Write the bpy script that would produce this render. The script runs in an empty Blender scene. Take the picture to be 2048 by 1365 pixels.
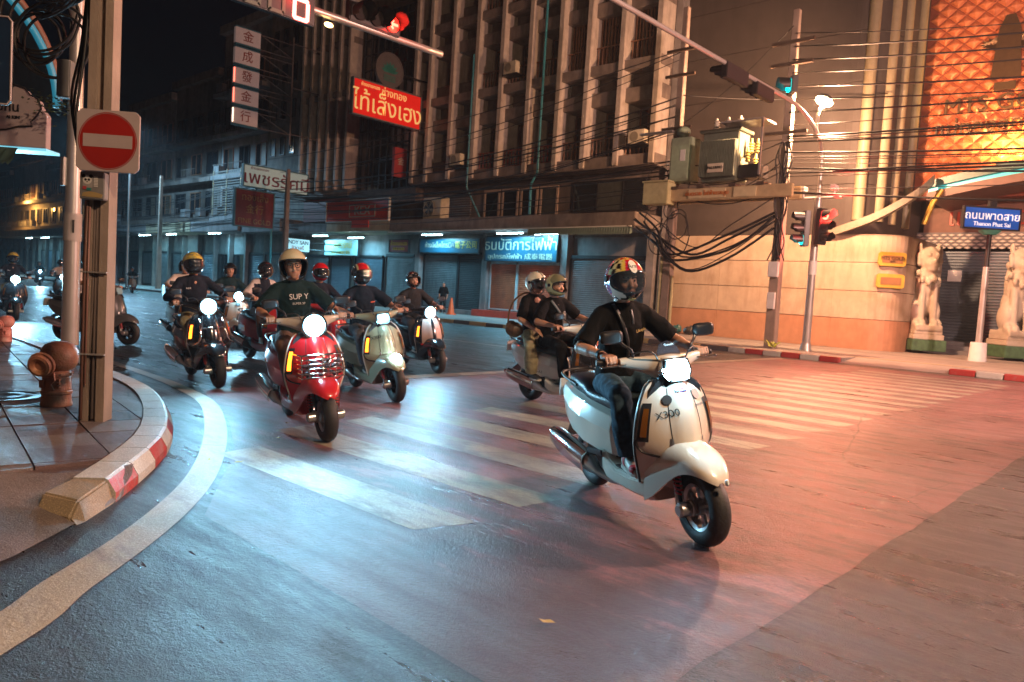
import bpy, bmesh, math, random
from mathutils import Vector as V, Matrix, noise, Euler
random.seed(7)
SC = bpy.context.scene
COL = SC.collection
PI = math.pi
# ------------------------------------------------------------------ camera, sky, exposure
cd = bpy.data.cameras.new('camera'); cam = bpy.data.objects.new('camera', cd); COL.objects.link(cam)
cr, cu, fw = V((.73184459, .67874195, .06093322)), V((-.08644613, .00377234, .99624938)), V((-.67596639, .73436717, -.06143538))
cam.matrix_world = Matrix(((cr.x, cu.x, -fw.x, 0), (cr.y, cu.y, -fw.y, 0), (cr.z, cu.z, -fw.z, 1.4), (0, 0, 0, 1)))
cd.sensor_width = 36; cd.lens = 26.37; cd.clip_start = .05; cd.clip_end = 2000
cd.dof.use_dof = True; cd.dof.focus_distance = 4.9; cd.dof.aperture_fstop = 4.5
SC.camera = cam
wd = bpy.data.worlds.new('World'); SC.world = wd; wd.use_nodes = True
nt = wd.node_tree; sky = nt.nodes.new('ShaderNodeTexSky'); sky.sky_type = 'NISHITA'; sky.sun_disc = False
sky.sun_elevation = math.radians(-4.5); sky.sun_rotation = math.radians(250); sky.air_density = 2; sky.ozone_density = 4
bg = nt.nodes['Background']; nt.links.new(sky.outputs[0], bg.inputs[0]); bg.inputs[1].default_value = .10
SC.view_settings.view_transform = 'Standard'; SC.view_settings.look = 'None'
SC.view_settings.exposure = .42; SC.view_settings.gamma = 1
cy = SC.cycles
cy.use_denoising = True; cy.max_bounces = 6; cy.diffuse_bounces = 3; cy.glossy_bounces = 3; cy.transmission_bounces = 6
cy.transparent_max_bounces = 10; cy.sample_clamp_indirect = 4; cy.sample_clamp_direct = 0; cy.caustics_reflective = False; cy.caustics_refractive = False
cy.use_light_tree = True

WARM = (1, .60, .28); CYAN = (.50, .86, 1.0); COOL = (.42, .80, 1.0)

def lamp(name, kind, loc, energy, col, parent=None, size=.1, to=None, spot=None, blend=.5):
    d = bpy.data.lights.new(name, kind); d.energy = energy; d.color = col
    if kind in ('POINT', 'SPOT'): d.shadow_soft_size = size
    if kind == 'SPOT': d.spot_size = math.radians(spot); d.spot_blend = blend
    if kind == 'AREA': d.size = size
    o = bpy.data.objects.new(name, d); COL.objects.link(o); o.location = loc
    if to is not None: o.rotation_euler = (V(to) - V(loc)).to_track_quat('-Z', 'Y').to_euler()
    if parent: o.parent = parent
    return o

# ------------------------------------------------------------------ materials
MAT = {}
def M(name, col, rough=.5, metal=0., var=.12, scale=5., bump=0., bscale=40., coat=0., emit=None, estr=0., spec=.5, trans=0., alpha=1., streak=0., rvar=.0, dirt=None, dscale=1.5, damt=.5, stretch=(1, 1, 1)):
    if name in MAT: return MAT[name]
    m = bpy.data.materials.new(name); m.use_nodes = True; n = m.node_tree; L = n.links
    b = n.nodes['Principled BSDF']; MAT[name] = m
    tc = n.nodes.new('ShaderNodeTexCoord'); mp = n.nodes.new('ShaderNodeMapping'); L.new(tc.outputs['Object'], mp.inputs[0]); mp.inputs['Scale'].default_value = stretch
    c3 = tuple(col[:3])
    b.inputs['Roughness'].default_value = rough; b.inputs['Metallic'].default_value = metal
    b.inputs['Coat Weight'].default_value = coat; b.inputs['Coat Roughness'].default_value = .06
    b.inputs['Specular IOR Level'].default_value = spec
    b.inputs['Base Color'].default_value = c3 + (1,)
    if var > 0:
        nz = n.nodes.new('ShaderNodeTexNoise'); nz.inputs['Scale'].default_value = scale; nz.inputs['Detail'].default_value = 5; L.new(mp.outputs[0], nz.inputs[0])
        rp = n.nodes.new('ShaderNodeValToRGB'); rp.color_ramp.elements[0].position = .3; rp.color_ramp.elements[1].position = .7
        rp.color_ramp.elements[0].color = tuple(x * (1 - var) for x in c3) + (1,); rp.color_ramp.elements[1].color = tuple(min(1, x * (1 + var)) for x in c3) + (1,)
        L.new(nz.outputs[0], rp.inputs[0]); out = rp.outputs[0]
        if dirt is not None:
            n2 = n.nodes.new('ShaderNodeTexNoise'); n2.inputs['Scale'].default_value = dscale; n2.inputs['Detail'].default_value = 8; n2.inputs['Roughness'].default_value = .7
            if streak:
                m2 = n.nodes.new('ShaderNodeMapping'); m2.inputs['Scale'].default_value = (1, 1, 1 / streak); L.new(tc.outputs['Object'], m2.inputs[0]); L.new(m2.outputs[0], n2.inputs[0])
            else: L.new(tc.outputs['Object'], n2.inputs[0])
            r2 = n.nodes.new('ShaderNodeValToRGB'); r2.color_ramp.elements[0].position = .48; r2.color_ramp.elements[1].position = .68
            r2.color_ramp.elements[0].color = (0, 0, 0, 1); r2.color_ramp.elements[1].color = (damt,) * 3 + (1,)
            L.new(n2.outputs[0], r2.inputs[0]); mx = n.nodes.new('ShaderNodeMix'); mx.data_type = 'RGBA'
            L.new(r2.outputs[0], mx.inputs[0]); L.new(out, mx.inputs[6]); mx.inputs[7].default_value = tuple(dirt) + (1,); out = mx.outputs[2]
        L.new(out, b.inputs['Base Color'])
        if rvar:
            mr = n.nodes.new('ShaderNodeMapRange'); L.new(nz.outputs[0], mr.inputs[0]); mr.inputs[1].default_value = .3; mr.inputs[2].default_value = .7
            mr.inputs[3].default_value = max(.03, rough - rvar); mr.inputs[4].default_value = min(1, rough + rvar); L.new(mr.outputs[0], b.inputs['Roughness'])
    if bump:
        nb = n.nodes.new('ShaderNodeTexNoise'); nb.inputs['Scale'].default_value = bscale; nb.inputs['Detail'].default_value = 4; L.new(mp.outputs[0], nb.inputs[0])
        bp = n.nodes.new('ShaderNodeBump'); bp.inputs['Strength'].default_value = min(1, bump); bp.inputs['Distance'].default_value = .012; L.new(nb.outputs[0], bp.inputs['Height']); L.new(bp.outputs[0], b.inputs['Normal'])
    if emit:
        b.inputs['Emission Color'].default_value = tuple(emit) + (1,); b.inputs['Emission Strength'].default_value = estr
        if estr > 4: m.cycles.emission_sampling = 'NONE'
    if trans: b.inputs['Transmission Weight'].default_value = trans
    if alpha < 1: b.inputs['Alpha'].default_value = alpha
    return m

# ------------------------------------------------------------------ mesh builder
class MB:
    def __init__(s): s.v = []; s.f = []; s.mi = []; s.m = 0
    def add(s, vs, fs):
        k = len(s.v); s.v += [tuple(v) for v in vs]; s.f += [tuple(i + k for i in f) for f in fs]; s.mi += [s.m] * len(fs); return s
    def box(s, x0, x1, y0, y1, z0, z1, R=None, at=(0, 0, 0)):
        p = [(x, y, z) for x in (x0, x1) for y in (y0, y1) for z in (z0, z1)]
        if R is not None: p = [tuple(R @ V(q) + V(at)) for q in p]
        return s.add(p, [(0, 1, 3, 2), (4, 6, 7, 5), (0, 4, 5, 1), (2, 3, 7, 6), (0, 2, 6, 4), (1, 5, 7, 3)])
    def cbox(s, c, d, R=None):
        hx, hy, hz = d[0] / 2, d[1] / 2, d[2] / 2
        return s.box(-hx, hx, -hy, hy, -hz, hz, R or Matrix.Identity(3), c)
    def loft(s, rings, caps=True, closed=True):
        n = len(rings[0]); vs = [q for r in rings for q in r]; fs = []
        m = n if closed else n - 1
        for i in range(len(rings) - 1):
            for j in range(m):
                a, b = i * n + j, i * n + (j + 1) % n
                fs.append((a, b, b + n, a + n))
        if caps: fs.append(tuple(range(n))[::-1]); fs.append(tuple((len(rings) - 1) * n + j for j in range(n)))
        return s.add(vs, fs)
    def tube(s, pts, r, n=8, r2=None, caps=True, up=None):
        P = [V(p) for p in pts]; rings = []; prev = None
        for i, p in enumerate(P):
            t = (P[min(i + 1, len(P) - 1)] - P[max(i - 1, 0)])
            if t.length < 1e-9: t = V((0, 0, 1))
            t.normalize()
            if prev is None:
                a = V(up) if up else (V((0, 0, 1)) if abs(t.z) < .9 else V((1, 0, 0)))
            else: a = prev
            u = (a - t * a.dot(t)); u.normalize(); w = t.cross(u); prev = u
            rr = r[i] if isinstance(r, (list, tuple)) else (r if r2 is None else r + (r2 - r) * i / (len(P) - 1))
            ra, rb = rr if isinstance(rr, tuple) else (rr, rr)
            rings.append([tuple(p + u * (rb * math.cos(2 * PI * k / n)) + w * (ra * math.sin(2 * PI * k / n))) for k in range(n)])
        return s.loft(rings, caps)
    def cone(s, p0, p1, r0, r1, n=12): return s.tube([p0, p1], [r0, r1], n)
    def lathe(s, prof, n=24, c=(0, 0, 0), axis='z', caps=False):
        rings = []
        for r, z in prof:
            ring = []
            for k in range(n):
                a = 2 * PI * k / n; x, y = r * math.cos(a), r * math.sin(a)
                q = (x, y, z) if axis == 'z' else ((x, z, -y) if axis == 'y' else (z, x, y))
                ring.append((q[0] + c[0], q[1] + c[1], q[2] + c[2]))
            rings.append(ring)
        return s.loft(rings, caps)
    def ell(s, c, r, n=16, m=10, R=None):
        rings = []
        for i in range(m + 1):
            t = PI * i / m; t = min(max(t, .02), PI - .02)
            ring = []
            for k in range(n):
                a = 2 * PI * k / n; q = V((r[0] * math.sin(t) * math.cos(a), r[1] * math.sin(t) * math.sin(a), -r[2] * math.cos(t)))
                if R is not None: q = R @ q
                ring.append(tuple(q + V(c)))
            rings.append(ring)
        return s.loft(rings)
    def capsule(s, p0, p1, r0, r1=None, n=12):
        r1 = r0 if r1 is None else r1; a, b = V(p0), V(p1); d = b - a
        if d.length < 1e-6: return s.ell(p0, (r0,) * 3, n, 8)
        d.normalize(); pts, rs = [], []
        for i in range(4): t = PI / 2 * (1 - i / 4); pts.append(a - d * r0 * math.sin(t)); rs.append(max(r0 * math.cos(t), r0 * .05))
        for i in range(5): t = PI / 2 * i / 4; pts.append(b + d * r1 * math.sin(t)); rs.append(max(r1 * math.cos(t), r1 * .05))
        return s.tube(pts, rs, n)
    def prism(s, poly, h0, h1, plane='xy'):
        def q(a, b, c): return (a, b, c) if plane == 'xy' else ((a, c, b) if plane == 'xz' else (c, a, b))
        n = len(poly); vs = [q(a, b, h0) for a, b in poly] + [q(a, b, h1) for a, b in poly]
        return s.add(vs, [tuple(range(n))[::-1], tuple(range(n, 2 * n))] + [(i, (i + 1) % n, (i + 1) % n + n, i + n) for i in range(n)])
    def mesh(s, name, smooth=False, mats=(), bevel=0, subs=0, fixn=True):
        me = bpy.data.meshes.new(name); me.from_pydata(s.v, [], s.f); me.validate()
        for m in mats: me.materials.append(m)
        if any(s.mi) and len(me.polygons) == len(s.mi): me.polygons.foreach_set('material_index', s.mi)
        if fixn or bevel or subs:
            b = bmesh.new(); b.from_mesh(me); bmesh.ops.recalc_face_normals(b, faces=b.faces)
            if bevel: bmesh.ops.bevel(b, geom=[e for e in b.edges if len(e.link_faces) == 2 and e.calc_face_angle(0) > .5], offset=bevel, segments=2, affect='EDGES', clamp_overlap=True)
            if subs:
                for _ in range(subs): bmesh.ops.subdivide_edges(b, edges=b.edges, cuts=1, use_grid_fill=True, smooth=1.0)
            b.to_mesh(me); b.free()
        if smooth:
            me.polygons.foreach_set('use_smooth', [True] * len(me.polygons))
            if smooth != 'all': me.set_sharp_from_angle(angle=math.radians(40 if smooth is True else smooth))
        me.update(); return me
    def build(s, name, mat, parent=None, smooth=False, bevel=0, **kw):
        me = s.mesh(name, smooth, mat if isinstance(mat, (list, tuple)) else [mat], bevel)
        return ob(name, me, parent, **kw)

def ob(name, data, parent=None, loc=None, rz=None, mat=None, kind=None, label=None):
    o = bpy.data.objects.new(name, data); COL.objects.link(o)
    if parent: o.parent = parent
    if loc is not None: o.location = loc
    if rz is not None: o.rotation_euler = (0, 0, rz)
    if mat is not None:
        o.material_slots[0].link = 'OBJECT'; o.material_slots[0].material = mat
    if kind: o['kind'] = kind
    if label: o['label'] = label
    return o
def tag(o, label, cat, group=None):
    o['label'] = label; o['category'] = cat
    if group: o['group'] = group
    return o
def thing(name, label, cat, loc=(0, 0, 0), rz=0, group=None):
    o = bpy.data.objects.new(name, None); COL.objects.link(o); o.location = loc; o.rotation_euler = (0, 0, rz); o.empty_display_size = .2
    return tag(o, label, cat, group)
def struct(name, mb, mat, parent=None, **k):
    o = mb.build(name, mat, parent, **k); o['kind'] = 'structure'; return o
def copy_tree(o, parent=None):
    c = o.copy(); COL.objects.link(c)
    if parent: c.parent = parent
    for ch in list(o.children): copy_tree(ch, c)
    return c
def text(name, body, mat, parent, loc, size, facing='-y', ext=.01, align='CENTER', sx=1.0, rx=0):
    """flat lettering; facing -y / +x / +y / -x"""
    c = bpy.data.curves.new(name, 'FONT'); c.body = body; c.size = size; c.extrude = ext; c.align_x = align; c.align_y = 'CENTER'; c.resolution_u = 3
    c.materials.append(mat); o = bpy.data.objects.new(name, c); COL.objects.link(o); o.parent = parent; o.location = loc
    o.rotation_euler = {'-y': (PI / 2, 0, 0), '+x': (PI / 2, 0, PI / 2), '+y': (PI / 2, 0, PI), '-x': (PI / 2, 0, -PI / 2), 'z': (0, 0, 0)}[facing]
    o.scale = (sx, 1, 1); return o
def smoothpts(P, n=8):
    """Catmull-Rom through P"""
    P = [V(p) for p in P]; out = []
    for i in range(len(P) - 1):
        p0, p1, p2, p3 = P[max(i - 1, 0)], P[i], P[i + 1], P[min(i + 2, len(P) - 1)]
        for k in range(n):
            t = k / n; out.append(.5 * ((2 * p1) + (p2 - p0) * t + (2 * p0 - 5 * p1 + 4 * p2 - p3) * t * t + (3 * p1 - p0 - 3 * p2 + p3) * t ** 3))
    out.append(P[-1]); return out
def corrug(mb, x0, x1, z0, z1, y, pitch=.09, dep=.025):
    """roller shutter curtain facing -y: overlapping slats"""
    n = max(2, int((z1 - z0) / pitch)); vs = []; fs = []
    for i in range(n):
        za = z0 + (z1 - z0) * i / n; zb = z0 + (z1 - z0) * (i + 1) / n
        for (yy, z) in ((y, za), (y - dep, za + (zb - za) * .3), (y - dep, za + (zb - za) * .75), (y, zb - .004)): vs += [(x0, yy, z), (x1, yy, z)]
    for i in range(len(vs) // 2 - 1): a = 2 * i; fs.append((a, a + 1, a + 3, a + 2))
    return mb.add(vs, fs)
# ================================================================== GROUND
def ground_mat(name, c1, c2, rough, rvar, wear=None, wearcol=None, bump=.5, patch=.35, worn_to=(.06, .055, .055), fade=None):
    m = bpy.data.materials.new(name); m.use_nodes = True; n = m.node_tree; L = n.links; b = n.nodes['Principled BSDF']; MAT[name] = m
    tc = n.nodes.new('ShaderNodeTexCoord')
    def nz(sc, det=6, ro=.6, st=None):
        q = n.nodes.new('ShaderNodeTexNoise'); q.inputs['Scale'].default_value = sc; q.inputs['Detail'].default_value = det; q.inputs['Roughness'].default_value = ro
        if st:
            mp = n.nodes.new('ShaderNodeMapping'); mp.inputs['Scale'].default_value = st; L.new(tc.outputs['Object'], mp.inputs[0]); L.new(mp.outputs[0], q.inputs[0])
        else: L.new(tc.outputs['Object'], q.inputs[0])
        return q.outputs[0]
    def ramp(i, p0, p1, a, bb):
        r = n.nodes.new('ShaderNodeMapRange'); L.new(i, r.inputs[0]); r.inputs[1].default_value = p0; r.inputs[2].default_value = p1; r.inputs[3].default_value = a; r.inputs[4].default_value = bb; return r.outputs[0]
    def mix(f, a, bb, mode='MIX'):
        x = n.nodes.new('ShaderNodeMix'); x.data_type = 'RGBA'; x.blend_type = mode
        if isinstance(f, float): x.inputs[0].default_value = f
        else: L.new(f, x.inputs[0])
        for k, q in ((6, a), (7, bb)):
            if isinstance(q, tuple): x.inputs[k].default_value = q + (1,)
            else: L.new(q, x.inputs[k])
        return x.outputs[2]
    big = nz(patch, 5); mid = nz(2.3, 8, .7, (1, 2.2, 1)); fine = nz(130, 3, .7); grit = nz(42, 4, .75)
    col = mix(ramp(big, .35, .65, 0, 1), c1, c2)
    col = mix(ramp(mid, .42, .8, 0, .4), col, tuple(x * .55 for x in c1))
    col = mix(ramp(fine, .52, .68, 0, .6), col, tuple(min(1, x * 2.2 + .012) for x in c2))
    if wear is not None:
        w = nz(1.7, 9, .75, (1, 3, 1))
        if fade:      # paint that is scrubbed away towards one end of the sheet
            sx_ = n.nodes.new('ShaderNodeSeparateXYZ'); L.new(tc.outputs['Object'], sx_.inputs[0]); fr_ = ramp(sx_.outputs[1], fade[0], fade[1], .3, 0); ad = n.nodes.new('ShaderNodeMath'); ad.operation = 'ADD'; L.new(w, ad.inputs[0]); L.new(fr_, ad.inputs[1]); w = ad.outputs[0]
        col = mix(ramp(w, wear, wear + .14, 0, .85), col, worn_to)
        col = mix(ramp(grit, .56, .66, 0, .55), col, worn_to)
    if name != 'paving_slab' and 'kerb' not in name:      # tyre-polished lanes, oil marks and hairline cracks
        lanes = nz(.55, 4, .6, (.16, 1.5, 1)); col = mix(ramp(lanes, .46, .74, 0, .4), col, tuple(x * .5 for x in c1)); oil = nz(1.1, 3, .5); col = mix(ramp(oil, .66, .80, 0, .25), col, tuple(x * .45 for x in c1))
        vo = n.nodes.new('ShaderNodeTexVoronoi'); vo.feature = 'DISTANCE_TO_EDGE'; vo.inputs['Scale'].default_value = .24; wv = n.nodes.new('ShaderNodeMix'); wv.data_type = 'VECTOR'; wv.inputs[0].default_value = .12; L.new(tc.outputs['Object'], wv.inputs[4]); q_ = n.nodes.new('ShaderNodeTexNoise'); q_.inputs['Scale'].default_value = 2.2; q_.inputs['Detail'].default_value = 6; L.new(tc.outputs['Object'], q_.inputs[0]); L.new(q_.outputs[1], wv.inputs[5]); L.new(wv.outputs[1], vo.inputs[0])
        ck = ramp(vo.outputs[0], .0008, .0026, .6, 0); mk = n.nodes.new('ShaderNodeMath'); mk.operation = 'MULTIPLY'; L.new(ck, mk.inputs[0]); mk.inputs[1].default_value = 1; col = mix(mk.outputs[0], col, (.012, .012, .012))
    L.new(col, b.inputs['Base Color'])
    ro = n.nodes.new('ShaderNodeMath'); ro.operation = 'ADD'; L.new(ramp(nz(2.0, 8, .75, (.4, 2.0, 1)), .36, .64, rough - rvar, rough + rvar), ro.inputs[0]); L.new(ramp(big, .3, .7, -.06, .06), ro.inputs[1]); L.new(ro.outputs[0], b.inputs['Roughness'])
    b.inputs['Specular IOR Level'].default_value = .42
    h = n.nodes.new('ShaderNodeMath'); h.operation = 'MULTIPLY_ADD'; L.new(nz(9, 3), h.inputs[0]); h.inputs[1].default_value = .9; L.new(grit, h.inputs[2])
    bp = n.nodes.new('ShaderNodeBump'); bp.inputs['Strength'].default_value = bump; bp.inputs['Distance'].default_value = .012; L.new(h.outputs[0], bp.inputs['Height'])
    b2 = n.nodes.new('ShaderNodeBump'); b2.inputs['Strength'].default_value = bump; b2.inputs['Distance'].default_value = .007; L.new(fine, b2.inputs['Height']); L.new(bp.outputs[0], b2.inputs['Normal']); L.new(b2.outputs[0], b.inputs['Normal'])
    return m
asphalt = ground_mat('asphalt', (.020, .019, .021), (.036, .034, .035), .38, .17, bump=1.0)
redpaint = ground_mat('worn_red_road_surface', (.165, .068, .068), (.22, .098, .096), .36, .1, .47, bump=.8, worn_to=(.05, .034, .036), fade=(1.6, 4.2))
whitepaint = ground_mat('worn_white_paint', (.27, .245, .185), (.36, .325, .25), .4, .1, .47, bump=.5, worn_to=(.12, .09, .08))
yellowpaint = ground_mat('worn_cream_paint', (.27, .245, .18), (.35, .315, .24), .42, .1, .52, bump=.35, worn_to=(.16, .14, .12))
concrete = ground_mat('pavement_concrete', (.20, .18, .165), (.28, .25, .225), .6, .12, bump=.45, patch=.8)
slabm = ground_mat('paving_slab', (.11, .088, .08), (.175, .145, .13), .5, .14, bump=.45, patch=1.3)
slabm2 = ground_mat('paving_slab_dark', (.085, .055, .05), (.13, .088, .08), .5, .14, bump=.45, patch=1.3)
kerbred = ground_mat('kerb_red', (.33, .028, .022), (.40, .045, .038), .45, .1, .52, bump=.3, worn_to=(.3, .22, .2))
kerbwhite = ground_mat('kerb_white', (.42, .40, .35), (.52, .50, .44), .45, .1, .54, bump=.3, worn_to=(.25, .2, .18))
kerbtop = ground_mat('kerb_top', (.36, .34, .30), (.48, .45, .40), .5, .12, .6, bump=.35, worn_to=(.2, .18, .16))
kerbyel = ground_mat('kerb_yellow', (.34, .27, .11), (.42, .34, .16), .5, .1, .6, bump=.3)
kerbdark = ground_mat('kerb_dark', (.07, .06, .055), (.10, .085, .08), .5, .1, bump=.3)

b = MB(); b.add([(-400, -200, 0), (300, -200, 0), (300, 400, 0), (-400, 400, 0)], [(0, 1, 2, 3)])
road = struct('road', b, asphalt)
def sheet(name, pts, z, mat, **k):
    b = MB(); b.add([(x, y, z) for x, y in pts], [tuple(range(len(pts)))]); return struct(name, b, mat, road, **k)
sheet('red_crossing_surface', [(-9.0, 4.2), (-6.9, 3.5), (-5.7, 2.95), (-4.2, 2.0)] + [(-1.33 + .010 * math.sin(q * 2.3) + .008 * math.sin(q * 5.1 + 1), 1.9 + q * .4) for q in range(51)] + [(-1.26, 21.9), (-9.0, 21.9)], .0015, redpaint)
for k in range(21):
    y0 = 2.78 + .862 * k; x0 = -5.75 if k == 0 else -6.45 + .06 * math.sin(k * 2.1)
    sheet('crosswalk_stripe', [(x0 + .1, y0), (-3.28 + .05 * math.sin(k * 1.7), y0 + .03), (-3.2 + .04 * math.cos(k), y0 + .43), (x0, y0 + .41)], .003, whitepaint)
sheet('stop_line', [(-9.35, 7.2), (-9.05, 7.2), (-9.05, 21.95), (-9.35, 21.95)], .003, whitepaint)
sheet('lane_line', [(-48, 14.6), (-12.3, 14.5), (-12.3, 14.65), (-48, 14.75)], .004, whitepaint)
sheet('lane_line', [(-48, 11.1), (-12.3, 11.0), (-12.3, 11.12), (-48, 11.22)], .004, whitepaint)
sheet('gutter_line', [(-40, 21.75), (-10, 21.95), (-2, 21.95), (-2, 22.1), (-10, 22.1), (-40, 21.9)], .010, yellowpaint)
lo = smoothpts([(-22, 4.75, 0), (-15, 4.45, 0), (-10.5, 4.25, 0), (-8.9, 4.08, 0), (-7.9, 3.86, 0), (-6.76, 3.4, 0), (-5.76, 2.9, 0), (-4.93, 2.41, 0), (-4.36, 1.99, 0), (-3.89, 1.57, 0), (-3.48, 1.15, 0), (-3.1, .78, 0), (-2.3, -.4, 0), (-1.9, -2, 0)], 5)
li = smoothpts([(-22, 4.63, 0), (-15, 4.33, 0), (-10.5, 4.1, 0), (-8.95, 3.92, 0), (-7.95, 3.69, 0), (-6.83, 3.22, 0), (-5.83, 2.72, 0), (-5.08, 2.27, 0), (-4.55, 1.87, 0), (-4.07, 1.44, 0), (-3.68, 1.02, 0), (-3.32, .66, 0), (-2.5, -.45, 0), (-2.1, -2, 0)], 5)
b = MB(); n = len(lo); b.add([(p.x, p.y, .0035) for p in lo] + [(p.x, p.y, .0035) for p in li], [(i, i + 1, n + i + 1, n + i) for i in range(n - 1)])
struct('curved_edge_line', b, yellowpaint, road)
# ---- near corner pavement, kerb stones, paving slabs
kc = [(-40, 5.4), (-28, 4.75), (-20, 4.15), (-16.4, 3.95), (-13.5, 3.82), (-11.6, 3.68), (-10.06, 3.58), (-8.8, 3.47), (-7.8, 3.25), (-6.72, 2.88), (-5.9, 2.5), (-5.28, 2.1), (-4.74, 1.7)]
K = smoothpts([(x, y, 0) for x, y in kc], 4)
# equal stones
def resample(P, step):
    out = [P[0]]; acc = 0
    for a, c in zip(P, P[1:]):
        d = (c - a).length; t = step - acc
        while t <= d: out.append(a + (c - a) * (t / d)); t += step
        acc = (acc + d) % step
    return out
KS = resample(K[::-1], .44)
pav = MB(); inner = []
def offs(P, d):
    o = []
    for i, p in enumerate(P):
        t = (P[min(i + 1, len(P) - 1)] - P[max(i - 1, 0)]).normalized(); o.append(p + V((-t.y, t.x, 0)) * d)
    return o
KI = offs(KS, .24); KT = offs(KS, .045)   # KS runs towards -X, left normal points into the pavement? fixed below
if KI[5].y > KS[5].y: KI = offs(KS, -.24); KT = offs(KS, -.045)
ramp_pts = [(-4.74, 1.7), (-4.45, 1.42), (-4.05, .98), (-3.72, .6), (-3.0, -.4), (-2.6, -2.5), (-2.6, -8)]
poly = [(p.x, p.y) for p in KI[::-1]] + [(-4.95, 1.5), (-5.15, 1.2), (-5.6, -8), (-40, -8)]
b = MB(); b.prism([(x, y) for x, y in poly], 0.0, .128); side = struct('sidewalk', b, slabm2)
def rs_(P, n):
    P = [V(p) for p in P]; L = [0]
    for p, q in zip(P, P[1:]): L.append(L[-1] + (q - p).length)
    out = []
    for k in range(n + 1):
        t = L[-1] * k / n; i = max(j for j in range(len(P)) if L[j] <= t + 1e-9); i = min(i, len(P) - 2); out.append(P[i].lerp(P[i + 1], (t - L[i]) / (L[i + 1] - L[i])))
    return out
tp = rs_([(-5.06, 1.92, .148), (-4.98, 1.55, .148), (-5.25, 1.22, .148), (-5.5, -1, .148), (-5.7, -8, .148)], 40); lw_ = rs_([(-4.78, 1.74, .01), (-4.5, 1.46, .01), (-4.05, .98, .01), (-3.7, .4, .01), (-3.0, -8, .01)], 40)
b = MB(); b.loft([[tuple(t), tuple(t.lerp(l, .3) + V((0, 0, .006))), tuple(t.lerp(l, .7) + V((0, 0, .006))), tuple(l)] for t, l in zip(tp, lw_)], False, False)
b.add([(-5.06, 1.92, .148), (-4.78, 1.74, .01), (-4.74, 1.70, -.01), (-5.0, 1.88, 0)], [(0, 1, 2, 3)])
struct('kerb_ramp', b, slabm, side, smooth='all')
for i in range(len(KS) - 1):
    a, c = KS[i], KS[i + 1]; g = .012
    def L3(P, q, z): d = P[i + 1] - P[i]; return tuple(P[i] + d * (g if q == 0 else 1 - g))[:2] + (z,)
    if a.x < -26: continue
    lowf = .0 if i else .0
    zt = .15
    vs = []
    for q in (0, 1): vs += [L3(KS, q, -.01), L3(KS, q, .06), L3(KT, q, zt - .012), L3(offs(KS, -.065) if KI[5].y < KS[5].y and offs(KS, -.065)[5].y < KS[5].y else offs(KS, .065), q, zt), L3(KI, q, zt), L3(KI, q, -.01)]
    bb = MB(); bb.m = 1; bb.add(vs, [(0, 1, 7, 6), (1, 2, 8, 7)]); bb.m = 0; bb.add(vs, [(2, 3, 9, 8), (3, 4, 10, 9), (4, 5, 11, 10), (5, 0, 6, 11), (0, 5, 4, 3, 2, 1), (6, 7, 8, 9, 10, 11)])
    red = (i % 4 in (0, 1)) if i < 40 else False
    red = i % 2 == 0
    o = ob('kerb_stone', bb.mesh('kerb_stone', mats=[kerbtop, kerbred if red else kerbwhite]), side); o['kind'] = 'structure'
b = MB(); so, st_, si = KS[0], KT[0], KI[0]
b.loft([[(so.x, so.y, -.01), (st_.x, st_.y, .138), (si.x, si.y, .15), (si.x, si.y, -.01)], [(-4.46, 1.45, -.01), (-4.50, 1.42, .115), (-4.70, 1.30, .135), (-4.70, 1.30, -.01)], [(-4.41, 1.39, -.01), (-4.45, 1.36, .03), (-4.63, 1.24, .05), (-4.63, 1.24, -.01)]])
struct('kerb_stone', b, ground_mat('kerb_buff', (.20, .155, .09), (.26, .20, .125), .5, .12, .56, bump=.35, worn_to=(.16, .12, .09)), side, bevel=.012)
def clip(poly, planes):
    for (px, py, nx, ny) in planes:
        out = []
        for i in range(len(poly)):
            a, c = poly[i], poly[(i + 1) % len(poly)]
            da = (a[0] - px) * nx + (a[1] - py) * ny; dc = (c[0] - px) * nx + (c[1] - py) * ny
            if da >= 0: out.append(a)
            if da * dc < 0: t = da / (da - dc); out.append((a[0] + (c[0] - a[0]) * t, a[1] + (c[1] - a[1]) * t))
        poly = out
        if len(poly) < 3: return []
    return poly
planes = []
for i in range(0, len(KI) - 1):
    d = (KI[i + 1] - KI[i]).normalized(); nx, ny = -d.y, d.x
    if nx * (-8 - KI[i].x) + ny * (0 - KI[i].y) < 0: nx, ny = -nx, -ny
    planes.append((KI[i].x + nx * .012, KI[i].y + ny * .012, nx, ny))
planes.append((-5.0, 1.52, -.82, -.57)) ; planes.append((-5.27, 1.22, -1, 0))
rs = random.Random(3); ang = math.radians(-9); ca, sa = math.cos(ang), math.sin(ang); cnt = 0
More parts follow.
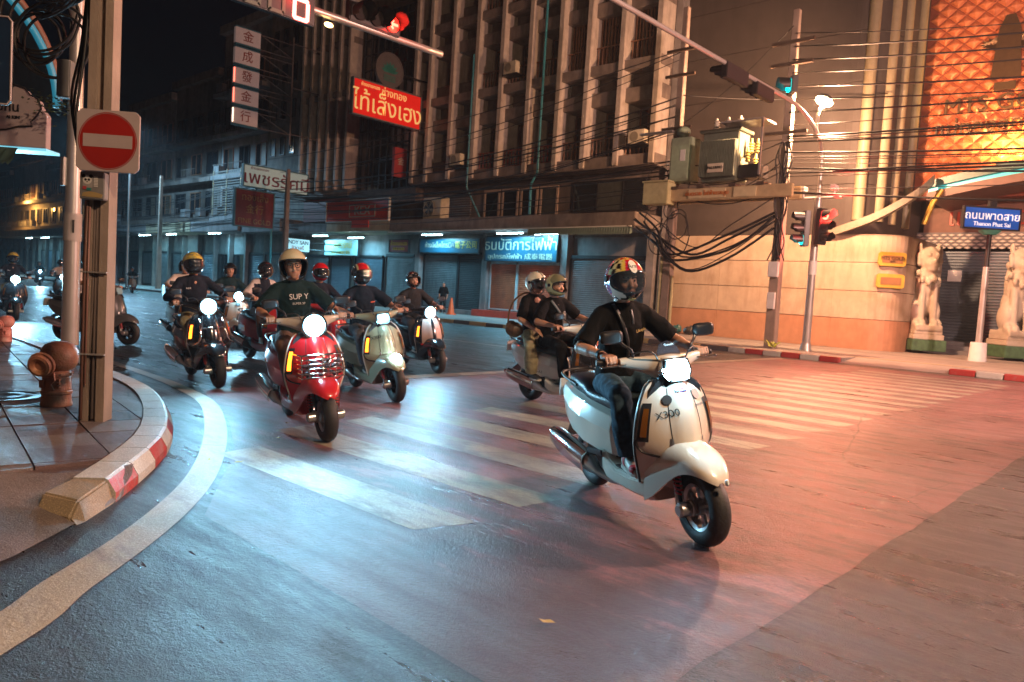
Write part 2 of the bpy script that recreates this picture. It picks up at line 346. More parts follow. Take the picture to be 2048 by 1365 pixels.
for iu in range(-40, 44):
    for iv in range(-26, 20):
        s_ = .46; u0, v0 = iu * s_, iv * s_ + (.0 if iu % 2 else 0)
        P4 = [(u0 + .006, v0 + .006), (u0 + s_ - .006, v0 + .006), (u0 + s_ - .006, v0 + s_ - .006), (u0 + .006, v0 + s_ - .006)]
        P4 = [(-9 + ca * u - sa * v, 2 + sa * u + ca * v) for u, v in P4]
        cx = sum(p[0] for p in P4) / 4; cy_ = sum(p[1] for p in P4) / 4
        if cy_ < -cx / 4.3 - 1.2 or cx < -19 or cx > -4.5 or cy_ < -.4: continue
        P4 = clip(P4, planes)
        if len(P4) < 3: continue
        if abs((P4[0][0] - P4[1][0]) * (P4[0][1] - P4[-1][1])) < 1e-4 and len(P4) == 3: continue
        dz = rs.uniform(-.004, .004); bb = MB(); bb.prism(P4, .10, .148 + dz)
        o = bb.build('paving_slab', slabm2 if rs.random() < .3 else slabm, side); o['kind'] = 'structure'; cnt += 1
print('slabs', cnt)
# ---- far pavement and its kerb
b = MB(); b.box(-160, -7.72, 22.62, 29.2, 0, .148).box(-4.9, 60, 22.62, 29.2, 0, .148).box(-7.719, -4.901, 23.9, 29.2, 0, .148).box(-16, 60, 29.2, 36, 0, .147)
b.add([(-7.72, 22.4, .012), (-4.9, 22.4, .012), (-4.9, 23.9, .147), (-7.72, 23.9, .147)], [(0, 1, 2, 3)])
far = struct('far_sidewalk', b, concrete)
b = MB(); b.box(-7.9, -4.7, 23.95, 24.1, .15, .154).box(-10.6, -7.9, 22.75, 22.87, .15, .154).box(-26, -10.8, 22.75, 22.87, .15, .154); struct('yellow_line', b, kerbyel, far)
x = -7.72; i = 0
def farstone(x0, x1, m):
    bb = MB(); bb.box(x0 + .01, x1 - .01, 22.4, 22.62, -.01, .16); o = bb.build('kerb_stone', m, far, bevel=.02); o['kind'] = 'structure'
while x > -10.8: farstone(x - .58, x, kerbwhite if i % 2 else kerbred); x -= .58; i += 1
while x > -46: farstone(x - 1.0, x, kerbyel if i % 2 else kerbdark); x -= 1.0; i += 1
x = -4.9
for i in range(14): farstone(x, x + .62, kerbwhite if i % 2 else kerbred); x += .62
# fallen leaves and a drain lid on the asphalt
leafm = M('dry_leaf', (.42, .30, .10), .6)
for i, (x, y) in enumerate([(-5.9, 3.45), (-5.25, 2.75), (-5.42, 2.6), (-1.95, 2.45), (-6.5, 3.9)]):
    b = MB(); pts = [(-.035, 0, .004), (-.012, .018, .012), (.02, .014, .009), (.04, 0, .02), (.018, -.015, .008), (-.014, -.016, .011), (0, 0, .004)]
    b.add(pts, [(0, 1, 6), (1, 2, 6), (2, 3, 6), (3, 4, 6), (4, 5, 6), (5, 0, 6)])
    o = b.build('fallen_leaf', leafm); o.location = (x, y, .012); o.rotation_euler = (0, 0, i * 1.3)
    tag(o, ['small dry leaf on the road near the red scooter', 'dry yellow leaf on the gutter beside the kerb bend', 'dry leaf by the curved edge line close to the kerb', 'pale leaf alone on the dark asphalt in the foreground', 'tiny dry leaf in the gutter left of the first stripe'][i], 'leaf', 'leaves fallen on the road')
b = MB(); b.lathe([(.0, .004), (.33, .004), (.33, .012), (.27, .012), (.26, .008), (.2, .008), (.19, .013), (.12, .013), (.11, .008), (0, .008)], 28); o = b.build('drain_cover', M('castiron', (.10, .10, .10), .45, .6), smooth=True); o.location = (-8.25, 1.95, .15); tag(o, 'round iron inspection cover set in the paving beside the hydrant', 'manhole cover')
b = MB(); b.lathe([(.0, .002), (.3, .002), (.3, .009), (.25, .009), (.24, .006), (0, .006)], 28); o = b.build('manhole_cover', MAT['castiron'], smooth=True); o.location = (-.75, 1.75, .0); tag(o, 'dark round manhole lid in the asphalt at the right front', 'manhole cover')
# ================================================================== BUILDINGS ACROSS THE STREET (front plane y = 29)
conc = M('facade_concrete', (.19, .16, .14), .75, var=.22, scale=2.5, bump=.4, bscale=25, dirt=(.07, .055, .05), dscale=1.1, damt=.75, streak=5)
concd = M('facade_dark', (.11, .09, .08), .8, var=.25, scale=2, bump=.3, bscale=25, dirt=(.03, .028, .028), dscale=1.2, damt=.7, streak=5)
fincol = M('fin_paint', (.47, .42, .365), .65, var=.15, scale=3, bump=.25, bscale=40, dirt=(.16, .12, .10), dscale=2.2, damt=.65, streak=7)
creamw = M('cream_render', (.42, .36, .25), .7, var=.15, scale=2, dirt=(.14, .11, .08), dscale=1.2, damt=.6, streak=5, bump=.2)
greyw = M('grey_render', (.2, .19, .19), .8, var=.2, scale=2, dirt=(.06, .06, .06), dscale=1.0, damt=.7, streak=5, bump=.2)
woodf = M('window_wood', (.17, .075, .04), .55, var=.3, scale=6)
redrail = M('rail_red', (.30, .05, .035), .5)
glass = M('night_glass', (.012, .014, .017), .07, var=0, spec=.8)
steelg = M('shutter_grey', (.20, .21, .22), .42, .6, var=.12, scale=3, dirt=(.07, .07, .07), dscale=1.5, damt=.5, streak=4)
steelr = M('shutter_rust', (.44, .115, .05), .5, .1, var=.15, scale=3, dirt=(.2, .06, .04), dscale=1.5, damt=.5, streak=4)
steelb = M('shutter_blue', (.13, .17, .21), .42, .5, var=.12, scale=3, dirt=(.05, .06, .08), dscale=1.5, damt=.5)
blackm = M('black_metal', (.018, .018, .02), .45, .3)
white = M('white_paint', (.7, .7, .68), .45, var=.06)
wframe = M('window_frame', (.42, .32, .26), .6, var=.15)
dkgreen = M('awning_green', (.05, .10, .085), .6)
tubem = M('lit_tube', (1, 1, 1), .5, var=0, emit=(.55, .90, 1.0), estr=38); tubem.cycles.emission_sampling = 'AUTO'
pipeb = M('blue_pipe', (.03, .20, .26), .4)

PR = random.Random(21); PANES = [glass] * 6 + [M('curtained_glass', (.075, .055, .04), .2, var=.35, scale=9, stretch=(6, 1, .4)), M('frosted_glass', (.05, .055, .05), .3, var=.2), M('papered_glass', (.14, .11, .085), .35, var=.2)]
def window(parent, x0, x1, z0, z1, y, fm, nx=2, nz=1, f=.06, transom=None):
    b = MB(); d = .07
    b.box(x0, x1, y - d, y, z0, z0 + f).box(x0, x1, y - d, y, z1 - f, z1).box(x0, x0 + f, y - d + .002, y, z0 + f, z1 - f).box(x1 - f, x1, y - d + .002, y, z0 + f, z1 - f)
    for i in range(1, nx): xx = x0 + (x1 - x0) * i / nx; b.box(xx - f / 2, xx + f / 2, y - d + .004, y, z0 + f, z1 - f)
    if transom: zz = z0 + (z1 - z0) * transom; b.box(x0 + f, x1 - f, y - d + .008, y, zz - f / 2, zz + f / 2)
    w = b.build('window', fm, parent)
    for i in range(nx):
        xa = x0 + (x1 - x0) * i / nx + f * .4; xb = x0 + (x1 - x0) * (i + 1) / nx - f * .4
        MB().box(xa, xb, y - .03, y - .02, z0 + f * .5, z1 - f * .5).build('pane', PR.choice(PANES), w)
    return w
def railing(parent, x0, x1, z, y, h, m, step=.16, fancy=True):
    b = MB(); b.box(x0, x1, y - .03, y + .03, z + h - .05, z + h).box(x0, x1, y - .02, y + .02, z + .06, z + .1); n = int((x1 - x0) / step)
    for i in range(n):
        x = x0 + (x1 - x0) * (i + .5) / n
        if fancy: b.lathe([(.02, z + .1), (.045, z + h * .35), (.02, z + h * .6), (.035, z + h * .8), (.02, z + h - .05)], 6, (x, y, 0))
        else: b.box(x - .012, x + .012, y - .012, y + .012, z + .1, z + h - .05)
    return b.build('railing', m, parent)
def shutter(parent, x0, x1, z0, z1, y, m, frame=blackm, pitch=.1):
    o = corrug(MB(), x0 + .08, x1 - .08, z0, z1, y, pitch).build('roller_shutter', m, parent)
    b = MB(); b.box(x0, x0 + .08, y - .08, y + .02, z0, z1).box(x1 - .08, x1, y - .08, y + .02, z0, z1).box(x0 + .08, x1 - .08, y - .1, y + .02, z1, z1 + .16); b.build('shutter_frame', frame, o)
    MB().box(x0 + .08, x1 - .08, y - .045, y - .0, z0 - .005, z0 + .07).build('bottom_rail', frame, o); return o
def tube_light(parent_label, x0, x1, y, z, grp='fluorescent lights under the shop canopies'):
    t = thing('tube_light', parent_label, 'light', ((x0 + x1) / 2, y, z), 0, grp); h = (x1 - x0) / 2
    MB().box(-h - .04, h + .04, -.05, .05, .03, .09).build('casing', white, t); MB().tube([(-h, 0, 0), (h, 0, 0)], .022, 8).build('tube', tubem, t)
    lamp('tube_glow', 'AREA', (0, 0, -.03), 170, (.22, .72, 1.0), t, 1.0); return t

# ---- the four-storey concrete block with white fins
T = thing('apartment_block', 'long concrete block with tall pale vertical fins above dark shop fronts', 'building', (-26.4, 29, 0))
MB0 = MB
class MB(MB0):
    """world-coordinate builder: shifts vertices into the frame of a fixed, unrotated root"""
    def build(s, name, mat, parent=None, **k):
        r = parent
        while r is not None and r.parent: r = r.parent
        if r is not None and r.get('origin'): ox, oy = r['origin']; s.v = [(x - ox, y - oy, z) for x, y, z in s.v]
        return MB0.build(s, name, mat, parent, **k)
def site(name, label, cat, x, y, group=None):
    t = thing(name, label, cat, (x, y, 0), 0, group); t['origin'] = (float(x), float(y)); return t
def stext(name, body, mat, parent, loc, size, **k):
    r = parent
    while r.parent: r = r.parent
    ox, oy = r.get('origin') or (0, 0); return text(name, body, mat, parent, (loc[0] - ox, loc[1] - oy, loc[2]), size, **k)
T['origin'] = (-26.4, 29.)
X0, X1 = -34.75, -18.15
MB().box(X0, X1, 30.0, 38, 0, 21).build('wall', concd, T)
fx = [-34.6, -33.35, -31.45, -29.55, -27.7, -25.75, -23.8, -22.1, -20.2, -18.3]
for x in fx: MB().box(x - .13, x + .13, 28.0, 30.0, 7.5, 21).build('fin', fincol, T, bevel=.012)
levels = [(7.42, 7.94, 10.35), (11.72, 12.15, 14.45), (15.75, 16.2, 18.5)]
for zi, (za, zb, zc) in enumerate(levels):
    MB().box(X0, X1, 28.12, 30, za, zb).build('floor_slab', conc, T)
    MB().box(X0, X1, 28.35, 30, zc, zc + .62).build('lintel', conc, T)
    MB().box(X0, X1, 28.9, 30, zc + .62, levels[zi + 1][0] if zi < 2 else 20).build('spandrel', concd, T)
    for i in range(len(fx) - 1):
        a, c = fx[i] + .13, fx[i + 1] - .13
        yb = 29.2 if i % 3 else 29.0
        window(T, a + .12, c - .12, zb + .05, zc - .05, yb + .3, woodf, 2 if i % 2 else 3, 1, .07, .72 if (i + zi) % 2 else None)
        if i >= 6:
            railing(T, a, c, zb, 28.5, .95, M('rail_wood', (.20, .10, .055), .6), .22)
            if zi >= 1:
                b = MB()
                for k in range(9): xx = a + (c - a) * (k + .5) / 9; b.box(xx - .035, xx + .035, 28.72, 28.78, zb, zc)
                b.build('timber_screen', MAT['rail_wood'], T)
        elif 2 < i: railing(T, a, c, zb, 28.4, .9, redrail if zi == 0 else woodf, .24)
        else: MB().box(a, c, 28.5, 28.56, zb, zb + .7).build('parapet_panel', concd, T)
# mezzanine behind the canopy, canopy slab
MB().box(X0, X1, 29.25, 30, 4.4, 7.42).build('mezzanine_wall', concd, T)
for i in range(4): window(T, -29.6 + i * 1.35, -28.4 + i * 1.35, 5.4, 7.0, 29.25, wframe, 1, 1, .12)
window(T, -23.4, -19.0, 5.6, 7.1, 29.25, blackm, 3, 1, .08)
b = MB()
for k in range(14): b.box(-34.3, -30.6, 29.14, 29.24, 5.3 + k * .13, 5.36 + k * .13)
b.build('louvre', M('louvre_paint', (.13, .12, .11), .6), T)
MB().box(-35.0, -18.2, 27.0, 30, 4.66, 5.26).build('canopy', conc, T, bevel=.02)
MB().box(-34.9, -18.3, 27.15, 29.3, 4.6, 4.657).build('canopy_soffit', greyw, T)
MB().tube([(-35, 26.93, 4.55), (-27, 26.93, 4.6), (-18.3, 26.93, 4.63)], .03, 6).build('conduit', white, T)
b = MB()
for k in range(44):
    x = -24.2 + k * .135; b.add([(x, 26.95, 4.62), (x + .0675, 26.88, 4.6), (x + .135, 26.95, 4.62), (x, 26.95, 4.34), (x + .0675, 26.85, 4.27), (x + .135, 26.95, 4.34)], [(0, 1, 4, 3), (1, 2, 5, 4)])
b.build('corrugated_valance', dkgreen, T)
MB().tube([(-24.75, 27.98, 20), (-24.75, 27.98, 7.5), (-24.6, 27.4, 6.8), (-24.4, 27.2, 5.3)], .06, 8).build('downpipe', pipeb, T)
MB().tube([(-29.75, 27.98, 14), (-29.75, 27.98, 7.0), (-29.6, 29.1, 5.3)], .05, 8).build('downpipe', pipeb, T)
# ground floor shops
MB().box(X0, X1, 29.3, 30, 0.1, 4.6).build('shop_wall', greyw, T)
for x in (-34.6, -28.95, -23.45, -18.5): MB().box(x - .2, x + .2, 28.85, 29.3, .1, 4.6).build('pier', greyw, T)
MB().box(-34.4, -28.0, 29.2, 29.32, .45, 3.5).build('dark_entrance', blackm, T)
shutter(T, -34.3, -31.3, .4, 3.45, 29.19, steelg); shutter(T, -31.3, -29.2, .4, 3.45, 29.19, M('shutter_dark', (.06, .065, .07), .45, .5))
shutter(T, -28.7, -26.7, .55, 3.0, 29.15, steelr, M('frame_pale', (.42, .46, .48), .5)); shutter(T, -26.7, -23.7, .55, 3.0, 29.15, steelr, MAT['frame_pale'])
shutter(T, -23.2, -18.75, .35, 3.35, 29.15, steelg)
MB().box(-29.2, -23.3, 28.3, 29.3, .14, .5).build('doorstep', M('step_red', (.50, .06, .035), .5, dirt=(.3, .08, .05), damt=.5), T, bevel=.02)
MB().box(-34.5, -29.21, 28.6, 29.3, .14, .4).build('doorstep', greyw, T, bevel=.02)
# signs on this block
blue = M('sign_blue', (.012, .08, .13), .35, var=.1); gold = M('sign_gold', (.62, .46, .10), .35, .4, var=.1)
letterp = M('letter_pale', (.42, .42, .34), .4, var=.05); redsign = M('sign_red', (.52, .018, .012), .35, var=.08, dirt=(.3, .02, .02), damt=.4)
def board(name, label, x0, x1, y, z0, z1, mat, frame=None, d=.12, cat='sign', grp=None):
    t = site(name, label, cat, (x0 + x1) / 2, y, grp); MB().box(x0, x1, y, y + d, z0, z1).build('panel', mat, t, bevel=.01)
    if frame:
        b = MB(); e = .05; b.box(x0 - e, x1 + e, y - .03, y + d, z1, z1 + e).box(x0 - e, x1 + e, y - .03, y + d, z0 - e, z0).box(x0 - e, x0, y - .03, y + d - .003, z0, z1).box(x1, x1 + e, y - .03, y + d - .003, z0, z1); b.build('frame', frame, t)
    return t
t = board('shop_sign', 'wide blue shop board with big pale Thai letters above the rust red shutter', -28.65, -23.7, 28.6, 3.15, 4.4, blue, blackm)
stext('lettering', 'ธนบัติการไฟฟ้า', letterp, t, (-26.2, 28.585, 3.95), .78, sx=1.1); stext('lettering', 'อุปกรณ์ไฟฟ้า 成泰電器', letterp, t, (-26.2, 28.585, 3.36), .34, sx=1.4)
t = board('shop_sign', 'narrow blue shop board over the dark doorway left of the red shutter', -34.1, -29.2, 28.6, 3.55, 4.3, blue, blackm)
stext('lettering', 'ห้างอิเล็คโทรนิค', letterp, t, (-32.4, 28.585, 3.95), .4); stext('lettering', '電子公司', gold, t, (-30.2, 28.585, 3.95), .45)
t = board('shop_sign', 'small dark red board under the left end of the canopy', -36.7, -34.9, 28.4, 3.55, 4.25, M('sign_maroon', (.22, .02, .02), .4), blackm)
stext('lettering', 'ห้างทองเฮง', gold, t, (-35.8, 28.385, 4.03), .34); stext('lettering', 'FINE GOLD', gold, t, (-35.8, 28.385, 3.72), .22)
tube_light('bright fluorescent tube under the canopy above the big blue board', -27.0, -25.2, 27.7, 4.48)
tube_light('fluorescent tube under the canopy above the right end of the blue board', -24.9, -23.4, 28.2, 4.46)
tube_light('fluorescent tube above the dark shop doorway', -32.9, -31.2, 27.7, 4.45)
t = site('air_conditioner', 'cream air conditioner unit standing on the concrete canopy', 'air conditioner', -32.3, 28.2)
MB().box(-33.1, -31.6, 27.85, 28.5, 5.3, 6.6).build('casing', M('ac_cream', (.5, .46, .34), .5, dirt=(.25, .2, .12), damt=.5), t, bevel=.03)
b = MB(); b.lathe([(.46, 27.84), (.46, 27.80), (.42, 27.80), (.42, 27.835)], 24, (-32.6, 0, 5.95), 'y'); [b.box(-33.03, -32.17, 27.80, 27.815, 5.56 + .13 * k, 5.575 + .13 * k) for k in range(7)]; b.build('grille', M('ac_grille', (.2, .18, .13), .5), t)
b = MB()
for k in range(5): a = k * 2 * PI / 5; b.add([(-32.6, 27.82, 5.95), (-32.6 + .38 * math.cos(a), 27.825, 5.95 + .38 * math.sin(a)), (-32.6 + .38 * math.cos(a + .7), 27.81, 5.95 + .38 * math.sin(a + .7))], [(0, 1, 2)])
b.build('fan', blackm, t); MB().box(-32.9, -32.7, 27.9, 28.4, 5.24, 5.3).box(-31.95, -31.75, 27.9, 28.4, 5.24, 5.3).build('foot', blackm, t)
def ac_unit(label, x, y, z):
    t = site('air_conditioner', label, 'air conditioner', x, y); MB().box(x - .42, x + .42, y - .32, y, z, z + .6).build('casing', MAT['ac_cream'], t, bevel=.02); MB().lathe([(.0, y - .325), (.22, y - .325), (.22, y - .335), (0, y - .335)], 18, (x - .1, 0, z + .3), 'y').build('grille', MAT['ac_grille'], t); MB().box(x - .5, x + .5, y - .3, y + .3, z - .06, z - .001).build('shelf', blackm, t)
ac_unit('air conditioner hung beside the rightmost fin next to the power pole', -18.9, 28.0, 8.3); ac_unit('air conditioner on a small shelf in the second storey between two fins', -26.8, 28.0, 12.5); ac_unit('air conditioner on the lower storey left of the long downpipe', -30.5, 28.0, 8.2)
# ---- dark curtain-wall bay with the goldsmith's cross-street sign
T = site('office_bay', 'narrow dark glass fronted building between two finned facades', 'building', -38.3, 29)
MB().box(-41.6, -34.78, 29.4, 38, 0, 19).build('wall', concd, T)
b = MB(); b.box(-41.45, -34.9, 29.3, 29.38, 7.4, 18.6); b.build('glazing', glass, T)
b = MB()
for k in range(10): b.box(-41.4 + k * .71, -41.34 + k * .71, 29.2, 29.3, 7.4, 18.6)
for k in range(12): b.box(-41.45, -34.9, 29.22, 29.297, 7.4 + k * .97, 7.46 + k * .97)
b.build('mullion', M('mullion_dark', (.05, .055, .06), .5, .4), T)
MB().box(-41.5, -34.85, 28.7, 29.4, 6.6, 7.4).build('band', concd, T)
MB().box(-41.45, -35.02, 27.0, 29.4, 4.66, 5.24).build('canopy', creamw, T, bevel=.02)
shutter(T, -41.2, -38.2, .4, 3.2, 29.2, steelb); shutter(T, -38.0, -35.1, .4, 3.3, 29.2, steelg)
MB().box(-41.5, -35, 29.22, 29.4, 3.3, 4.66).build('fascia', greyw, T)
t = board('shop_sign', 'long red courier shop board reading KEX above a cream fascia', -41.4, -35.1, 26.95, 5.28, 6.5, M('sign_coral', (.55, .045, .03), .4, dirt=(.35, .04, .03), damt=.3), white)
b = MB(); [b.box(*q) for q in ((-38.95, -36.35, 26.93, 26.95, 6.2, 6.25), (-38.95, -36.35, 26.93, 26.95, 5.5, 5.55), (-38.95, -38.9, 26.93, 26.95, 5.55, 6.2), (-36.4, -36.35, 26.93, 26.95, 5.55, 6.2))]; b.build('border', letterp, t)
stext('lettering', 'KEX', letterp, t, (-37.65, 26.94, 5.87), .72, sx=1.2); MB().box(-38.6, -36.9, 26.9, 26.96, 4.86, 5.3).build('strip', MAT['sign_coral'], t)
t = board('shop_sign', 'lit pale green shop board with yellow Thai letters under the second canopy', -44.0, -40.2, 28.6, 3.3, 4.3, M('sign_mint', (.30, .5, .48), .4, var=.05, emit=(.3, .6, .6), estr=.12), blackm)
stext('lettering', 'เพชรรัศมี', gold, t, (-42.0, 28.585, 3.95), .6); stext('lettering', 'FINE JEWELRY 金行', gold, t, (-42.1, 28.585, 3.48), .25)
tube_light('bright tube light under the cream fascia beside a thin pole', -44.2, -42.5, 27.8, 4.5); tube_light('tube light over the pale green shop board', -40.3, -38.7, 27.9, 4.35)
def hanging(name, label, X, y0, y1, z0, z1, mat, d=.22, frame=None, tilt=0):
    """sign projecting over the street from the facade, its face towards +x"""
    t = site(name, label, 'sign', X, y1); MB().box(X - d, X, y0, y1, z0, z1).build('panel', mat, t, bevel=.01)
    if frame:
        b = MB(); e = .07; b.box(X - d - .01, X + .03, y0, y1, z1, z1 + e).box(X - d - .01, X + .03, y0, y1, z0 - e, z0).box(X - d - .012, X + .03, y0 - e, y0, z0 - e, z1 + e).box(X - d - .012, X + .03, y1, y1 + e, z0 - e, z1 + e); b.build('frame', frame, t)
    MB().tube([(X - .1, y1, z1 - .15), (X - .1, 29.4, z1 - .1)], .035, 6).build('bracket', blackm, t); MB().tube([(X - .1, y1, z0 + .15), (X - .1, 29.4, z0 + .2)], .035, 6).build('bracket', blackm, t); return t
redlit = M('sign_red_lit', (.55, .012, .008), .35, var=.06, emit=(.9, .02, .01), estr=.30); cream = M('letter_cream', (.8, .62, .25), .4, var=.03, emit=(1, .62, .2), estr=.35)
t = hanging('goldsmith_sign', 'bright red hanging sign with cream Thai lettering over the street', -34, 23.45, 28.0, 10.5, 12.3, redlit, frame=M('frame_steel', (.3, .3, .3), .4, .7))
stext('lettering', 'ช่างทอง', cream, t, (-33.97, 26.1, 11.98), .55, facing='+x'); stext('lettering', 'ไท้เส็งเฮง', cream, t, (-33.97, 25.75, 11.15), 1.35, facing='+x', sx=.95); stext('lettering', 'ห้างขายทอง', cream, t, (-33.97, 24.5, 12.1), .26, facing='+x')
t = site('round_sign', 'round dark sign with a green lotus emblem above the red hanging sign', 'sign', -34, 25.7)
b = MB(); b.lathe([(0, -34.1), (.95, -34.1), (.95, -33.95), (.88, -33.95), (.88, -33.98), (0, -33.98)], 32, (0, 25.7, 13.25), 'x'); b.build('disc', M('lotus_disc', (.10, .09, .09), .5), t, smooth=True)
b = MB()
for k in range(7):
    a = math.radians(-75 + k * 25); d = V((0, math.sin(a), math.cos(a))); s_ = V((0, math.cos(a), -math.sin(a))); c = V((-33.95, 25.7, 13.1))
    b.add([c, c + d * .35 + s_ * .1, c + d * .62, c + d * .35 - s_ * .1], [(0, 1, 2, 3)])
for k in range(3): b.box(-33.96, -33.94, 25.3, 26.1, 12.65 + k * .12, 12.7 + k * .12)
b.build('lotus_emblem', M('lotus_green', (.02, .18, .15), .5), t); MB().tube([(-34.1, 26.6, 13.25), (-34.1, 29.4, 13.3)], .04, 6).build('bracket', blackm, t)
# ---- second finned building
def finblock(label, x0, x1, h, nf, seed, wallm, finm, sq=False):
    T = site('finned_building', label, 'building', (x0 + x1) / 2, 29, 'finned facades up the street'); MB().box(x0, x1, 29.3, 38, 0, h).build('wall', wallm, T); r = random.Random(seed)
    xs = [x0 + .15 + (x1 - x0 - .3) * i / nf for i in range(nf + 1)]
    for x in xs: MB().box(x - .12, x + .12, 28.35, 29.3, 7.6, h).build('fin', finm, T)
    z = 7.6
    while z < h - 2.5:
        MB().box(x0, x1, 28.6, 29.3, z - .4, z).build('floor_slab', conc if not sq else greyw, T)
        for i in range(nf): window(T, xs[i] + .2, xs[i + 1] - .2, z + .7, z + 2.5, 29.28, blackm, 1, 1, .06)
        z += 3.25
    return T
T2 = finblock('tall narrow building with close set fins behind the white hanging sign', -47.4, -41.65, 24, 5, 1, conc, fincol)
MB().box(-47.3, -41.7, 27.4, 29.3, 4.66, 5.3).build('canopy', greyw, T2); shutter(T2, -44.0, -41.7, .4, 3.1, 29.2, steelb); shutter(T2, -47.2, -44.2, .4, 3.2, 29.2, steelg)
MB().box(-47.3, -41.7, 28.9, 29.3, 5.6, 7.1).build('fascia', M('fascia_maroon', (.16, .025, .02), .5), T2)
T3 = site('square_window_building', 'plain brown building with rows of small square windows', 'building', -50, 29)
MB().box(-53, -47.45, 29.1, 38, 0, 23).build('wall', conc, T3)
for r_ in range(5):
    for k in range(4): window(T3, -52.5 + k * 1.3, -51.8 + k * 1.3, 8.0 + r_ * 2.6, 9.3 + r_ * 2.6, 29.1, blackm, 1, 1, .05)
MB().box(-53, -47.5, 27.2, 29.1, 4.8, 5.7).build('canopy', greyw, T3); shutter(T3, -52.6, -50.2, .4, 3.3, 29.05, steelg); shutter(T3, -50, -47.7, .4, 3.3, 29.05, steelb)
# ---- old shophouses receding up the street
def shophouse(label, x0, x1, h, seed, wm, lit=False):
    T = site('shophouse', label, 'building', (x0 + x1) / 2, 29, 'old shophouses receding up the street'); r = random.Random(seed)
    MB().box(x0, x1, 29.4, 38, 0, h).build('wall', wm, T)
    MB().box(x0, x1, 27.0, 29.4, 4.9, 5.7).build('canopy', creamw if seed % 2 else greyw, T, bevel=.02)
    n = max(2, int((x1 - x0) / 2.6)); z = 6.4
    while z < h - 2.6:
        MB().box(x0, x1, 28.5, 29.4, z - .45, z - .1).build('balcony_slab', wm, T)
        for i in range(n):
            a = x0 + (x1 - x0) * i / n; c = x0 + (x1 - x0) * (i + 1) / n
            window(T, a + .5, c - .5, z + .4, z + 2.2, 29.38, blackm if r.random() < .6 else woodf, 2, 1, .07)
            if r.random() < .6: railing(T, a + .15, c - .15, z - .1, 28.6, .9, concd, .3, False)
            if r.random() < .3: MB().box(a + .3, a + 1.2, 28.6, 29.1, z + .0, z + .7).build('air_conditioner_box', greyw, T, bevel=.02)
        z += 3.3
    MB().box(x0 - .05, x1 + .05, 28.9, 29.4, h - .4, h + .25).build('cornice', wm, T)
    for i in range(n):
        a = x0 + (x1 - x0) * i / n; c = x0 + (x1 - x0) * (i + 1) / n
        if r.random() < .75: shutter(T, a + .15, c - .15, .3, 3.3, 29.35, r.choice([steelg, steelb, MAT['shutter_dark']]), pitch=.14)
        else: window(T, a + .2, c - .2, .4, 3.3, 29.35, blackm, 2, 1, .08)
        MB().box(a - .12, a + .12, 29.0, 29.4, 0, 4.9).build('pier', wm, T)
    return T
hs = [(-61, -53.1, 21.5, 2, 'deep dark shophouse with stacked balconies left of the lettered sign tower'), (-70, -61.1, 18.3, 3, 'unlit shophouse with a stepped roof behind the power lines'), (-80, -70.1, 17.5, 4, 'grey shophouse with a pale canopy seen just right of the concrete pole'), (-92, -80.1, 14.5, 5, 'low brown shophouse behind the two foreground poles'), (-106, -92.1, 13.5, 6, 'shophouse far up the street with a lit blue front'), (-122, -106.1, 15, 7, 'distant shophouse glowing orange upstairs'), (-145, -122.1, 14, 8, 'farthest shophouse at the left end of the street')]
SH = [shophouse(lb, a, c, h, s, [concd, conc, greyw][s % 3]) for a, c, h, s, lb in hs]
T = SH[0]
b = MB()
for k in range(18): b.box(-60.5, -53.6, 28.55, 28.6, 6.4 + k * .2, 6.5 + k * .2)
b.build('louvre', MAT['louvre_paint'], T)
for k in range(4): MB().box(-60.5 + k * 2.3, -60.42 + k * 2.3, 28.5, 28.55, 5.8, 10).build('louvre_post', creamw, T)
# hanging signs of the goldsmiths further up
chin = M('sign_pale', (.62, .50, .47), .45, var=.06, emit=(1, .75, .7), estr=.05)
hanzi = M('hanzi_red', (.30, .06, .04), .5); tealp = M('sign_teal_edge', (.03, .16, .22), .5)
T = site('lettered_sign_tower', 'tall bracket of five pale boxes each with one Chinese character', 'sign', -45, 28)
for k, chh in enumerate('金成發金行'):
    zt = 16.75 - k * 1.215; b = MB(); b.box(-45.25, -45, 22.3, 23.95, zt - .95, zt); p = b.build('sign_box', chin, T, bevel=.01)
    MB().box(-45.26, -44.98, 22.3, 23.95, zt - 1.06, zt - .951).build('edge_strip', tealp, p); MB().box(-45.26, -44.98, 22.3, 23.95, zt + .001, zt + .07).build('edge_strip', tealp, p)
    if k > 1: MB().tube([(-44.97, 22.28, zt - .9), (-44.97, 22.28, zt - .05)], .04, 6).build('neon_strip', M('neon_red', (1, .2, .15), .4, emit=(1, .16, .10), estr=2.5) if k < 4 else M('neon_warm', (1, .8, .6), .4, emit=(1, .7, .5), estr=2.0), p)
    stext('character', chh, hanzi, p, (-44.985, 23.12, zt - .48), .72, facing='+x', ext=.02)
    b = MB(); b.tube([(-45.1, 23.95, zt - .05), (-45.1, 26.3, zt - .05)], .03, 5).tube([(-45.1, 23.95, zt - .95), (-45.1, 26.3, zt - .95)], .03, 5).tube([(-45.1, 24.1, zt - .08), (-45.1, 26.2, zt - .92)], .02, 5); b.build('bracket', M('bracket_steel', (.16, .13, .12), .5, .5), T)
MB().tube([(-45.1, 26.3, 10.3), (-45.1, 26.3, 17.2)], .06, 6).build('mast', MAT['bracket_steel'], T); b = MB(); [MB().tube([(-45.1, 26.3, z), (-45.1, 29, z)], .04, 5).build('stay', MAT['bracket_steel'], T) for z in (11, 14, 16.8)]
t = hanging('jeweller_sign', 'white hanging sign with large maroon Thai letters', -45.5, 23.45, 28.0, 7.3, 8.6, M('sign_mint_white', (.52, .66, .62), .4, var=.05, emit=(.6, .85, .8), estr=.10), frame=M('frame_teal', (.08, .2, .22), .5))
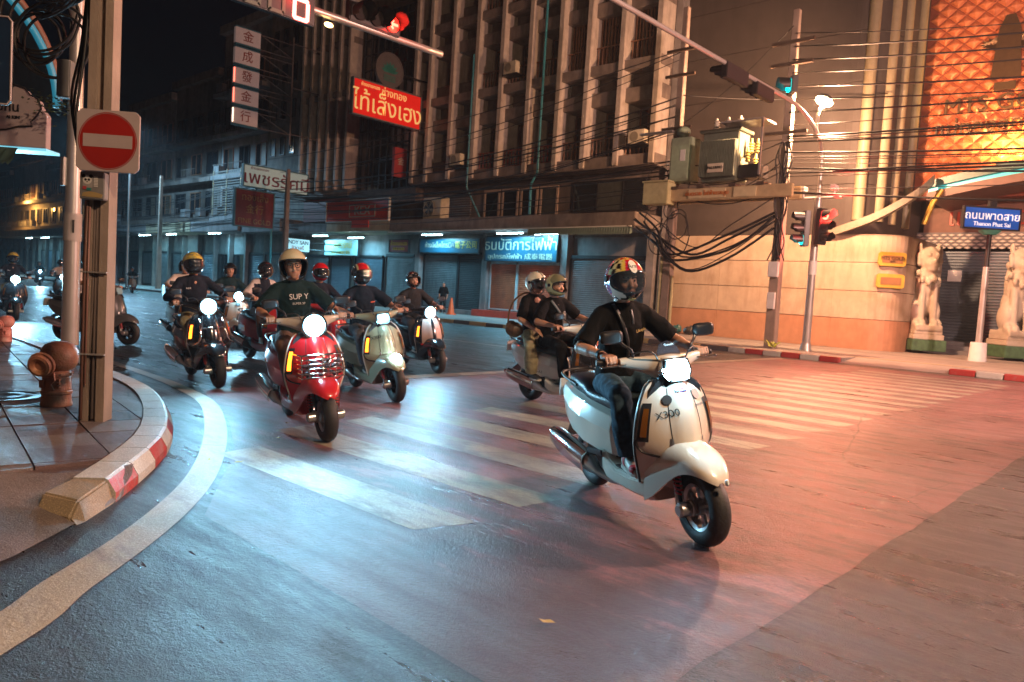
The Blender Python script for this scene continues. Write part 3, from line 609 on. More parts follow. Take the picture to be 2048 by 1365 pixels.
stext('lettering', 'เพชรรัศมี', M('letter_maroon', (.22, .02, .035), .4, var=.03), t, (-45.47, 25.75, 7.83), 1.12, facing='+x', sx=1.15, ext=.02); stext('lettering', 'ห้างเพชรทอง', MAT['letter_maroon'], t, (-45.47, 24.5, 8.45), .24, facing='+x')
t = hanging('gold_shop_sign', 'dark red hanging board reading FINE GOLD under the white sign', -45.4, 22.9, 25.5, 4.75, 7.0, M('sign_oxblood', (.17, .014, .012), .45), frame=MAT['frame_teal'])
dim = M('letter_dim_gold', (.30, .18, .05), .4)
stext('lettering', 'FINE GOLD', dim, t, (-45.37, 24.2, 5.05), .45, facing='+x'); stext('lettering', 'ทองเส็ง', dim, t, (-45.37, 24.2, 6.55), .6, facing='+x'); stext('lettering', '金行', dim, t, (-45.37, 24.2, 5.8), .62, facing='+x')
t = hanging('shop_light_box', 'small glowing blue and white light box over the shop doors', -42, 24.5, 26.2, 3.3, 4.05, M('lightbox_cyan', (.4, .65, .7), .4, emit=(.4, .85, 1), estr=.55))
stext('lettering', 'INDY SAN', M('letter_navy', (.01, .04, .10), .4), t, (-41.97, 25.35, 3.83), .33, facing='+x'); stext('lettering', 'จิวเวลรี่', M('letter_red', (.4, .02, .02), .4), t, (-41.97, 25.35, 3.5), .3, facing='+x')
t = hanging('tyre_sign', 'small round ended red sign projecting beside the dark bay', -35.6, 27.6, 28.5, 7.9, 9.6, M('sign_dusk_red', (.3, .03, .03), .5)); stext('lettering', '金', letterp, t, (-35.57, 28.05, 8.8), .5, facing='+x'); t.name = 'oval_sign'
tube_light('fluorescent tube at the dark shophouse under the louvres', -59, -57, 27.6, 4.8); tube_light('fluorescent tube at the second shophouse behind the black scooter', -67, -65, 27.6, 4.8)
tube_light('fluorescent tube at the far shopfront right of the concrete pole', -72.5, -70, 27.4, 4.75); tube_light('tube light over the distant lit blue shopfront', -101, -98, 27.2, 4.7); tube_light('second tube light at the far left shopfronts', -107, -104.5, 27.2, 4.7)
lamp('warm_shop_glow', 'AREA', (-112, 27.5, 9.5), 900, (1, .5, .12), None, 2, (-112, 29.4, 8))
# ================================================================== CORNER BANK / GOLD SHOP on the right
bankl = M('bank_stone', (.42, .335, .245), .6, var=.1, scale=3, bump=.15, dirt=(.24, .155, .09), dscale=1.6, damt=.6, streak=5)
bankd = M('bank_stone_base', (.40, .215, .125), .55, var=.12, scale=3, bump=.15, dirt=(.25, .12, .06), dscale=1.4, damt=.45, streak=4)
banku = M('bank_upper_wall', (.05, .041, .036), .7, var=.1, scale=2, bump=.15, dirt=(.028, .023, .02), dscale=.9, damt=.5, streak=6)
T = site('gold_shop', 'corner gold shop with stone cladding and an orange quilted upper facade', 'building', -12, 32)
XB = -17.8; arc = [(-9.6, 29.5), (-9.05, 29.62), (-8.62, 29.92), (-8.36, 30.4), (-8.26, 31.2), (-8.25, 33.0), (-8.25, 35.2)]
def strip(pts, z0, z1, d=.0):
    b = MB(); n = len(pts)
    P = [V((x, y, 0)) for x, y in pts]; N = []
    for i in range(n):
        t_ = (P[min(i + 1, n - 1)] - P[max(i - 1, 0)]).normalized(); N.append(V((t_.y, -t_.x, 0)))
    o = [P[i] + N[i] * d for i in range(n)]; q = [P[i] - N[i] * .3 for i in range(n)]
    rings = [[(o[i].x, o[i].y, z0), (o[i].x, o[i].y, z1), (q[i].x, q[i].y, z1), (q[i].x, q[i].y, z0)] for i in range(n)]
    return b.loft(rings)
rows = [(.15, 1.28, bankd), (1.3, 2.33, bankl), (2.35, 3.4, bankl), (3.42, 4.45, bankl)]
xsb = [XB, -15.4, -13.0, -10.62]
for z0, z1, m in rows:
    for i in range(3): MB().box(xsb[i] + .004, xsb[i + 1] - .004, 29.5, 29.8, z0, z1).build('cladding_panel', m, T, bevel=.006)
    sm = smoothpts([(x, y, 0) for x, y in [(-10.62, 29.5)] + arc], 3); strip([(p.x, p.y) for p in sm], z0, z1).build('cladding_panel', m, T)
su = smoothpts([(x, y, 0) for x, y in [(-10.62, 29.5), (-10.3, 29.52), (-9.9, 29.7), (-9.6, 30.15), (-9.42, 30.8), (-9.33, 31.8), (-9.3, 33.0), (-9.3, 35.2)]], 3); MB().prism([(p.x, p.y) for p in sm] + [(-10.62, 35.2)], 4.40, 4.447).build('ledge_top', bankl, T)
z = 4.47
while z < 25:
    h = 1.9
    MB().box(XB, -10.62, 29.5, 29.8, z, z + h - .02).build('upper_panel', banku, T, bevel=.006); strip([(p.x, p.y) for p in su], z, z + h - .02).build('upper_panel', banku, T); z += h
MB().box(XB + .02, -9.62, 30.9, 36, .1, 25).build('core_wall', concd, T)
MB().box(XB - .32, XB - .01, 29.0, 30.5, .1, 25).build('corner_pier', greyw, T)
pil = M('pilaster_cream', (.27, .235, .145), .5, var=.08, dirt=(.24, .20, .12), damt=.55, streak=6)
for (x, y) in [(-9.98, 29.62), (-9.52, 30.4), (-9.36, 31.4), (-9.28, 32.9)]:
    MB().tube([(x, y, 5.0), (x, y, 25)], .21, 14).build('pilaster', pil, T, smooth=True)
led = smoothpts([(-10.9, 29.3, 4.35), (-10.2, 29.15, 4.55), (-9.3, 29.2, 4.9), (-8.6, 29.45, 5.35), (-8.05, 30.0, 5.9), (-7.85, 31.0, 6.5)], 4)
b = MB(); b.loft([[tuple(p + V((0, 0, 0))), tuple(p + V((0, 0, .28))), tuple(p + V((-.1, .5, .28))), tuple(p + V((-.1, .5, 0)))] for p in led]); b.build('sweeping_ledge', M('ledge_pale', (.26, .235, .18), .5), T)
# recessed entrance
MB().box(-9.1, 6, 35.1, 36, .1, 25).build('entrance_wall', M('entrance_brown', (.18, .09, .06), .6), T)
shutter(T, -9.4, -4.6, .55, 4.3, 35.0, steelb, blackm, .12); MB().box(-8.0, -7.5, 34.92, 34.98, 3.05, 3.5).build('letter_slot', white, T)
b = MB()
for iz in range(5):
    for ix in range(16): x = -9.3 + ix * .3 + (iz % 2) * .15; z = 4.42 + iz * .13; b.add([(x, 34.85, z), (x + .13, 34.85, z + .045), (x + .26, 34.85, z), (x + .13, 34.85, z - .045), (x, 34.9, z), (x + .13, 34.9, z + .045), (x + .26, 34.9, z), (x + .13, 34.9, z - .045)], [(0, 1, 2, 3), (0, 1, 5, 4), (1, 2, 6, 5), (2, 3, 7, 6), (3, 0, 4, 7)])
b.build('fretwork', M('fret_white', (.55, .52, .48), .5), T); MB().box(-9.4, -4.5, 34.9, 35.02, 4.3, 5.05).build('fret_backing', M('fret_grey', (.15, .15, .16), .6), T)
stext('lettering', 'แม่ทองสุก', M('letter_brickred', (.42, .05, .02), .4), T, (-6.2, 35.07, 5.65), 1.0, ext=.05)
MB().box(-4.5, 3, 34.6, 35.1, .5, 5.2).build('timber_panel', woodf, T)
for k in range(3): MB().box(-9.0, 6, 32.9 + k * .5, 33.4 + k * .5 if k < 2 else 35.1, .1, .3 + k * .16).build('step', M('step_grey', (.15, .15, .155), .5), T, bevel=.012)
MB().box(-5.9, -5.2, 32.87, 32.9, .35, .55).build('notice_plate', white, T)
# arched entrance canopy with teal light trough
cp = [(-8.2 + (11.2) * i / 24, 6.05 + .75 * math.sin(PI * i / 24)) for i in range(25)]
for nm, za, zb, ya, m in [('canopy_fascia', .35, .62, 31.6, M('canopy_green', (.05, .12, .10), .4)), ('canopy_trough', .18, .34, 31.75, M('teal_glow', (.05, .5, .5), .4, emit=(.03, .62, .62), estr=.4)), ('canopy_soffit', -.12, .17, 31.6, M('canopy_brown', (.14, .075, .055), .5))]:
    b = MB(); b.loft([[(x, ya, z + za), (x, ya, z + zb), (x, 35.1, z + zb), (x, 35.1, z + za)] for x, z in cp]); b.build(nm, m, T)
MB().tube([(-8.15, 31.4, 5.0), (-7.95, 31.5, 5.8), (-7.7, 31.6, 6.3)], .1, 8).build('gilt_bracket', M('gilt', (.55, .36, .05), .4, .5), T)
# orange quilted facade above
orange = M('quilt_orange', (.50, .16, .06), .45, var=.1, scale=3)
MB().box(-9.29, 4, 33.9, 34.4, 6.3, 25).build('quilt_backing', M('quilt_seam', (.22, .05, .02), .6), T)
dw, dh = .66, .56; dm = MB0(); dm.add([(-dw / 2 + .015, 0, 0), (0, 0, dh / 2 - .015), (dw / 2 - .015, 0, 0), (0, 0, -dh / 2 + .015), (0, -.13, 0), (-.17, -.1, .0), (0, -.1, .14), (.17, -.1, 0), (0, -.1, -.14)], [(0, 1, 6, 5), (1, 2, 7, 6), (2, 3, 8, 7), (3, 0, 5, 8), (5, 6, 4), (6, 7, 4), (7, 8, 4), (8, 5, 4)])
dme = dm.mesh('quilt_tile', False, [orange])
for iz in range(34):
    for ix in range(8):
        x = -8.96 + ix * dw + (iz % 2) * dw / 2; z = 6.75 + iz * dh / 2
        o = ob('quilt_tile', dme, T); o.location = (x + 12, 33.9 - 32, z)
darkgold = M('emblem_bronze', (.10, .06, .03), .4, .6)
stext('lettering', 'MTS GOLD', darkgold, T, (-6.35, 33.7, 9.85), .85, ext=.07, sx=1.0); stext('lettering', 'แม่ทองสุก โกลด์', darkgold, T, (-6.3, 33.7, 9.0), .75, ext=.07)
b = MB(); b.prism([(-6.9, 10.75), (-5.9, 10.75), (-6.05, 12.6), (-6.25, 13.1), (-6.55, 13.1), (-6.75, 12.6)], 33.6, 33.75, 'xz')
for sg in (-1, 1):
    for k in range(6):
        a = math.radians(20 + k * 20) * sg; c = V((-6.4, 33.68, 11.3 + k * .22)); d = V((math.sin(a), 0, math.cos(a))); s_ = V((d.z, 0, -d.x)); l = 1.15 - .05 * k
        b.add([c, c + d * l * .5 + s_ * .16 + V((0, -.06, 0)), c + d * l, c + d * l * .5 - s_ * .16 + V((0, -.06, 0))], [(0, 1, 2), (0, 2, 3)])
b.box(-6.75, -6.05, 33.62, 33.74, 10.3, 10.6); b.build('crest', darkgold, T)
t = site('floodlight', 'warm floodlight on the entrance canopy lighting the orange facade', 'floodlight', -5.6, 31.9); MB().box(-6.25, -5.55, 32.65, 33.0, 7.1, 7.4).build('housing', blackm, t, bevel=.03); MB().box(-6.2, -5.6, 32.8, 32.98, 7.401, 7.41).build('lens', M('flood_lens', (1, .8, .5), .3, emit=(1, .6, .2), estr=12), t)
MB().tube([(-5.9, 32.8, 7.1), (-5.9, 32.9, 6.7)], .03, 6).build('bracket', blackm, t)
lamp('flood', 'SPOT', (-5.9, 32.9, 7.5), 1300, (1, .55, .18), None, .1, (-6.3, 34, 10), 150, .9)
for i, (x, y, z, rz) in enumerate([(0, 0, 3.55, 0), (0, 0, 2.75, 0)]):
    t = thing('name_plaque', ['carved gilt plaque on the curved wall corner, the upper of two', 'hollow centred gilt plaque on the curved wall, below the other plaque'][i], 'plaque', (-8.70, 29.80, z), math.radians(38), 'gilt plaques by the entrance')
    b = MB0(); b.prism([(-.5, -.2), (-.42, -.26), (.42, -.26), (.5, -.2), (.5, .2), (.42, .26), (-.42, .26), (-.5, .2)], -.08, .0, 'xz'); b.build('frame', MAT['gilt'], t, bevel=.015)
    b = MB0(); b.box(-.36, .36, -.1, -.081, -.13, .13); b.build('panel', M('plaque_brown', (.25, .12, .04), .5), t)
    if i == 0: text('lettering', 'MTS GOLD', darkgold, t, (0, -.105, .03), .17); text('lettering', '金行', darkgold, t, (0, -.105, -.09), .1)
# ================================================================== STREET FURNITURE
MB = MB0
def union(mb, voxel, name, mats, sm=4, disp=None, fac=.5):
    """fuse overlapping closed shapes into one continuous skin"""
    me = mb.mesh('raw'); o = bpy.data.objects.new('raw', me); COL.objects.link(o)
    r = o.modifiers.new('r', 'REMESH'); r.mode = 'VOXEL'; r.voxel_size = voxel; r.use_smooth_shade = True
    if sm: s = o.modifiers.new('s', 'SMOOTH'); s.factor = fac; s.iterations = sm
    dg = bpy.context.evaluated_depsgraph_get(); out = bpy.data.meshes.new_from_object(o.evaluated_get(dg)); bpy.data.objects.remove(o); bpy.data.meshes.remove(me)
    out.name = name; out.materials.clear()
    for m in mats: out.materials.append(m)
    if disp:
        n = len(out.vertices); no = [v.normal.copy() for v in out.vertices]
        for i, v in enumerate(out.vertices): v.co += no[i] * disp(v.co)
    out.polygons.foreach_set('use_smooth', [True] * len(out.polygons)); out.polygons.foreach_set('material_index', [0] * len(out.polygons)); out.update(); return out

stone = M('lion_marble', (.43, .39, .32), .6, var=.12, scale=8, bump=.3, bscale=30, dirt=(.28, .25, .2), dscale=4, damt=.5)
b = MB(); b.ell((0, .12, .62), (.36, .42, .42)).ell((0, -.02, .95), (.33, .33, .42)).ell((0, -.12, 1.22), (.30, .28, .3)).capsule((-.2, -.3, .12), (-.19, -.2, .95), .11, .13).capsule((.2, -.3, .12), (.19, -.2, .95), .11, .13)
b.ell((-.2, -.38, .1), (.13, .17, .1)).ell((.2, -.38, .1), (.13, .17, .1)).ell((-.34, -.02, .35), (.16, .32, .3)).ell((.34, -.02, .35), (.16, .32, .3)).ell((-.36, -.3, .1), (.12, .18, .1)).ell((.36, -.3, .1), (.12, .18, .1))
b.ell((0, -.12, 1.58), (.33, .31, .31)).ell((0, -.36, 1.48), (.22, .17, .14)).ell((0, -.36, 1.36), (.19, .13, .08)).ell((0, -.5, 1.54), (.09, .06, .06)).ell((-.13, -.34, 1.68), (.09, .1, .07)).ell((.13, -.34, 1.68), (.09, .1, .07)).ell((-.3, -.05, 1.85), (.07, .1, .13)).ell((.3, -.05, 1.85), (.07, .1, .13))
rr = random.Random(5)
for k in range(46):
    a = rr.uniform(0, 2 * PI); z = rr.uniform(1.0, 1.86); rad = .36 if z < 1.75 else .26
    if math.sin(a) < -.55 and z > 1.25: continue
    b.ell((rad * math.cos(a), -.08 + rad * .95 * math.sin(a), z), (.085,) * 3, 8, 6)
b.capsule((0, .5, .5), (.05, .56, 1.1), .09, .14).box(-.44, .44, -.56, .56, -.08, .06)
lion = union(b, .03, 'lion_figure', [stone], 2)
def lion_at(x, y, z0, rz, label, s=1.25):
    t = thing('lion_statue', label, 'statue', (x, y, z0), rz, 'marble guardian lions at the entrance')
    MB().box(-.62, .62, -.75, .75, 0, .42).build('pedestal', M('pedestal_green', (.05, .12, .06), .55, var=.3, scale=6), t, bevel=.02); MB().box(-.55, .55, -.68, .68, .421, .62).box(-.5, .5, -.63, .63, .621, .8).build('plinth', stone, t, bevel=.02)
    o = ob('figure', lion, t); o.location = (0, 0, .86); o.scale = (s * .88, s * .95, s * 1.3); return t
lion_at(-7.95, 31.6, .25, math.radians(38), 'pale marble guardian lion left of the steel shutter at the entrance'); lion_at(-5.05, 31.9, .25, math.radians(38), 'marble guardian lion at the right photo edge past the street sign')

galv = M('galvanised', (.48, .46, .44), .38, .55, var=.1, scale=4, dirt=(.25, .22, .2), dscale=2, damt=.4)
polec = M('pole_concrete', (.30, .235, .19), .75, var=.18, scale=3, bump=.35, bscale=30, dirt=(.16, .11, .09), dscale=1.6, damt=.5, streak=6)
rubber = M('cable_black', (.012, .012, .013), .55, var=0)
def wire(pts, r, name, label, cat='cable', grp=None, n=5, sag=True, parent=None, mat=None):
    P = []
    if len(pts) == 2 and sag:
        a, c = V(pts[0]), V(pts[1]); s_ = sag if not isinstance(sag, bool) else (c - a).length * .025
        P = [a.lerp(c, k / 14) - V((0, 0, 4 * s_ * (k / 14) * (1 - k / 14))) for k in range(15)]
    else: P = smoothpts(pts, 6)
    o = MB().tube(P, r, n).build(name, mat or rubber, parent, smooth='all')
    if not parent: tag(o, label, cat, grp)
    return o
# ---- corner street lamp / signal pole on the far pavement
LX, LY = -9.61, 24.73
T = thing('signal_lamp_post', 'tall curved steel post carrying signals and the lit street lamp over the crossing', 'lamp post', (LX, LY, .15))
arm = smoothpts([(0, 0, 5.0), (0, 0, 5.9), (0, -.12, 6.5), (0, -.6, 7.0), (0, -2.2, 7.45), (0, -5, 7.5), (0, -13.5, 7.5)], 6)
MB().tube([(0, 0, 0), (0, 0, 2), (0, 0, 5.0)], [.13, .12, .11], 14).build('pole', galv, T, smooth=True); MB().tube(arm, .06, 10).build('arm', galv, T, smooth='all'); MB().cone((0, 0, 0), (0, 0, .25), .2, .15).build('base', galv, T, smooth=True); MB().cone((0, 0, 2.5), (0, 0, 2.95), .132, .132).build('notice_band', white, T, smooth=True)
MB().tube([(0, -.6, 7.0), (-.1, -.4, 7.6), (-.1, 0, 8.1)], .05, 8).build('lamp_bracket', galv, T, smooth='all')
MB().tube([(-.75, 0, 5.0), (.75, 0, 5.0)], .045, 8).build('camera_bar', galv, T)
for x in (-.5, .5): MB().box(x - .08, x + .08, -.22, .14, 5.22, 5.38).cone((x, 0, 5.0), (x, 0, 5.22), .03, .03).build('camera', white, T, bevel=.015)
lensw = M('lamp_lens', (1, .9, .7), .3, var=0, emit=(1, .66, .30), estr=60)
b = MB(); b.ell((-.1, .1, 8.22), (.2, .5, .12), 16, 8); h = b.build('lamp_head', blackm, T, smooth='all'); b = MB(); b.ell((-.1, .05, 8.12), (.2, .55, .13), 16, 8); b.build('lens', lensw, h, smooth='all')
lamp('lamp_glow', 'POINT', (-.1, -.1, 7.85), 6600, (1, .50, .27), T, .2)
sigred = M('signal_red_lit', (1, .05, .03), .4, var=0, emit=(1, .035, .02), estr=18); sigcy = M('signal_green_lit', (.0, .6, .6), .4, var=0, emit=(.0, .75, .72), estr=7); siggl = M('signal_red_glow', (1, .1, .05), .4, var=0, emit=(1, .02, .012), estr=1.6)
sigoff = M('signal_lens_dark', (.03, .025, .025), .15, var=0); sigbox = M('signal_black', (.02, .02, .022), .4)
def signal_head(parent, c, face, lit, n=3, vertical=True, r=.14, arrow=False, grp=None):
    """box of n lenses with visors; face = outward direction (unit, horizontal)"""
    f = V(face); s_ = V((0, 0, 1)).cross(f); c = V(c); up = V((0, 0, 1)); stp = r * 2.45; ax = up if vertical else s_
    R = Matrix((s_, f, up)).transposed() if True else None
    L_ = n * stp + .06; dims = (r * 2.5, .18, L_) if vertical else (L_, .18, r * 2.5)
    h = MB().cbox(c, dims, R).build('signal_head', sigbox, parent, bevel=.02)
    for k in range(n):
        p = c + ax * ((n - 1) / 2 - k) * stp + f * .1
        m = {'r': sigred, 'g': sigcy, 'd': sigoff}[lit[k]]
        if arrow and lit[k] == 'r':
            MB().tube([p, p + f * .03], r, 20).build('lens', siggl, h, smooth=True)
            b = MB(); q = p + f * .035
            def A(u, w): return q + s_ * (u * r) + up * (w * r)
            b.add([A(-.75, 0), A(-.05, .7), A(.2, .45), A(-.05, .18), A(.8, .18), A(.8, -.18), A(-.05, -.18), A(.2, -.45), A(-.05, -.7)], [(0, 1, 2, 3, 4, 5, 6, 7, 8)]); b.build('arrow', sigred, h)
        else: MB().tube([p, p + f * .03], r, 20).build('lens', m, h, smooth=True)
        b = MB(); rings = []
        for q, l in ((0, .0), (1, .34)):
            rings.append([tuple(p + f * (l * (1 if math.sin(a) > -.2 else .6)) + (s_ * math.cos(a) + up * math.sin(a)) * (r + .018)) for a in [math.radians(-35 + 250 * k_ / 14) for k_ in range(15)]])
        b.loft(rings, False, False); b.build('visor', sigbox, h, smooth='all')
    return h
signal_head(T, (.22, -.12, 4.05), (.94, -.34, 0), 'rdd', r=.15)
signal_head(T, (-.32, -.05, 4.0), (-.75, -.66, 0), 'ddg', r=.15)
signal_head(T, (-.05, -2.6, 7.98), (-.78, -.63, 0), 'gdd', 1, False, r=.2)
signal_head(T, (.0, -6.3, 7.35), (-1, 0, 0), 'ddd', 3, False, r=.16); signal_head(T, (.0, -4.6, 7.3), (-1, 0, 0), 'ddd', 3, False, r=.14)
lamp('signal_glow', 'POINT', (.62, -.3, 4.4), 480, (1, .03, .02), T, .1)
# ---- concrete utility poles with transformer platform
def upole(x, y, h, label, grp='concrete utility poles'):
    t = thing('utility_pole', label, 'pole', (x, y, .15), 0, grp); MB().loft([[(-a, -a, z), (a, -a, z), (a, a, z), (-a, a, z)] for a, z in ((.17, 0), (.10, h))]).build('post', polec, t, bevel=.015); return t
PB = upole(-10.56, 24.14, 11, 'concrete power pole between transformer and street lamp with white meter boxes'); PA = upole(-14.75, 24.3, 12, 'concrete power pole behind the front rider at the left end of the transformer platform')
MB().box(-.17, .17, -.3, -.18, 2.35, 2.85).build('meter_box', white, PB, bevel=.015); MB().box(-.13, .13, -.28, -.18, 1.3, 1.85).build('meter_box', white, PB, bevel=.015)
bracket = M('bracket_rust', (.1, .07, .05), .6, .4)
for z in (9.2, 9.9, 7.0): MB().box(-.7, .7, -.2, -.1, z, z + .1).build('crossarm', bracket, PB)
for z in (9.5, 10.4, 7.6): MB().box(-.6, .6, -.2, -.1, z, z + .1).build('crossarm', bracket, PA)
# conduits on pole A
b = MB(); b.tube([(-.25, -.1, 0), (-.25, -.1, 3.0)], .07, 8).tube([(.26, -.1, 0), (.26, -.1, 2.3)], .06, 8); b.build('conduit', M('conduit_cream', (.45, .42, .22), .5), PA)
platm = M('platform_concrete', (.46, .36, .20), .7, var=.12, dirt=(.3, .22, .12), damt=.5)
T = thing('transformer_platform', 'long pale beam between the two power poles carrying the transformer', 'platform', (-12.5, 24.2, 5.1))
for y in (-.45, .25): MB().box(-2.9, 2.4, y, y + .18, 0, .42).build('beam', platm, T, bevel=.02)
for x in (-2.0, -1.0, .2, 1.2): MB().box(x, x + .25, -.5, .6, .421, .52).build('bearer', bracket, T)
b = MB(); b.box(-1.3, .1, -.48, -.452, .06, .38).box(.4, 1.2, -.48, -.452, .06, .38); b.build('sign_plate', M('plate_cream', (.58, .5, .3), .5), T)
text('lettering', 'อันตราย ไฟฟ้าแรงสูง', M('plate_orange', (.5, .15, .03), .5), T, (-.6, -.49, .22), .2)
trg = M('transformer_green', (.17, .21, .16), .45, .1, var=.12, dirt=(.10, .10, .07), damt=.5)
T = thing('transformer', 'grey green finned electrical transformer on the raised platform', 'transformer', (-12.6, 24.15, 5.65))
MB().box(-.85, .5, -.3, .5, .1, 1.75).build('tank', trg, T, bevel=.03); b = MB()
for k in range(22): x = -.82 + k * .061; b.box(x, x + .022, -.55, -.3, .22, 1.45)
b.build('cooling_fins', trg, T); MB().box(-.95, .6, -.42, .6, 1.751, 1.86).build('lid', trg, T, bevel=.02); MB().box(-.45, .12, -.6, -.56, .35, .65).build('name_plate', M('plate_pale', (.6, .55, .42), .5), T)
text('lettering', 'PALERMO', blackm, T, (-.165, -.605, .5), .13)
insul = M('insulator', (.62, .60, .52), .25); b = MB()
for x in (-.6, -.15, .3):
    b.lathe([(.05, 1.86)] + [q for k in range(5) for q in ((.12, 1.9 + .08 * k), (.06, 1.93 + .08 * k))] + [(.03, 2.35), (.0, 2.36)], 12, (x, .1, 0))
b.build('insulator', insul, T, smooth=True); b = MB()
for x, y, z in ((.75, -.1, 1.0), (.95, .1, .8), (1.1, -.15, 1.25), (.72, .2, 1.35)): b.lathe([(.04, z - .3)] + [q for k in range(4) for q in ((.10, z - .25 + .09 * k), (.05, z - .2 + .09 * k))] + [(.03, z + .2), (0, z + .21)], 10, (x, y, 0))
b.build('bushing', M('bushing_yellow', (.6, .5, .15), .3), T, smooth=True); MB().box(.55, 1.3, -.3, .4, .15, .6).build('terminal_box', blackm, T, bevel=.02); MB().box(-.12, 1.4, -.5, .5, 2.0, 2.06).box(1.34, 1.4, -.5, -.44, .2, 2.0).build('guard_frame', galv, T)
T = thing('switch_cabinet', 'pale green switch cabinet beside the transformer on the platform', 'cabinet', (-14.3, 24.1, 5.62)); MB().box(-.42, .42, -.3, .4, .2, 1.75).build('body', M('cabinet_mint', (.33, .44, .30), .5, dirt=(.2, .22, .14), damt=.5), T, bevel=.03); MB().box(-.36, .36, -.33, -.302, .28, 1.67).build('door', MAT['cabinet_mint'], T, bevel=.01); MB().box(.02, .22, -.345, -.331, .9, 1.3).build('label_plate', white, T); MB().ell((-.1, 0, 2.0), (.25, .25, .2)).build('cap', MAT['cabinet_mint'], T, smooth=True)
T = thing('junction_box', 'pale yellow junction box on the near side of the left power pole', 'box', (-15.05, 23.85, 5.0)); MB().box(-.52, .52, -.35, .2, 0, .78).build('body', M('box_cream', (.55, .52, .28), .5, dirt=(.35, .3, .12), damt=.4), T, bevel=.02); MB().box(-.56, .56, -.4, .25, .781, .84).build('lid', MAT['box_cream'], T, bevel=.015)
# overhead lines
rw = random.Random(11); n = 0
def line(a, c, r=.018, sag=True, lab=None, grp='power and telephone lines over the far pavement'):
    wire([a, c], r, 'overhead_cable', lab or 'thin black overhead line strung along the far pavement', 'cable', grp, 4, sag)
for k in range(9):
    z = 7.0 + k * .42; line((-10.5, 24.0, z), (18, 24.6 + rw.uniform(-1, 1), z + rw.uniform(-.2, 1.2)), rw.choice([.014, .02, .026]), .5 + .1 * k, 'thin overhead line fanning out high above the gold shop ledge', 'high lines over the gold shop')
for k in range(14): z = 5.2 + rw.random() * 1.9; line((-10.5, 24.0 + rw.uniform(-.1, .1), z), (18, 24.5 + rw.uniform(-1, 1), z + rw.uniform(-.9, .9)), rw.choice([.012, .018, .03]), .3 + rw.random() * .5, 'overhead line in the dense bundle low across the gold shop front', 'low line bundle over the gold shop')
for k in range(11): z = 7.4 + rw.random() * 3.4; line((-14.75, 24.2, z), (-48, 26.0 + rw.uniform(-.5, .5), z - 1.2 + rw.uniform(-.8, .8)), rw.choice([.014, .02, .03]), .5 + rw.random(), 'slanting overhead line crossing the upper floors of the finned block', 'high lines over the finned block')
for k in range(8): z = 5.2 + rw.random() * 1.5; line((-14.75, 24.2, z), (-48, 26.0 + rw.uniform(-.3, .3), z + .4 + rw.uniform(-.5, .6)), rw.choice([.012, .018, .03]), .3 + rw.random() * .5, 'overhead cable running just above the concrete shop canopy', 'cables over the shop canopy')
for k in range(12): z = 5.4 + rw.random() * 3; line((-48, 26.0, z), (-88, 27.0, z + rw.uniform(-.6, .6)), .025, .6 + rw.random() * .6, 'distant overhead line before the shophouses up the street', 'lines up the street')
for k in range(6): z = 5 + rw.random() * 1.5; line((-14.75, 24.2, z), (-10.55, 24.1, z + rw.uniform(-.8, .8)), .02, .2 + rw.random() * .6, 'short cable strung between the two poles near the transformer', 'short cables between the poles')
line((-10.6, 24.0, 10.6), (-17.8, 29.4, 9.3), .02); line((-14.7, 24.2, 9.0), (-9.3, 29.6, 9.6), .02)
line((-3.0, 9.0, 7.6), (5.0, 18.0, 6.3), .05, .3, 'thick black cable bundle crossing the top right corner', 'thick cables at the top right corner'); line((-3.0, 9.05, 7.45), (5.0, 18.2, 6.1), .035, .3, 'thick black cable bundle crossing the top right corner', 'thick cables at the top right corner')
# heavy sagging bundles and loops by pole A
for k in range(7):
    z = 3.5 + rw.random() * .9; wire([(-16.6 - rw.random(), 25.5, z + .9), (-15.2, 24.0, z + .1), (-14.0 + rw.uniform(-.5, .5), 23.9, z - .75 + rw.uniform(-.2, .2)), (-12.2, 23.9, z - .35 + rw.uniform(-.2, .3)), (-10.7, 24.0, z + .5 + rw.uniform(-.1, .5))], rw.choice([.02, .03, .045]), 'sagging_cable', 'heavy black cable sagging low between the two power poles', 'cable', 'sagging cable bundle between the poles')
for k in range(9):
    r_ = .35 + rw.random() * .45; cz = 3.7 + rw.random() * 2.2; cx = -14.75 + rw.uniform(-.7, .5)
    wire([(cx + r_ * math.cos(a * PI / 4) * .7, 24.0 + .1 * math.sin(a), cz + r_ * math.sin(a * PI / 4)) for a in range(9)], .02, 'cable_coil', 'black cable coil hanging on the left power pole', 'cable', 'cable coils on the left power pole')
for k in range(7):
    cx = -10.56 + rw.uniform(-.2, .2); wire([(cx + rw.uniform(-.15, .15), 23.93 + rw.uniform(-.03, .03), 6.9 - i * .55) for i in range(8)], .022, 'riser_cable', 'cable running down the front of the right power pole', 'cable', 'cables down the right power pole')
t = thing('awning_light', 'small unlit street light tube on the left power pole', 'light', (-15.2, 23.9, 7.6)); MB().box(-.9, .5, -.1, .1, 0, .08).build('casing', galv, t, bevel=.02)
for k, (x, y, h, lb) in enumerate([(-41.5, 24.2, 8, 'dark power pole standing between KEX board and white light box'), (-62, 25, 9, 'dark power pole far up the street left of the louvres')]): upole(x, y, h, lb)
wire([(-46.8, 26.2, 0.15), (-46.8, 26.2, 5.2)], .07, 'drain_post', 'thin teal post at the far kerb behind the beige scooter', 'post', None, 8, False, None, M('post_teal', (.05, .25, .27), .5))
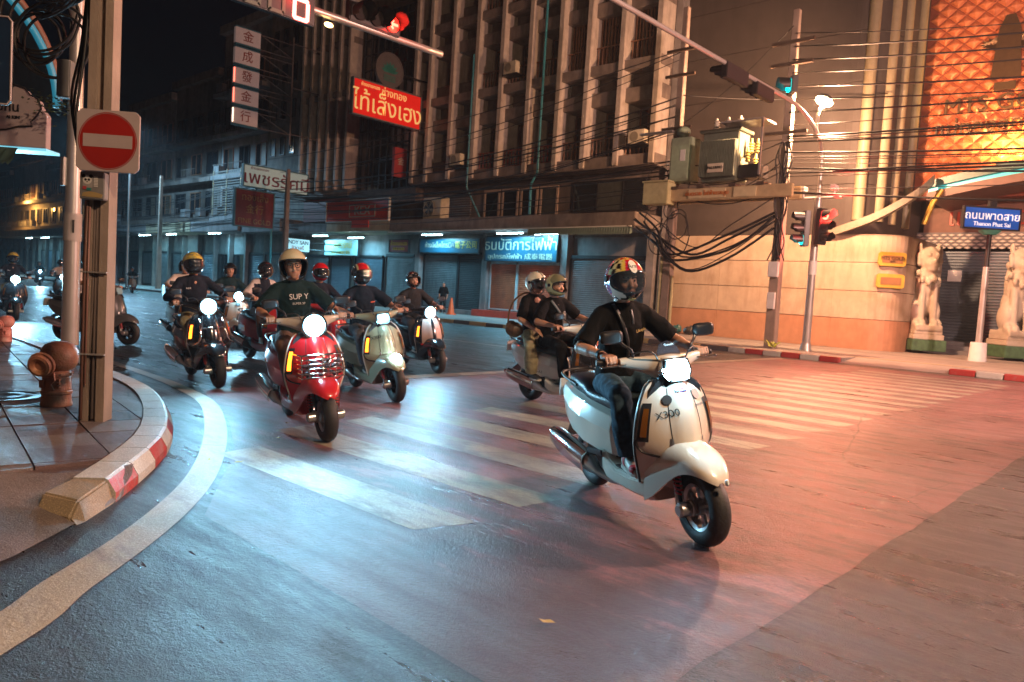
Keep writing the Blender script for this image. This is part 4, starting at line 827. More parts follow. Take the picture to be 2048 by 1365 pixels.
for k, (x, y, c, lb) in enumerate([(-17.0, 29.0, (.03, .12, .13), 'teal rubbish bag slumped at the foot of the bank wall'), (-16.3, 28.9, (.05, .045, .04), 'dark rubbish bag beside the teal bag by the wall')]):
    b = MB(); b.ell((0, 0, .17), (.28, .2, .18)).ell((.1, .02, .3), (.12, .1, .1)); o = ob('rubbish_bag', union(b, .03, 'rubbish_bag', [M('bag_plastic%d' % k, c, .3)], 2, lambda q: .03 * noise.noise(q * 7)), None); o.location = (x, y, .15); tag(o, lb, 'rubbish bag')
# ---- street name sign
T = thing('street_sign', 'blue bilingual street name sign on a white post by the ramp', 'sign', (-5.45, 28.6, .15)); RS = Matrix.Rotation(math.radians(46), 3, 'Z'); T.rotation_euler = (0, 0, math.radians(44))
MB().cone((0, 0, 0), (0, 0, .62), .27, .24, 16).build('base', white, T, smooth=True); MB().cone((0, 0, .62), (0, 0, 3.1), .10, .09, 14).build('pole', galv, T, smooth=True); MB().cone((0, 0, 3.1), (0, 0, 4.2), .075, .07, 12).build('upper_pole', blackm, T, smooth=True)
MB().cone((0, 0, 4.15), (0, 0, 4.28), .2, .34, 12).build('collar', M('collar_green', (.05, .3, .25), .4), T, smooth=True)
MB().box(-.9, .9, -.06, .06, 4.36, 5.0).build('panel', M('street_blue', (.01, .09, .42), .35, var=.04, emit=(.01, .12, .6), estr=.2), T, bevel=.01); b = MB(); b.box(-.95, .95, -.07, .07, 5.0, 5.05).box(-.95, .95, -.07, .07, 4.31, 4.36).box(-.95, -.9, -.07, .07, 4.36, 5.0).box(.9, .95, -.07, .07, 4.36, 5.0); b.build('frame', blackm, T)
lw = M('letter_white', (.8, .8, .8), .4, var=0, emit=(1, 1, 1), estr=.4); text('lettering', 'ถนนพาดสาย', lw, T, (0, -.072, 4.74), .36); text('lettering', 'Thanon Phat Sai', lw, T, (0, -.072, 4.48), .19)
MB().box(-.12, .12, -.08, .08, 5.05, 5.3).build('finial', blackm, T, bevel=.02)
t = thing('traffic_cone', 'orange and white traffic cone by the dark doorway', 'cone', (-29.6, 27.2, .15)); MB().lathe([(0, 0), (.28, 0), (.28, .05), (.2, .05)], 16).build('base', M('cone_orange', (.6, .12, .03), .5), t); MB().cone((0, 0, .05), (0, 0, .9), .2, .05, 16).build('body', MAT['cone_orange'], t, smooth=True); MB().cone((0, 0, .35), (0, 0, .6), .145, .1, 16).build('band', white, t, smooth=True)
b = MB()
for k in range(26):
    a = k * 2.4; r_ = .03 + .006 * k; p = V((r_ * math.cos(a), r_ * math.sin(a), .05 + .018 * (k % 9))); d = V((math.cos(a), math.sin(a), .9)).normalized() * .16; s_ = V((-math.sin(a), math.cos(a), 0)) * .04; b.add([p, p + d * .5 + s_, p + d, p + d * .5 - s_], [(0, 1, 2, 3)])
o = b.build('weed_tuft', M('weed_green', (.25, .30, .02), .6)); o.location = (-10.25, 23.6, .15); tag(o, 'yellow green weed at the foot of the right power pole', 'plant')
# ================================================================== NEAR LEFT CORNER
# concrete H pole
T = thing('corner_pole', 'tall concrete pole with cable channel behind the no entry sign', 'pole', (-6.71, 2.23, .15), math.radians(47)); T.scale = (.64, .64, 1)
MB().loft([[(x * f, y * f, z) for x, y in ((-.155, -.12), (-.05, -.12), (-.05, -.05), (.05, -.05), (.05, -.12), (.155, -.12), (.155, .12), (-.155, .12))] for f, z in ((1, -.02), (.86, 6))]).build('post', polec, T)
b = MB()
for k, x in enumerate((-.035, .0, .03)): b.tube([(x * 2.2, -.10, .02), (x, -.085, 1.0), (x * .9, -.08, 1.85)], .019, 8)
b.build('cable_riser', rubber, T, smooth='all'); b = MB(); b.tube([(-.115, -.14, .02), (-.112, -.138, 1.3), (-.10, -.13, 1.8)], .018, 8).tube([(-.075, -.145, .3), (-.07, -.14, 1.75)], .014, 8); b.build('conduit', M('conduit_brown', (.16, .08, .06), .5), T, smooth='all')
T.children[0].material_slots[0].link = 'OBJECT'; T.children[0].material_slots[0].material = M('pole_concrete_dark', (.13, .10, .085), .75, var=.2, scale=3, bump=.35, bscale=30, dirt=(.09, .065, .055), dscale=2, damt=.6, streak=6)
for z in (.55, 1.22): MB().box(-.158, .158, -.165, -.123, z, z + .012).build('strap', galv, T)
MB().tube([(-.12, -.02, 1.9), (-.13, -.02, 3.6), (-.1, 0, 5)], .045, 10).build('metal_pipe', galv, T, smooth='all')
T2_ = thing('no_entry_sign', 'square white no entry sign with red disc on the concrete pole', 'sign', (-6.60, 2.32, 2.41), math.radians(47)); T2_.scale = (.96, 1, .96); signw = M('sign_white', (.42, .35, .35), .4, var=.06, dirt=(.4, .32, .3), damt=.3); signr = M('sign_disc_red', (.31, .018, .013), .3, var=.12, scale=3)
RT = Matrix.Rotation(math.radians(-3), 3, 'Y')
b = MB(); q = [(-.25, -.215), (-.215, -.25), (.215, -.25), (.25, -.215), (.25, .215), (.215, .25), (-.215, .25), (-.25, .215)]; b.prism(q, -.205, -.185, 'xz'); b.build('plate', signw, T2_, bevel=.004)
MB().lathe([(0, -.2065), (.222, -.2065), (.222, -.2055)], 48, (0, 0, 0), 'y').build('red_disc', signr, T2_); b = MB(); b.lathe([(.226, -.207), (.232, -.207), (.232, -.2055), (.226, -.2055), (.226, -.207)], 48, (0, 0, 0), 'y'); b.build('ring', signr, T2_); MB().box(-.195, .195, -.2085, -.2066, -.052, .052).build('white_bar', signw, T2_)
MB().box(-.03, .03, -.184, -.12, -.2, -.16).box(-.03, .03, -.184, -.12, .1, .14).build('clamp', galv, T2_)
T = thing('junction_box', 'small grey box with a torn animal sticker below the no entry sign', 'box', (-6.735, 2.26, 1.955), math.radians(47)); MB().box(-.1, .09, -.20, -.12, 0, .215).build('body', M('box_grey', (.16, .16, .16), .5, dirt=(.28, .26, .24), damt=.4), T, bevel=.006)
stw = M('sticker_white', (.6, .58, .55), .5, var=.05); b = MB(); b.box(-.075, -.0, -.2015, -.2, .09, .19); b.build('sticker', M('sticker_pale', (.3, .29, .28), .5), T); b = MB(); b.lathe([(0, -.203), (.034, -.203), (.034, -.202)], 20, (-.04, 0, .15), 'y'); b.build('sticker_face', stw, T)
b = MB(); [b.lathe([(0, -.2042 - e * 1e-4), (r_, -.2042 - e * 1e-4), (r_, -.2035)], 12, (x, 0, z), 'y') for e, (x, z, r_) in enumerate([(-.068, .18, .015), (-.012, .18, .015), (-.053, .152, .01), (-.027, .152, .01), (-.04, .135, .005)])]; b.build('sticker_marks', blackm, T)
b = MB(); [b.box(.01, .04, -.2025, -.2, .1 + k * .012, .108 + k * .012) for k in range(7)]; b.build('sticker_lines', stw, T); b = MB(); b.prism([(-.08, .02), (.07, .015), (.08, .04), (.03, .055), (-.02, .06), (-.07, .05)], -.204, -.2, 'xz'); b.build('torn_paper', M('torn_paper', (.35, .25, .1), .7), T); MB().box(-.072, -.045, -.205, -.2, .075, .1).build('sticker_patch', M('patch_red', (.4, .05, .06), .5), T); MB().box(-.044, -.01, -.205, -.2, .068, .088).build('sticker_patch', M('patch_teal', (.02, .2, .18), .5), T)
# galvanised signal pole with arm
T = thing('signal_post', 'round steel post behind the concrete pole with an arm over the road', 'signal post', (-13.52, 4.08, .15))
MB().tube([(0, 0, 0), (0, 0, 3), (0, 0, 6.0)], [.13, .115, .10], 16).build('pole', galv, T, smooth=True); MB().tube(smoothpts([(0, 0, 6.0), (0, .15, 6.35), (0, .8, 6.55), (0, 3.2, 6.62), (0, 7.6, 6.7)], 5), .075, 10).build('arm', galv, T, smooth='all')
MB().cone((0, 0, 1.68), (0, 0, 2.12), .134, .132, 16).build('number_band', M('band_grey', (.4, .37, .34), .5), T, smooth=True); text('lettering', '1', blackm, T, (.13, -.03, 1.9), .3, facing='+x', ext=.012).rotation_euler = (PI / 2, 0, math.radians(75)); MB().box(-.14, .02, -.16, -.1, 2.55, 3.0).build('bracket_plate', galv, T, bevel=.01)
MB().box(-.08, .08, 2.5, 4.2, 6.3, 7.35).build('countdown_board', sigbox, T, bevel=.02)
segoff = M('segment_dark', (.10, .13, .10), .4, var=0); segon = M('segment_red_lit', (1, .1, .1), .4, var=0, emit=(1, .13, .10), estr=9)
def digit(y0, segs, m, z0=6.31, w=.36, h=.80):
    t_ = .07; S = {'a': (0, w, h - t_, h), 'd': (0, w, 0, t_), 'g': (0, w, h / 2 - t_ / 2, h / 2 + t_ / 2), 'f': (0, t_, h / 2, h), 'e': (0, t_, 0, h / 2), 'b': (w - t_, w, h / 2, h), 'c': (w - t_, w, 0, h / 2)}
    b = MB()
    for i_, k in enumerate(segs):
        a0, a1, c0, c1 = S[k]; g = .012
        if a1 - a0 > c1 - c0: b.prism([(y0 + a0 + g, z0 + (c0 + c1) / 2), (y0 + a0 + g + .03, z0 + c1), (y0 + a1 - g - .03, z0 + c1), (y0 + a1 - g, z0 + (c0 + c1) / 2), (y0 + a1 - g - .03, z0 + c0), (y0 + a0 + g + .03, z0 + c0)], .081, .10, 'yz')
        else: b.prism([(y0 + (a0 + a1) / 2, z0 + c0 + g), (y0 + a0, z0 + c0 + g + .03), (y0 + a0, z0 + c1 - g - .03), (y0 + (a0 + a1) / 2, z0 + c1 - g), (y0 + a1, z0 + c1 - g - .03), (y0 + a1, z0 + c0 + g + .03)], .081, .10, 'yz')
    b.build('digit', m, T)
digit(2.68, 'abcdef', segoff); digit(3.18, 'abcdef', segoff); digit(3.70, 'acdefg', segon)
lamp('digit_glow', 'POINT', (.5, 3.9, 6.8), 16, (1, .04, .03), T, .1)
signal_head(T, (.05, 5.62, 6.88), (1, 0, 0), 'rdd', 3, False, r=.17, arrow=True)
lamp('arrow_glow', 'POINT', (.6, 6.2, 6.95), 26, (1, .03, .02), T, .1); MB().ell((.03, 4.55, 6.45), (.05, .1, .05)).build('small_lamp', M('amber_bulb', (1, .7, .3), .4, emit=(1, .6, .2), estr=10), T, smooth='all')
# hydrants
hyd = M('hydrant_paint', (.37, .16, .09), .5, .1, var=.25, scale=9, bump=.4, bscale=45, dirt=(.30, .17, .07), dscale=6, damt=.85)
def hydrant(x, y, z, rz, label, m, s=1):
    t = thing('fire_hydrant', label, 'fire hydrant', (x, y, z), rz, 'hydrants on the near pavement')
    MB().lathe([(0, 0), (.150, 0), (.152, .02), (.142, .05), (.138, .12), (.148, .13), (.148, .155), (.138, .165), (.132, .30), (.128, .31), (.145, .32), (.145, .35), (.12, .37), (.11, .40), (0, .40)], 28).build('barrel', m, t, smooth=True)
    b = MB(); b.lathe([(.10, .37), (.15, .40), (.178, .46), (.185, .52), (.172, .59), (.135, .645), (.07, .675), (0, .68)], 28, (0.02, 0, 0)); b.build('bonnet', m, t, smooth=True)
    b = MB(); b.lathe([(.10, -.05), (.108, .07), (.13, .075), (.13, .11), (.112, .115), (.11, .155), (.085, .165), (.06, .15), (.05, .13), (0, .13)], 20, (0, 0, 0), 'y'); o = b.build('nozzle', m, t, smooth=True); o.rotation_euler = (math.radians(0), 0, 0); o.rotation_euler = (math.radians(195), 0, 0); o.location = (-.05, -.10, .47)
    b = MB(); [b.tube([(.1 * math.cos(a), .1 * math.sin(a), .34), (.155 * math.cos(a), .155 * math.sin(a), .34)], .012, 6) for a in [k * PI / 4 for k in range(8)]]; b.build('bolt', m, t); b = MB(); b.tube([(.04, -.135, .36), (.06, -.15, .28), (.02, -.15, .24), (.05, -.145, .18)], .012, 6).box(-.1, -.06, -.146, -.12, .2, .28); b.build('chain', m, t); b = MB(); [b.box(.03, .1, -.143, -.1, .2 + k * .035, .225 + k * .035) for k in range(3)]; b.build('cast_lettering', m, t); t.scale = (s,) * 3; return t
hydrant(-7.58, 2.19, .15, math.radians(45), 'big worn orange dome topped hydrant beside the concrete pole', hyd, .86)
hydrant(-14.2, 3.35, .15, math.radians(40), 'small faded pink hydrant top behind the steel post', M('hydrant_pink', (.55, .2, .17), .5, dirt=(.6, .5, .45), damt=.7, dscale=5), .62)
# signs overhanging from the corner house, its facade and the dark mess of cables
T = site('corner_house', 'dark corner shophouse mostly outside the left edge of the photo', 'building', -20, 1.2); 
b = MB(); b.box(-40, -9.5, -6, 1.2, .12, 12); [q for q in ()]; b.v = [(x + 20, y - 1.2, z) for x, y, z in b.v]; b.build('wall', concd, T)
b = MB(); n_ = 16
rings = []
for k in range(n_ + 1):
    a = math.radians(10 + 80 * k / n_); rings.append([(x, 1.7 + 2.1 * math.sin(a) - .35, 3.75 + 1.9 * math.cos(a) + (0 if i_ < 2 else -.05)) for i_, x in enumerate((-16.5, -12.2, -12.2, -16.5))])
T = thing('curved_awning', 'curved metal awning with a teal lit edge at the top left', 'awning', (0, 0, 0)); b.loft(rings); b.build('canopy', M('awning_dark', (.05, .075, .08), .5, .3, var=.2), T, smooth=True)
P = [(-12.18, 1.7 + 2.1 * math.sin(math.radians(10 + 80 * k / n_)) - .35, 3.75 + 1.9 * math.cos(math.radians(10 + 80 * k / n_))) for k in range(n_ + 1)]
MB().tube(P, .055, 8).build('edge_pipe', M('awning_brown', (.2, .09, .06), .5), T, smooth='all'); MB().tube([(p[0] + .02, p[1] - .02, p[2] - .11) for p in P], .05, 8).build('edge_strip', M('awning_teal', (.03, .2, .3), .4, emit=(.02, .25, .38), estr=.35), T, smooth='all')
b = MB()
for k in range(22): a = 3.6 + .09 * k; b.box(-16.4, -12.3, 1.3, 1.34, a, a + .06)
b.build('louvre', M('louvre_dark', (.05, .055, .06), .5), T)
T = thing('restaurant_sign', 'pale shaped shop sign with black Thai letters at the left edge', 'sign', (-11.9, 2.98, 3.36), math.radians(47)); sp = M('sign_lilac', (.42, .35, .36), .5, var=.05)
q = [(-.9, -.38), (.31, -.38), (.31, .06), (.24, .14), (.2, .25), (.1, .29), (.02, .38), (-.1, .41), (-.2, .36), (-.9, .36)]; b = MB(); b.prism(q, -.06, .06, 'xz'); b.build('board', sp, T, bevel=.006)
b = MB(); qq = [(-.35, .38), (-.1, .43), (.02, .4), (.1, .31), (.21, .26), (.25, .14), (.18, .02), (.12, -.04), (.14, -.1), (-.05, -.12), (-.2, -.17), (-.5, -.2)]; b.tube([(x, -.075, z) for x, z in qq], .012, 6); b.build('scroll_border', blackm, T); text('lettering', 'ปากหม้อกิน', blackm, T, (-.03, -.066, .13), .17, align='RIGHT'); text('lettering', 'AI KIN', blackm, T, (-.03, -.066, -.0), .06, align='RIGHT')
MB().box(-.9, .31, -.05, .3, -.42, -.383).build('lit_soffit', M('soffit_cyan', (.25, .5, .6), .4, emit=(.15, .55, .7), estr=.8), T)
b = MB(); n_ = 14
for k in range(n_): x = -.95 + k * .07; b.add([(x, -.2, -.42), (x + .07, -.2, -.42), (x + .08, -.34, -.62 + .02 * (k % 3)), (x + .035, -.36, -.67), (x - .01, -.34, -.62)], [(0, 1, 2, 3, 4)])
b.build('scalloped_awning', dkgreen, T)
T = thing('road_sign', 'back panel of a dark blue road sign cut by the left edge', 'sign', (-7.06, 1.62, 2.98), math.radians(50)); b = MB(); b.prism([(-.6, -.34), (.03, -.34), (.06, -.31), (.06, .31), (.03, .34), (-.6, .34)], -.01, .01, 'xz'); b.build('panel', M('sign_navy', (.012, .03, .07), .4), T); b = MB(); b.tube([(-.6, -.012, -.335), (.03, -.012, -.335), (.057, -.012, -.30), (.057, -.012, .30), (.03, -.012, .335), (-.6, -.012, .335)], .008, 6); b.build('border', signw, T); MB().tube([(-.4, .05, -2.85), (-.4, .05, .5)], .035, 8).build('post', galv, T)
for k in range(8):
    r_ = .25 + rw.random() * .25; c = V((-9.6 + rw.uniform(-.3, .2), 2.62 + rw.uniform(-.12, .12), 3.95 + rw.uniform(-.2, .35)))
    wire([c + V((r_ * .68 * math.cos(a * PI / 5), r_ * .73 * math.cos(a * PI / 5), r_ * math.sin(a * PI / 5))) for a in range(11)], .016, 'cable_coil', 'black cable coil hanging at the top left corner', 'cable', 'cable coils at the top left corner')
for k in range(8): wire([(-9.7 + rw.uniform(-.4, .3), 2.6, 4.3 + rw.uniform(-.2, .2)), (-6.8, 2.2, 4.1 + rw.uniform(-.5, .4))], .014, 'hanging_cable', 'loose black cable slung towards the concrete pole', 'cable', 'loose cables slung to the concrete pole')
for k in range(3): wire([(-6.85 + .03 * k, 2.15, 3.9), (-6.86 + .05 * k, 2.1, 3.2), (-6.9 + .06 * k, 2.05, 2.75 - .1 * k), (-6.82, 2.12, 2.2)], .012, 'drop_cable', 'thin black cable dropping beside the concrete pole', 'cable', 'drop cables beside the concrete pole')
t = thing('meter_case', 'grey meter case strapped to the left of the concrete pole', 'box', (-7.9, 2.32, 2.95), math.radians(47)); MB().box(-.06, .06, -.1, 0, 0, .34).build('body', M('case_grey', (.2, .2, .2), .5), t, bevel=.01)
b = MB(); rv = random.Random(2)
for k in range(160):
    p = V((-11.2 + rv.gauss(0, .12), 3.12 + rv.gauss(0, .12), 3.5 + rv.gauss(0, .07))); a = rv.uniform(0, 6.28); d = V((math.cos(a), math.sin(a), rv.uniform(-.6, .3))).normalized() * .07; s_ = V((-math.sin(a), math.cos(a), .2)) * .018; b.add([p, p + d * .5 + s_, p + d, p + d * .5 - s_], [(0, 1, 2, 3)])
o = b.build('hanging_plant', M('leaf_green', (.07, .10, .02), .6, var=.4)); tag(o, 'small leafy plant hanging beside the steel post', 'plant')
T = thing('street_lamp', 'tall far street lamp showing just above the no entry sign', 'street lamp', (-62, 22.6, .15), 0, 'street lamps up the street'); MB().tube(smoothpts([(0, 0, 0), (0, 0, 6), (0, 0, 12), (.1, -.3, 12.8), (.3, -1.0, 13.1)], 4), .09, 8).build('pole', galv, T, smooth='all'); h = MB().ell((.4, -1.3, 13.1), (.25, .5, .12), 14, 8).build('lamp_head', blackm, T, smooth='all'); MB().ell((.4, -1.3, 13.0), (.22, .45, .1), 12, 6).build('lens', lensw, h, smooth='all'); lamp('lamp_glow', 'SPOT', (.4, -1.3, 12.7), 7000, (.34, .70, 1.0), T, .2, (.4, -1.3, 0), 172, .35)
# off-frame street lamps of the same row: on the near pavement behind the camera
def street_lamp(x, y, rz, label, e, col=(1, .62, .33)):
    T = thing('street_lamp', label, 'street lamp', (x, y, .15), rz, 'street lamps on the camera side'); MB().tube([(0, 0, 0), (0, 0, 7.2)], [.11, .07], 12).tube(smoothpts([(0, 0, 7.2), (.2, 0, 7.8), (1.4, 0, 8.1)], 4), .05, 8).build('pole', galv, T, smooth='all'); h = MB().ell((1.7, 0, 8.12), (.45, .18, .1), 16, 8).build('lamp_head', blackm, T, smooth='all'); MB().ell((1.7, 0, 8.05), (.38, .14, .07), 14, 6).build('lens', lensw, h, smooth='all'); lamp('lamp_glow', 'POINT', (1.7, 0, 7.85), e, col, T, .25)
street_lamp(6.2, 3.0, math.radians(175), 'street lamp right of the camera across the side street', 3800, (1, .64, .40)); street_lamp(5.5, 17, math.radians(180), 'street lamp right of the frame on the side street', 11500, (1, .54, .43))
# ================================================================== SCOOTERS (local frame: x forward, y left, z up)
MB = MB0
tyrem = M('tyre_rubber', (.022, .021, .021), .6, var=.15, bump=.25, bscale=60); chrome = M('chrome', (.72, .72, .72), .10, 1.0, var=0); darkm = M('engine_black', (.025, .025, .027), .38, .4); alu = M('aluminium', (.5, .5, .5), .3, .9, var=.05)
plast = M('black_plastic', (.02, .02, .022), .4); seatm = M('seat_vinyl', (.018, .028, .032), .42, bump=.15, bscale=80); redspr = M('spring_red', (.5, .02, .02), .35); mirrorg = M('mirror_glass', (.5, .55, .6), .03, 1, var=0)
headem = M('headlight_lit', (1, 1, 1), .2, var=0, emit=(.62, .92, 1.0), estr=60); headdim = M('headlight_low', (1, 1, 1), .15, var=0, emit=(.40, .80, 1.0), estr=1.1); halom = M('headlight_halo', (1, 1, 1), .2, var=0, emit=(.16, .70, 1.0), estr=3.0)
amberon = M('indicator_lit', (1, .3, .02), .3, var=0, emit=(1, .19, .012), estr=5); amberoff = M('indicator_amber', (.20, .075, .012), .15, coat=.6); taill = M('tail_light', (.35, .01, .01), .2); plate_w = M('plate_white', (.6, .6, .58), .5)
lensclear = M('headlight_glass', (.25, .45, .55), .05, var=0, spec=.8)
def lerp_rows(rows, n):
    P = smoothpts([(r[0], r[1], r[2]) for r in rows], n); Q = smoothpts([(r[3], r[4] if len(r) > 4 else 0, r[5] if len(r) > 5 else 0) for r in rows], n)
    return [(*p, *q) for p, q in zip(P, Q)]
def paint(name, col, rough=.28, metal=0.): return M(name, col, rough, metal, var=.03, coat=1.0, dirt=tuple(c * .6 for c in col), dscale=7, damt=.12)
CACHE = {}
def cmesh(key, fn):
    if key not in CACHE: CACHE[key] = fn()
    return CACHE[key]
def sup(t, e): c, s = math.cos(t), math.sin(t); return math.copysign(abs(c) ** e, c), math.copysign(abs(s) ** e, s)
def shield_x(z, s):
    R = SHR; 
    for a, c in zip(R, R[1:]):
        if a[0] >= z >= c[0]:
            t = (a[0] - z) / (a[0] - c[0]); xc = a[1] + (c[1] - a[1]) * t; w = a[2] + (c[2] - a[2]) * t; sw = a[3] + (c[3] - a[3]) * t; break
    else: a = R[0] if z > R[0][0] else R[-1]; xc, w, sw = a[1:4]
    k = abs(s); rd = .022 * max(0, 1 - (k / .36) ** 4) if k < .36 else 0
    if z < .46: rd *= max(0, (z - .36) / .1)
    return xc - sw * k ** 1.7 + rd, w * s
SHR = lerp_rows([(.955, .445, .13, .05), (.925, .475, .175, .07), (.88, .505, .205, .09), (.80, .545, .238, .125), (.70, .58, .262, .16), (.60, .60, .272, .185), (.52, .595, .262, .195), (.44, .56, .238, .185), (.36, .505, .215, .15), (.28, .45, .195, .11), (.21, .40, .17, .08)], 4)
def mk_shield():
    b = MB(); rings = []; S = [-1 + 2 * i / 26 for i in range(27)]
    for r in SHR:
        z = r[0]; f = [shield_x(z, s) + (z,) for s in S]; bk = [(x - .035 - .02 * (1 - abs(s)), y * .985, z) for (x, y, _), s in zip(f, S)][::-1]
        rings.append(f + bk)
    return b.loft(rings).mesh('leg_shield', 30)
def mk_inner():
    b = MB(); rings = []; S = [-1 + 2 * i / 12 for i in range(13)]
    for z, x, w in ((.96, .40, .12), (.9, .40, .18), (.75, .36, .235), (.55, .345, .25), (.4, .33, .22), (.31, .30, .19)):
        rings.append([(x - .03 * (1 - s * s) - .05 * (abs(s) > .99) * 0, w * s, z) for s in S] + [(x + .05, w * s * .97, z) for s in S[::-1]])
    return b.loft(rings).mesh('inner_shield', 35)
def mk_fender():
    rows = lerp_rows([(.39, .60, .21, .215), (.47, .612, .195, .265), (.56, .612, .175, .345), (.66, .595, .15, .425), (.75, .565, .128, .455), (.82, .525, .10, .45), (.87, .475, .068, .43), (.895, .435, .03, .41)], 3)
    b = MB(); rings = []
    for x, zt, w, zb in [r[:4] for r in rows]:
        o, i = [], []
        for k in range(19):
            c, s = sup(PI * k / 18, .72); o.append((x, w * c, zb + (zt - zb) * s)); i.append((x, (w - .012) * c, zb + (zt - zb - .012) * s))
        rings.append(o + i[::-1])
    return b.loft(rings).mesh('fender', 32)
def mk_floor():
    rows = [(.44, .17, .215, .36), (.38, .20, .205, .345), (.2, .205, .20, .325), (0, .205, .20, .325), (-.12, .205, .21, .36), (-.2, .19, .24, .42)]
    b = MB(); b.loft([[(x, -w * .8, zb), (x, w * .8, zb), (x, w, zb + .035), (x, w, zt - .02), (x, w - .02, zt), (x, -w + .02, zt), (x, -w, zt - .02), (x, -w, zb + .035)] for x, w, zb, zt in rows]); return b.mesh('floorboard', 30, bevel=.006)
def mk_body():
    rows = [(-.02, .10, .36, .60), (-.12, .165, .37, .665), (-.26, .205, .38, .70), (-.44, .232, .41, .735), (-.62, .228, .46, .765), (-.78, .195, .53, .785), (-.90, .145, .61, .79), (-.985, .085, .68, .775), (-1.0, .05, .705, .765)]
    b = MB(); rings = []
    for x, w, zb, zt in rows:
        h = zt - zb; half = [(0, zb), (w * .78, zb), (w * .93, zb + h * .05), (w * 1.02, zb + h * .60), (w * .86, zb + h * .90), (w * .62, zt - .004), (0, zt)]
        rings.append([(x, y, z) for y, z in half] + [(x, -y, z) for y, z in half[-2:0:-1]])
    return b.loft(rings).mesh('rear_body', 13, bevel=.012)
def mk_seat():
    rows = [(.05, .06, .66, .70), (.0, .11, .655, .765), (-.12, .15, .67, .785), (-.3, .175, .70, .785), (-.42, .178, .71, .80), (-.48, .175, .72, .845), (-.62, .165, .735, .86), (-.78, .14, .75, .86), (-.86, .10, .765, .845), (-.885, .06, .775, .82)]
    b = MB(); rings = []
    for x, w, zb, zt in rows: rings.append([(x, w * c, (zb + zt) / 2 + (zt - zb) / 2 * s) for c, s in [sup(2 * PI * k / 20, .55) for k in range(20)]])
    return b.loft(rings).mesh('seat', 60)
def mk_headset():
    rows = [(-.285, .275, 1.025, .026, .026), (-.24, .285, 1.022, .034, .034), (-.17, .315, 1.01, .05, .046), (-.10, .35, .995, .078, .066), (-.05, .37, .985, .10, .08), (0, .375, .985, .105, .084)]
    rows = rows + [(-y, x, z, a, c) for y, x, z, a, c in rows[-2::-1]]
    P = smoothpts([r[:3] for r in rows], 2); Q = smoothpts([(r[3], r[4], 0) for r in rows], 2); b = MB()
    b.loft([[(x + q[0] * c, y, z + q[1] * s) for c, s in [sup(2 * PI * k / 16, .8) for k in range(16)]] for (y, x, z), q in zip(P, Q)]); return b.mesh('handlebar_cover', 50)
def mk_tyre():
    b = MB(); pr = []
    for k in range(15): a = math.radians(-128 + 256 * k / 14); pr.append((.176 + .058 * math.cos(a), .062 * math.sin(a)))
    return b.lathe(pr + [pr[0]], 40, (0, 0, 0), 'y').mesh('tyre', 60)
def mk_rim():
    b = MB(); b.lathe([(.150, -.046), (.162, -.05), (.158, -.034), (.13, -.03), (.126, .03), (.158, .034), (.162, .05), (.150, .046), (.118, .03), (.118, -.03), (.150, -.046)], 36, (0, 0, 0), 'y')
    b.lathe([(0, -.05), (.045, -.05), (.05, -.03), (.05, .03), (.045, .05), (0, .05)], 20, (0, 0, 0), 'y')
    for k in range(6):
        for da in (-.13, .13):
            a = k * PI / 3; b.tube([(.04 * math.cos(a), .0, .04 * math.sin(a)), (.125 * math.cos(a + da), .0, .125 * math.sin(a + da))], [(.014, .02), (.011, .014)], 6)
    return b.mesh('rim', 30)
def mk_lip(): return MB().lathe([(.154, -.0515), (.166, -.0545), (.163, -.0475), (.154, -.0515)], 40, (0, 0, 0), 'y').mesh('rim_lip', 60)
def mk_exhaust():
    P = [(.02, -.10, .20), (-.15, -.15, .20), (-.26, -.19, .235), (-.34, -.205, .275), (-.6, -.225, .335), (-.82, -.24, .39), (-.88, -.243, .405)]
    return MB().tube(P, [(.022, .022), (.024, .024), (.03, .03), (.052, .066), (.058, .078), (.052, .068), (.036, .046)], 14).mesh('exhaust', 50)
def mk_wheelguard(): return MB().box(-.9, -.5, -.03, .03, .43, .46).mesh('x')
def curved_patch(z0, z1, s0, s1, off, nz=8, ns=4, taper=0.):
    """a sheet that follows the shield surface"""
    b = MB(); rings = []
    for i in range(nz + 1):
        z = z0 + (z1 - z0) * i / nz; ring = []
        for j in range(ns + 1):
            s = s0 + (s1 - s0) * j / ns; s += taper * (1 - i / nz); x, y = shield_x(z, s); ring.append((x + off, y + math.copysign(off * .6, y) * abs(s), z))
        rings.append(ring)
    return b.loft(rings, False, False)
HEX = [(-.055, -.062), (.055, -.062), (.088, -.012), (.074, .058), (-.074, .058), (-.088, -.012)]
def hexsolid(sc, x0, x1, e=1.0):
    b = MB(); b.loft([[(x0 - .02 * (z / .06), y * sc, z * sc) for y, z in HEX], [(x1 - .02 * (z / .06), y * sc * e, z * sc * e) for y, z in HEX]]); return b
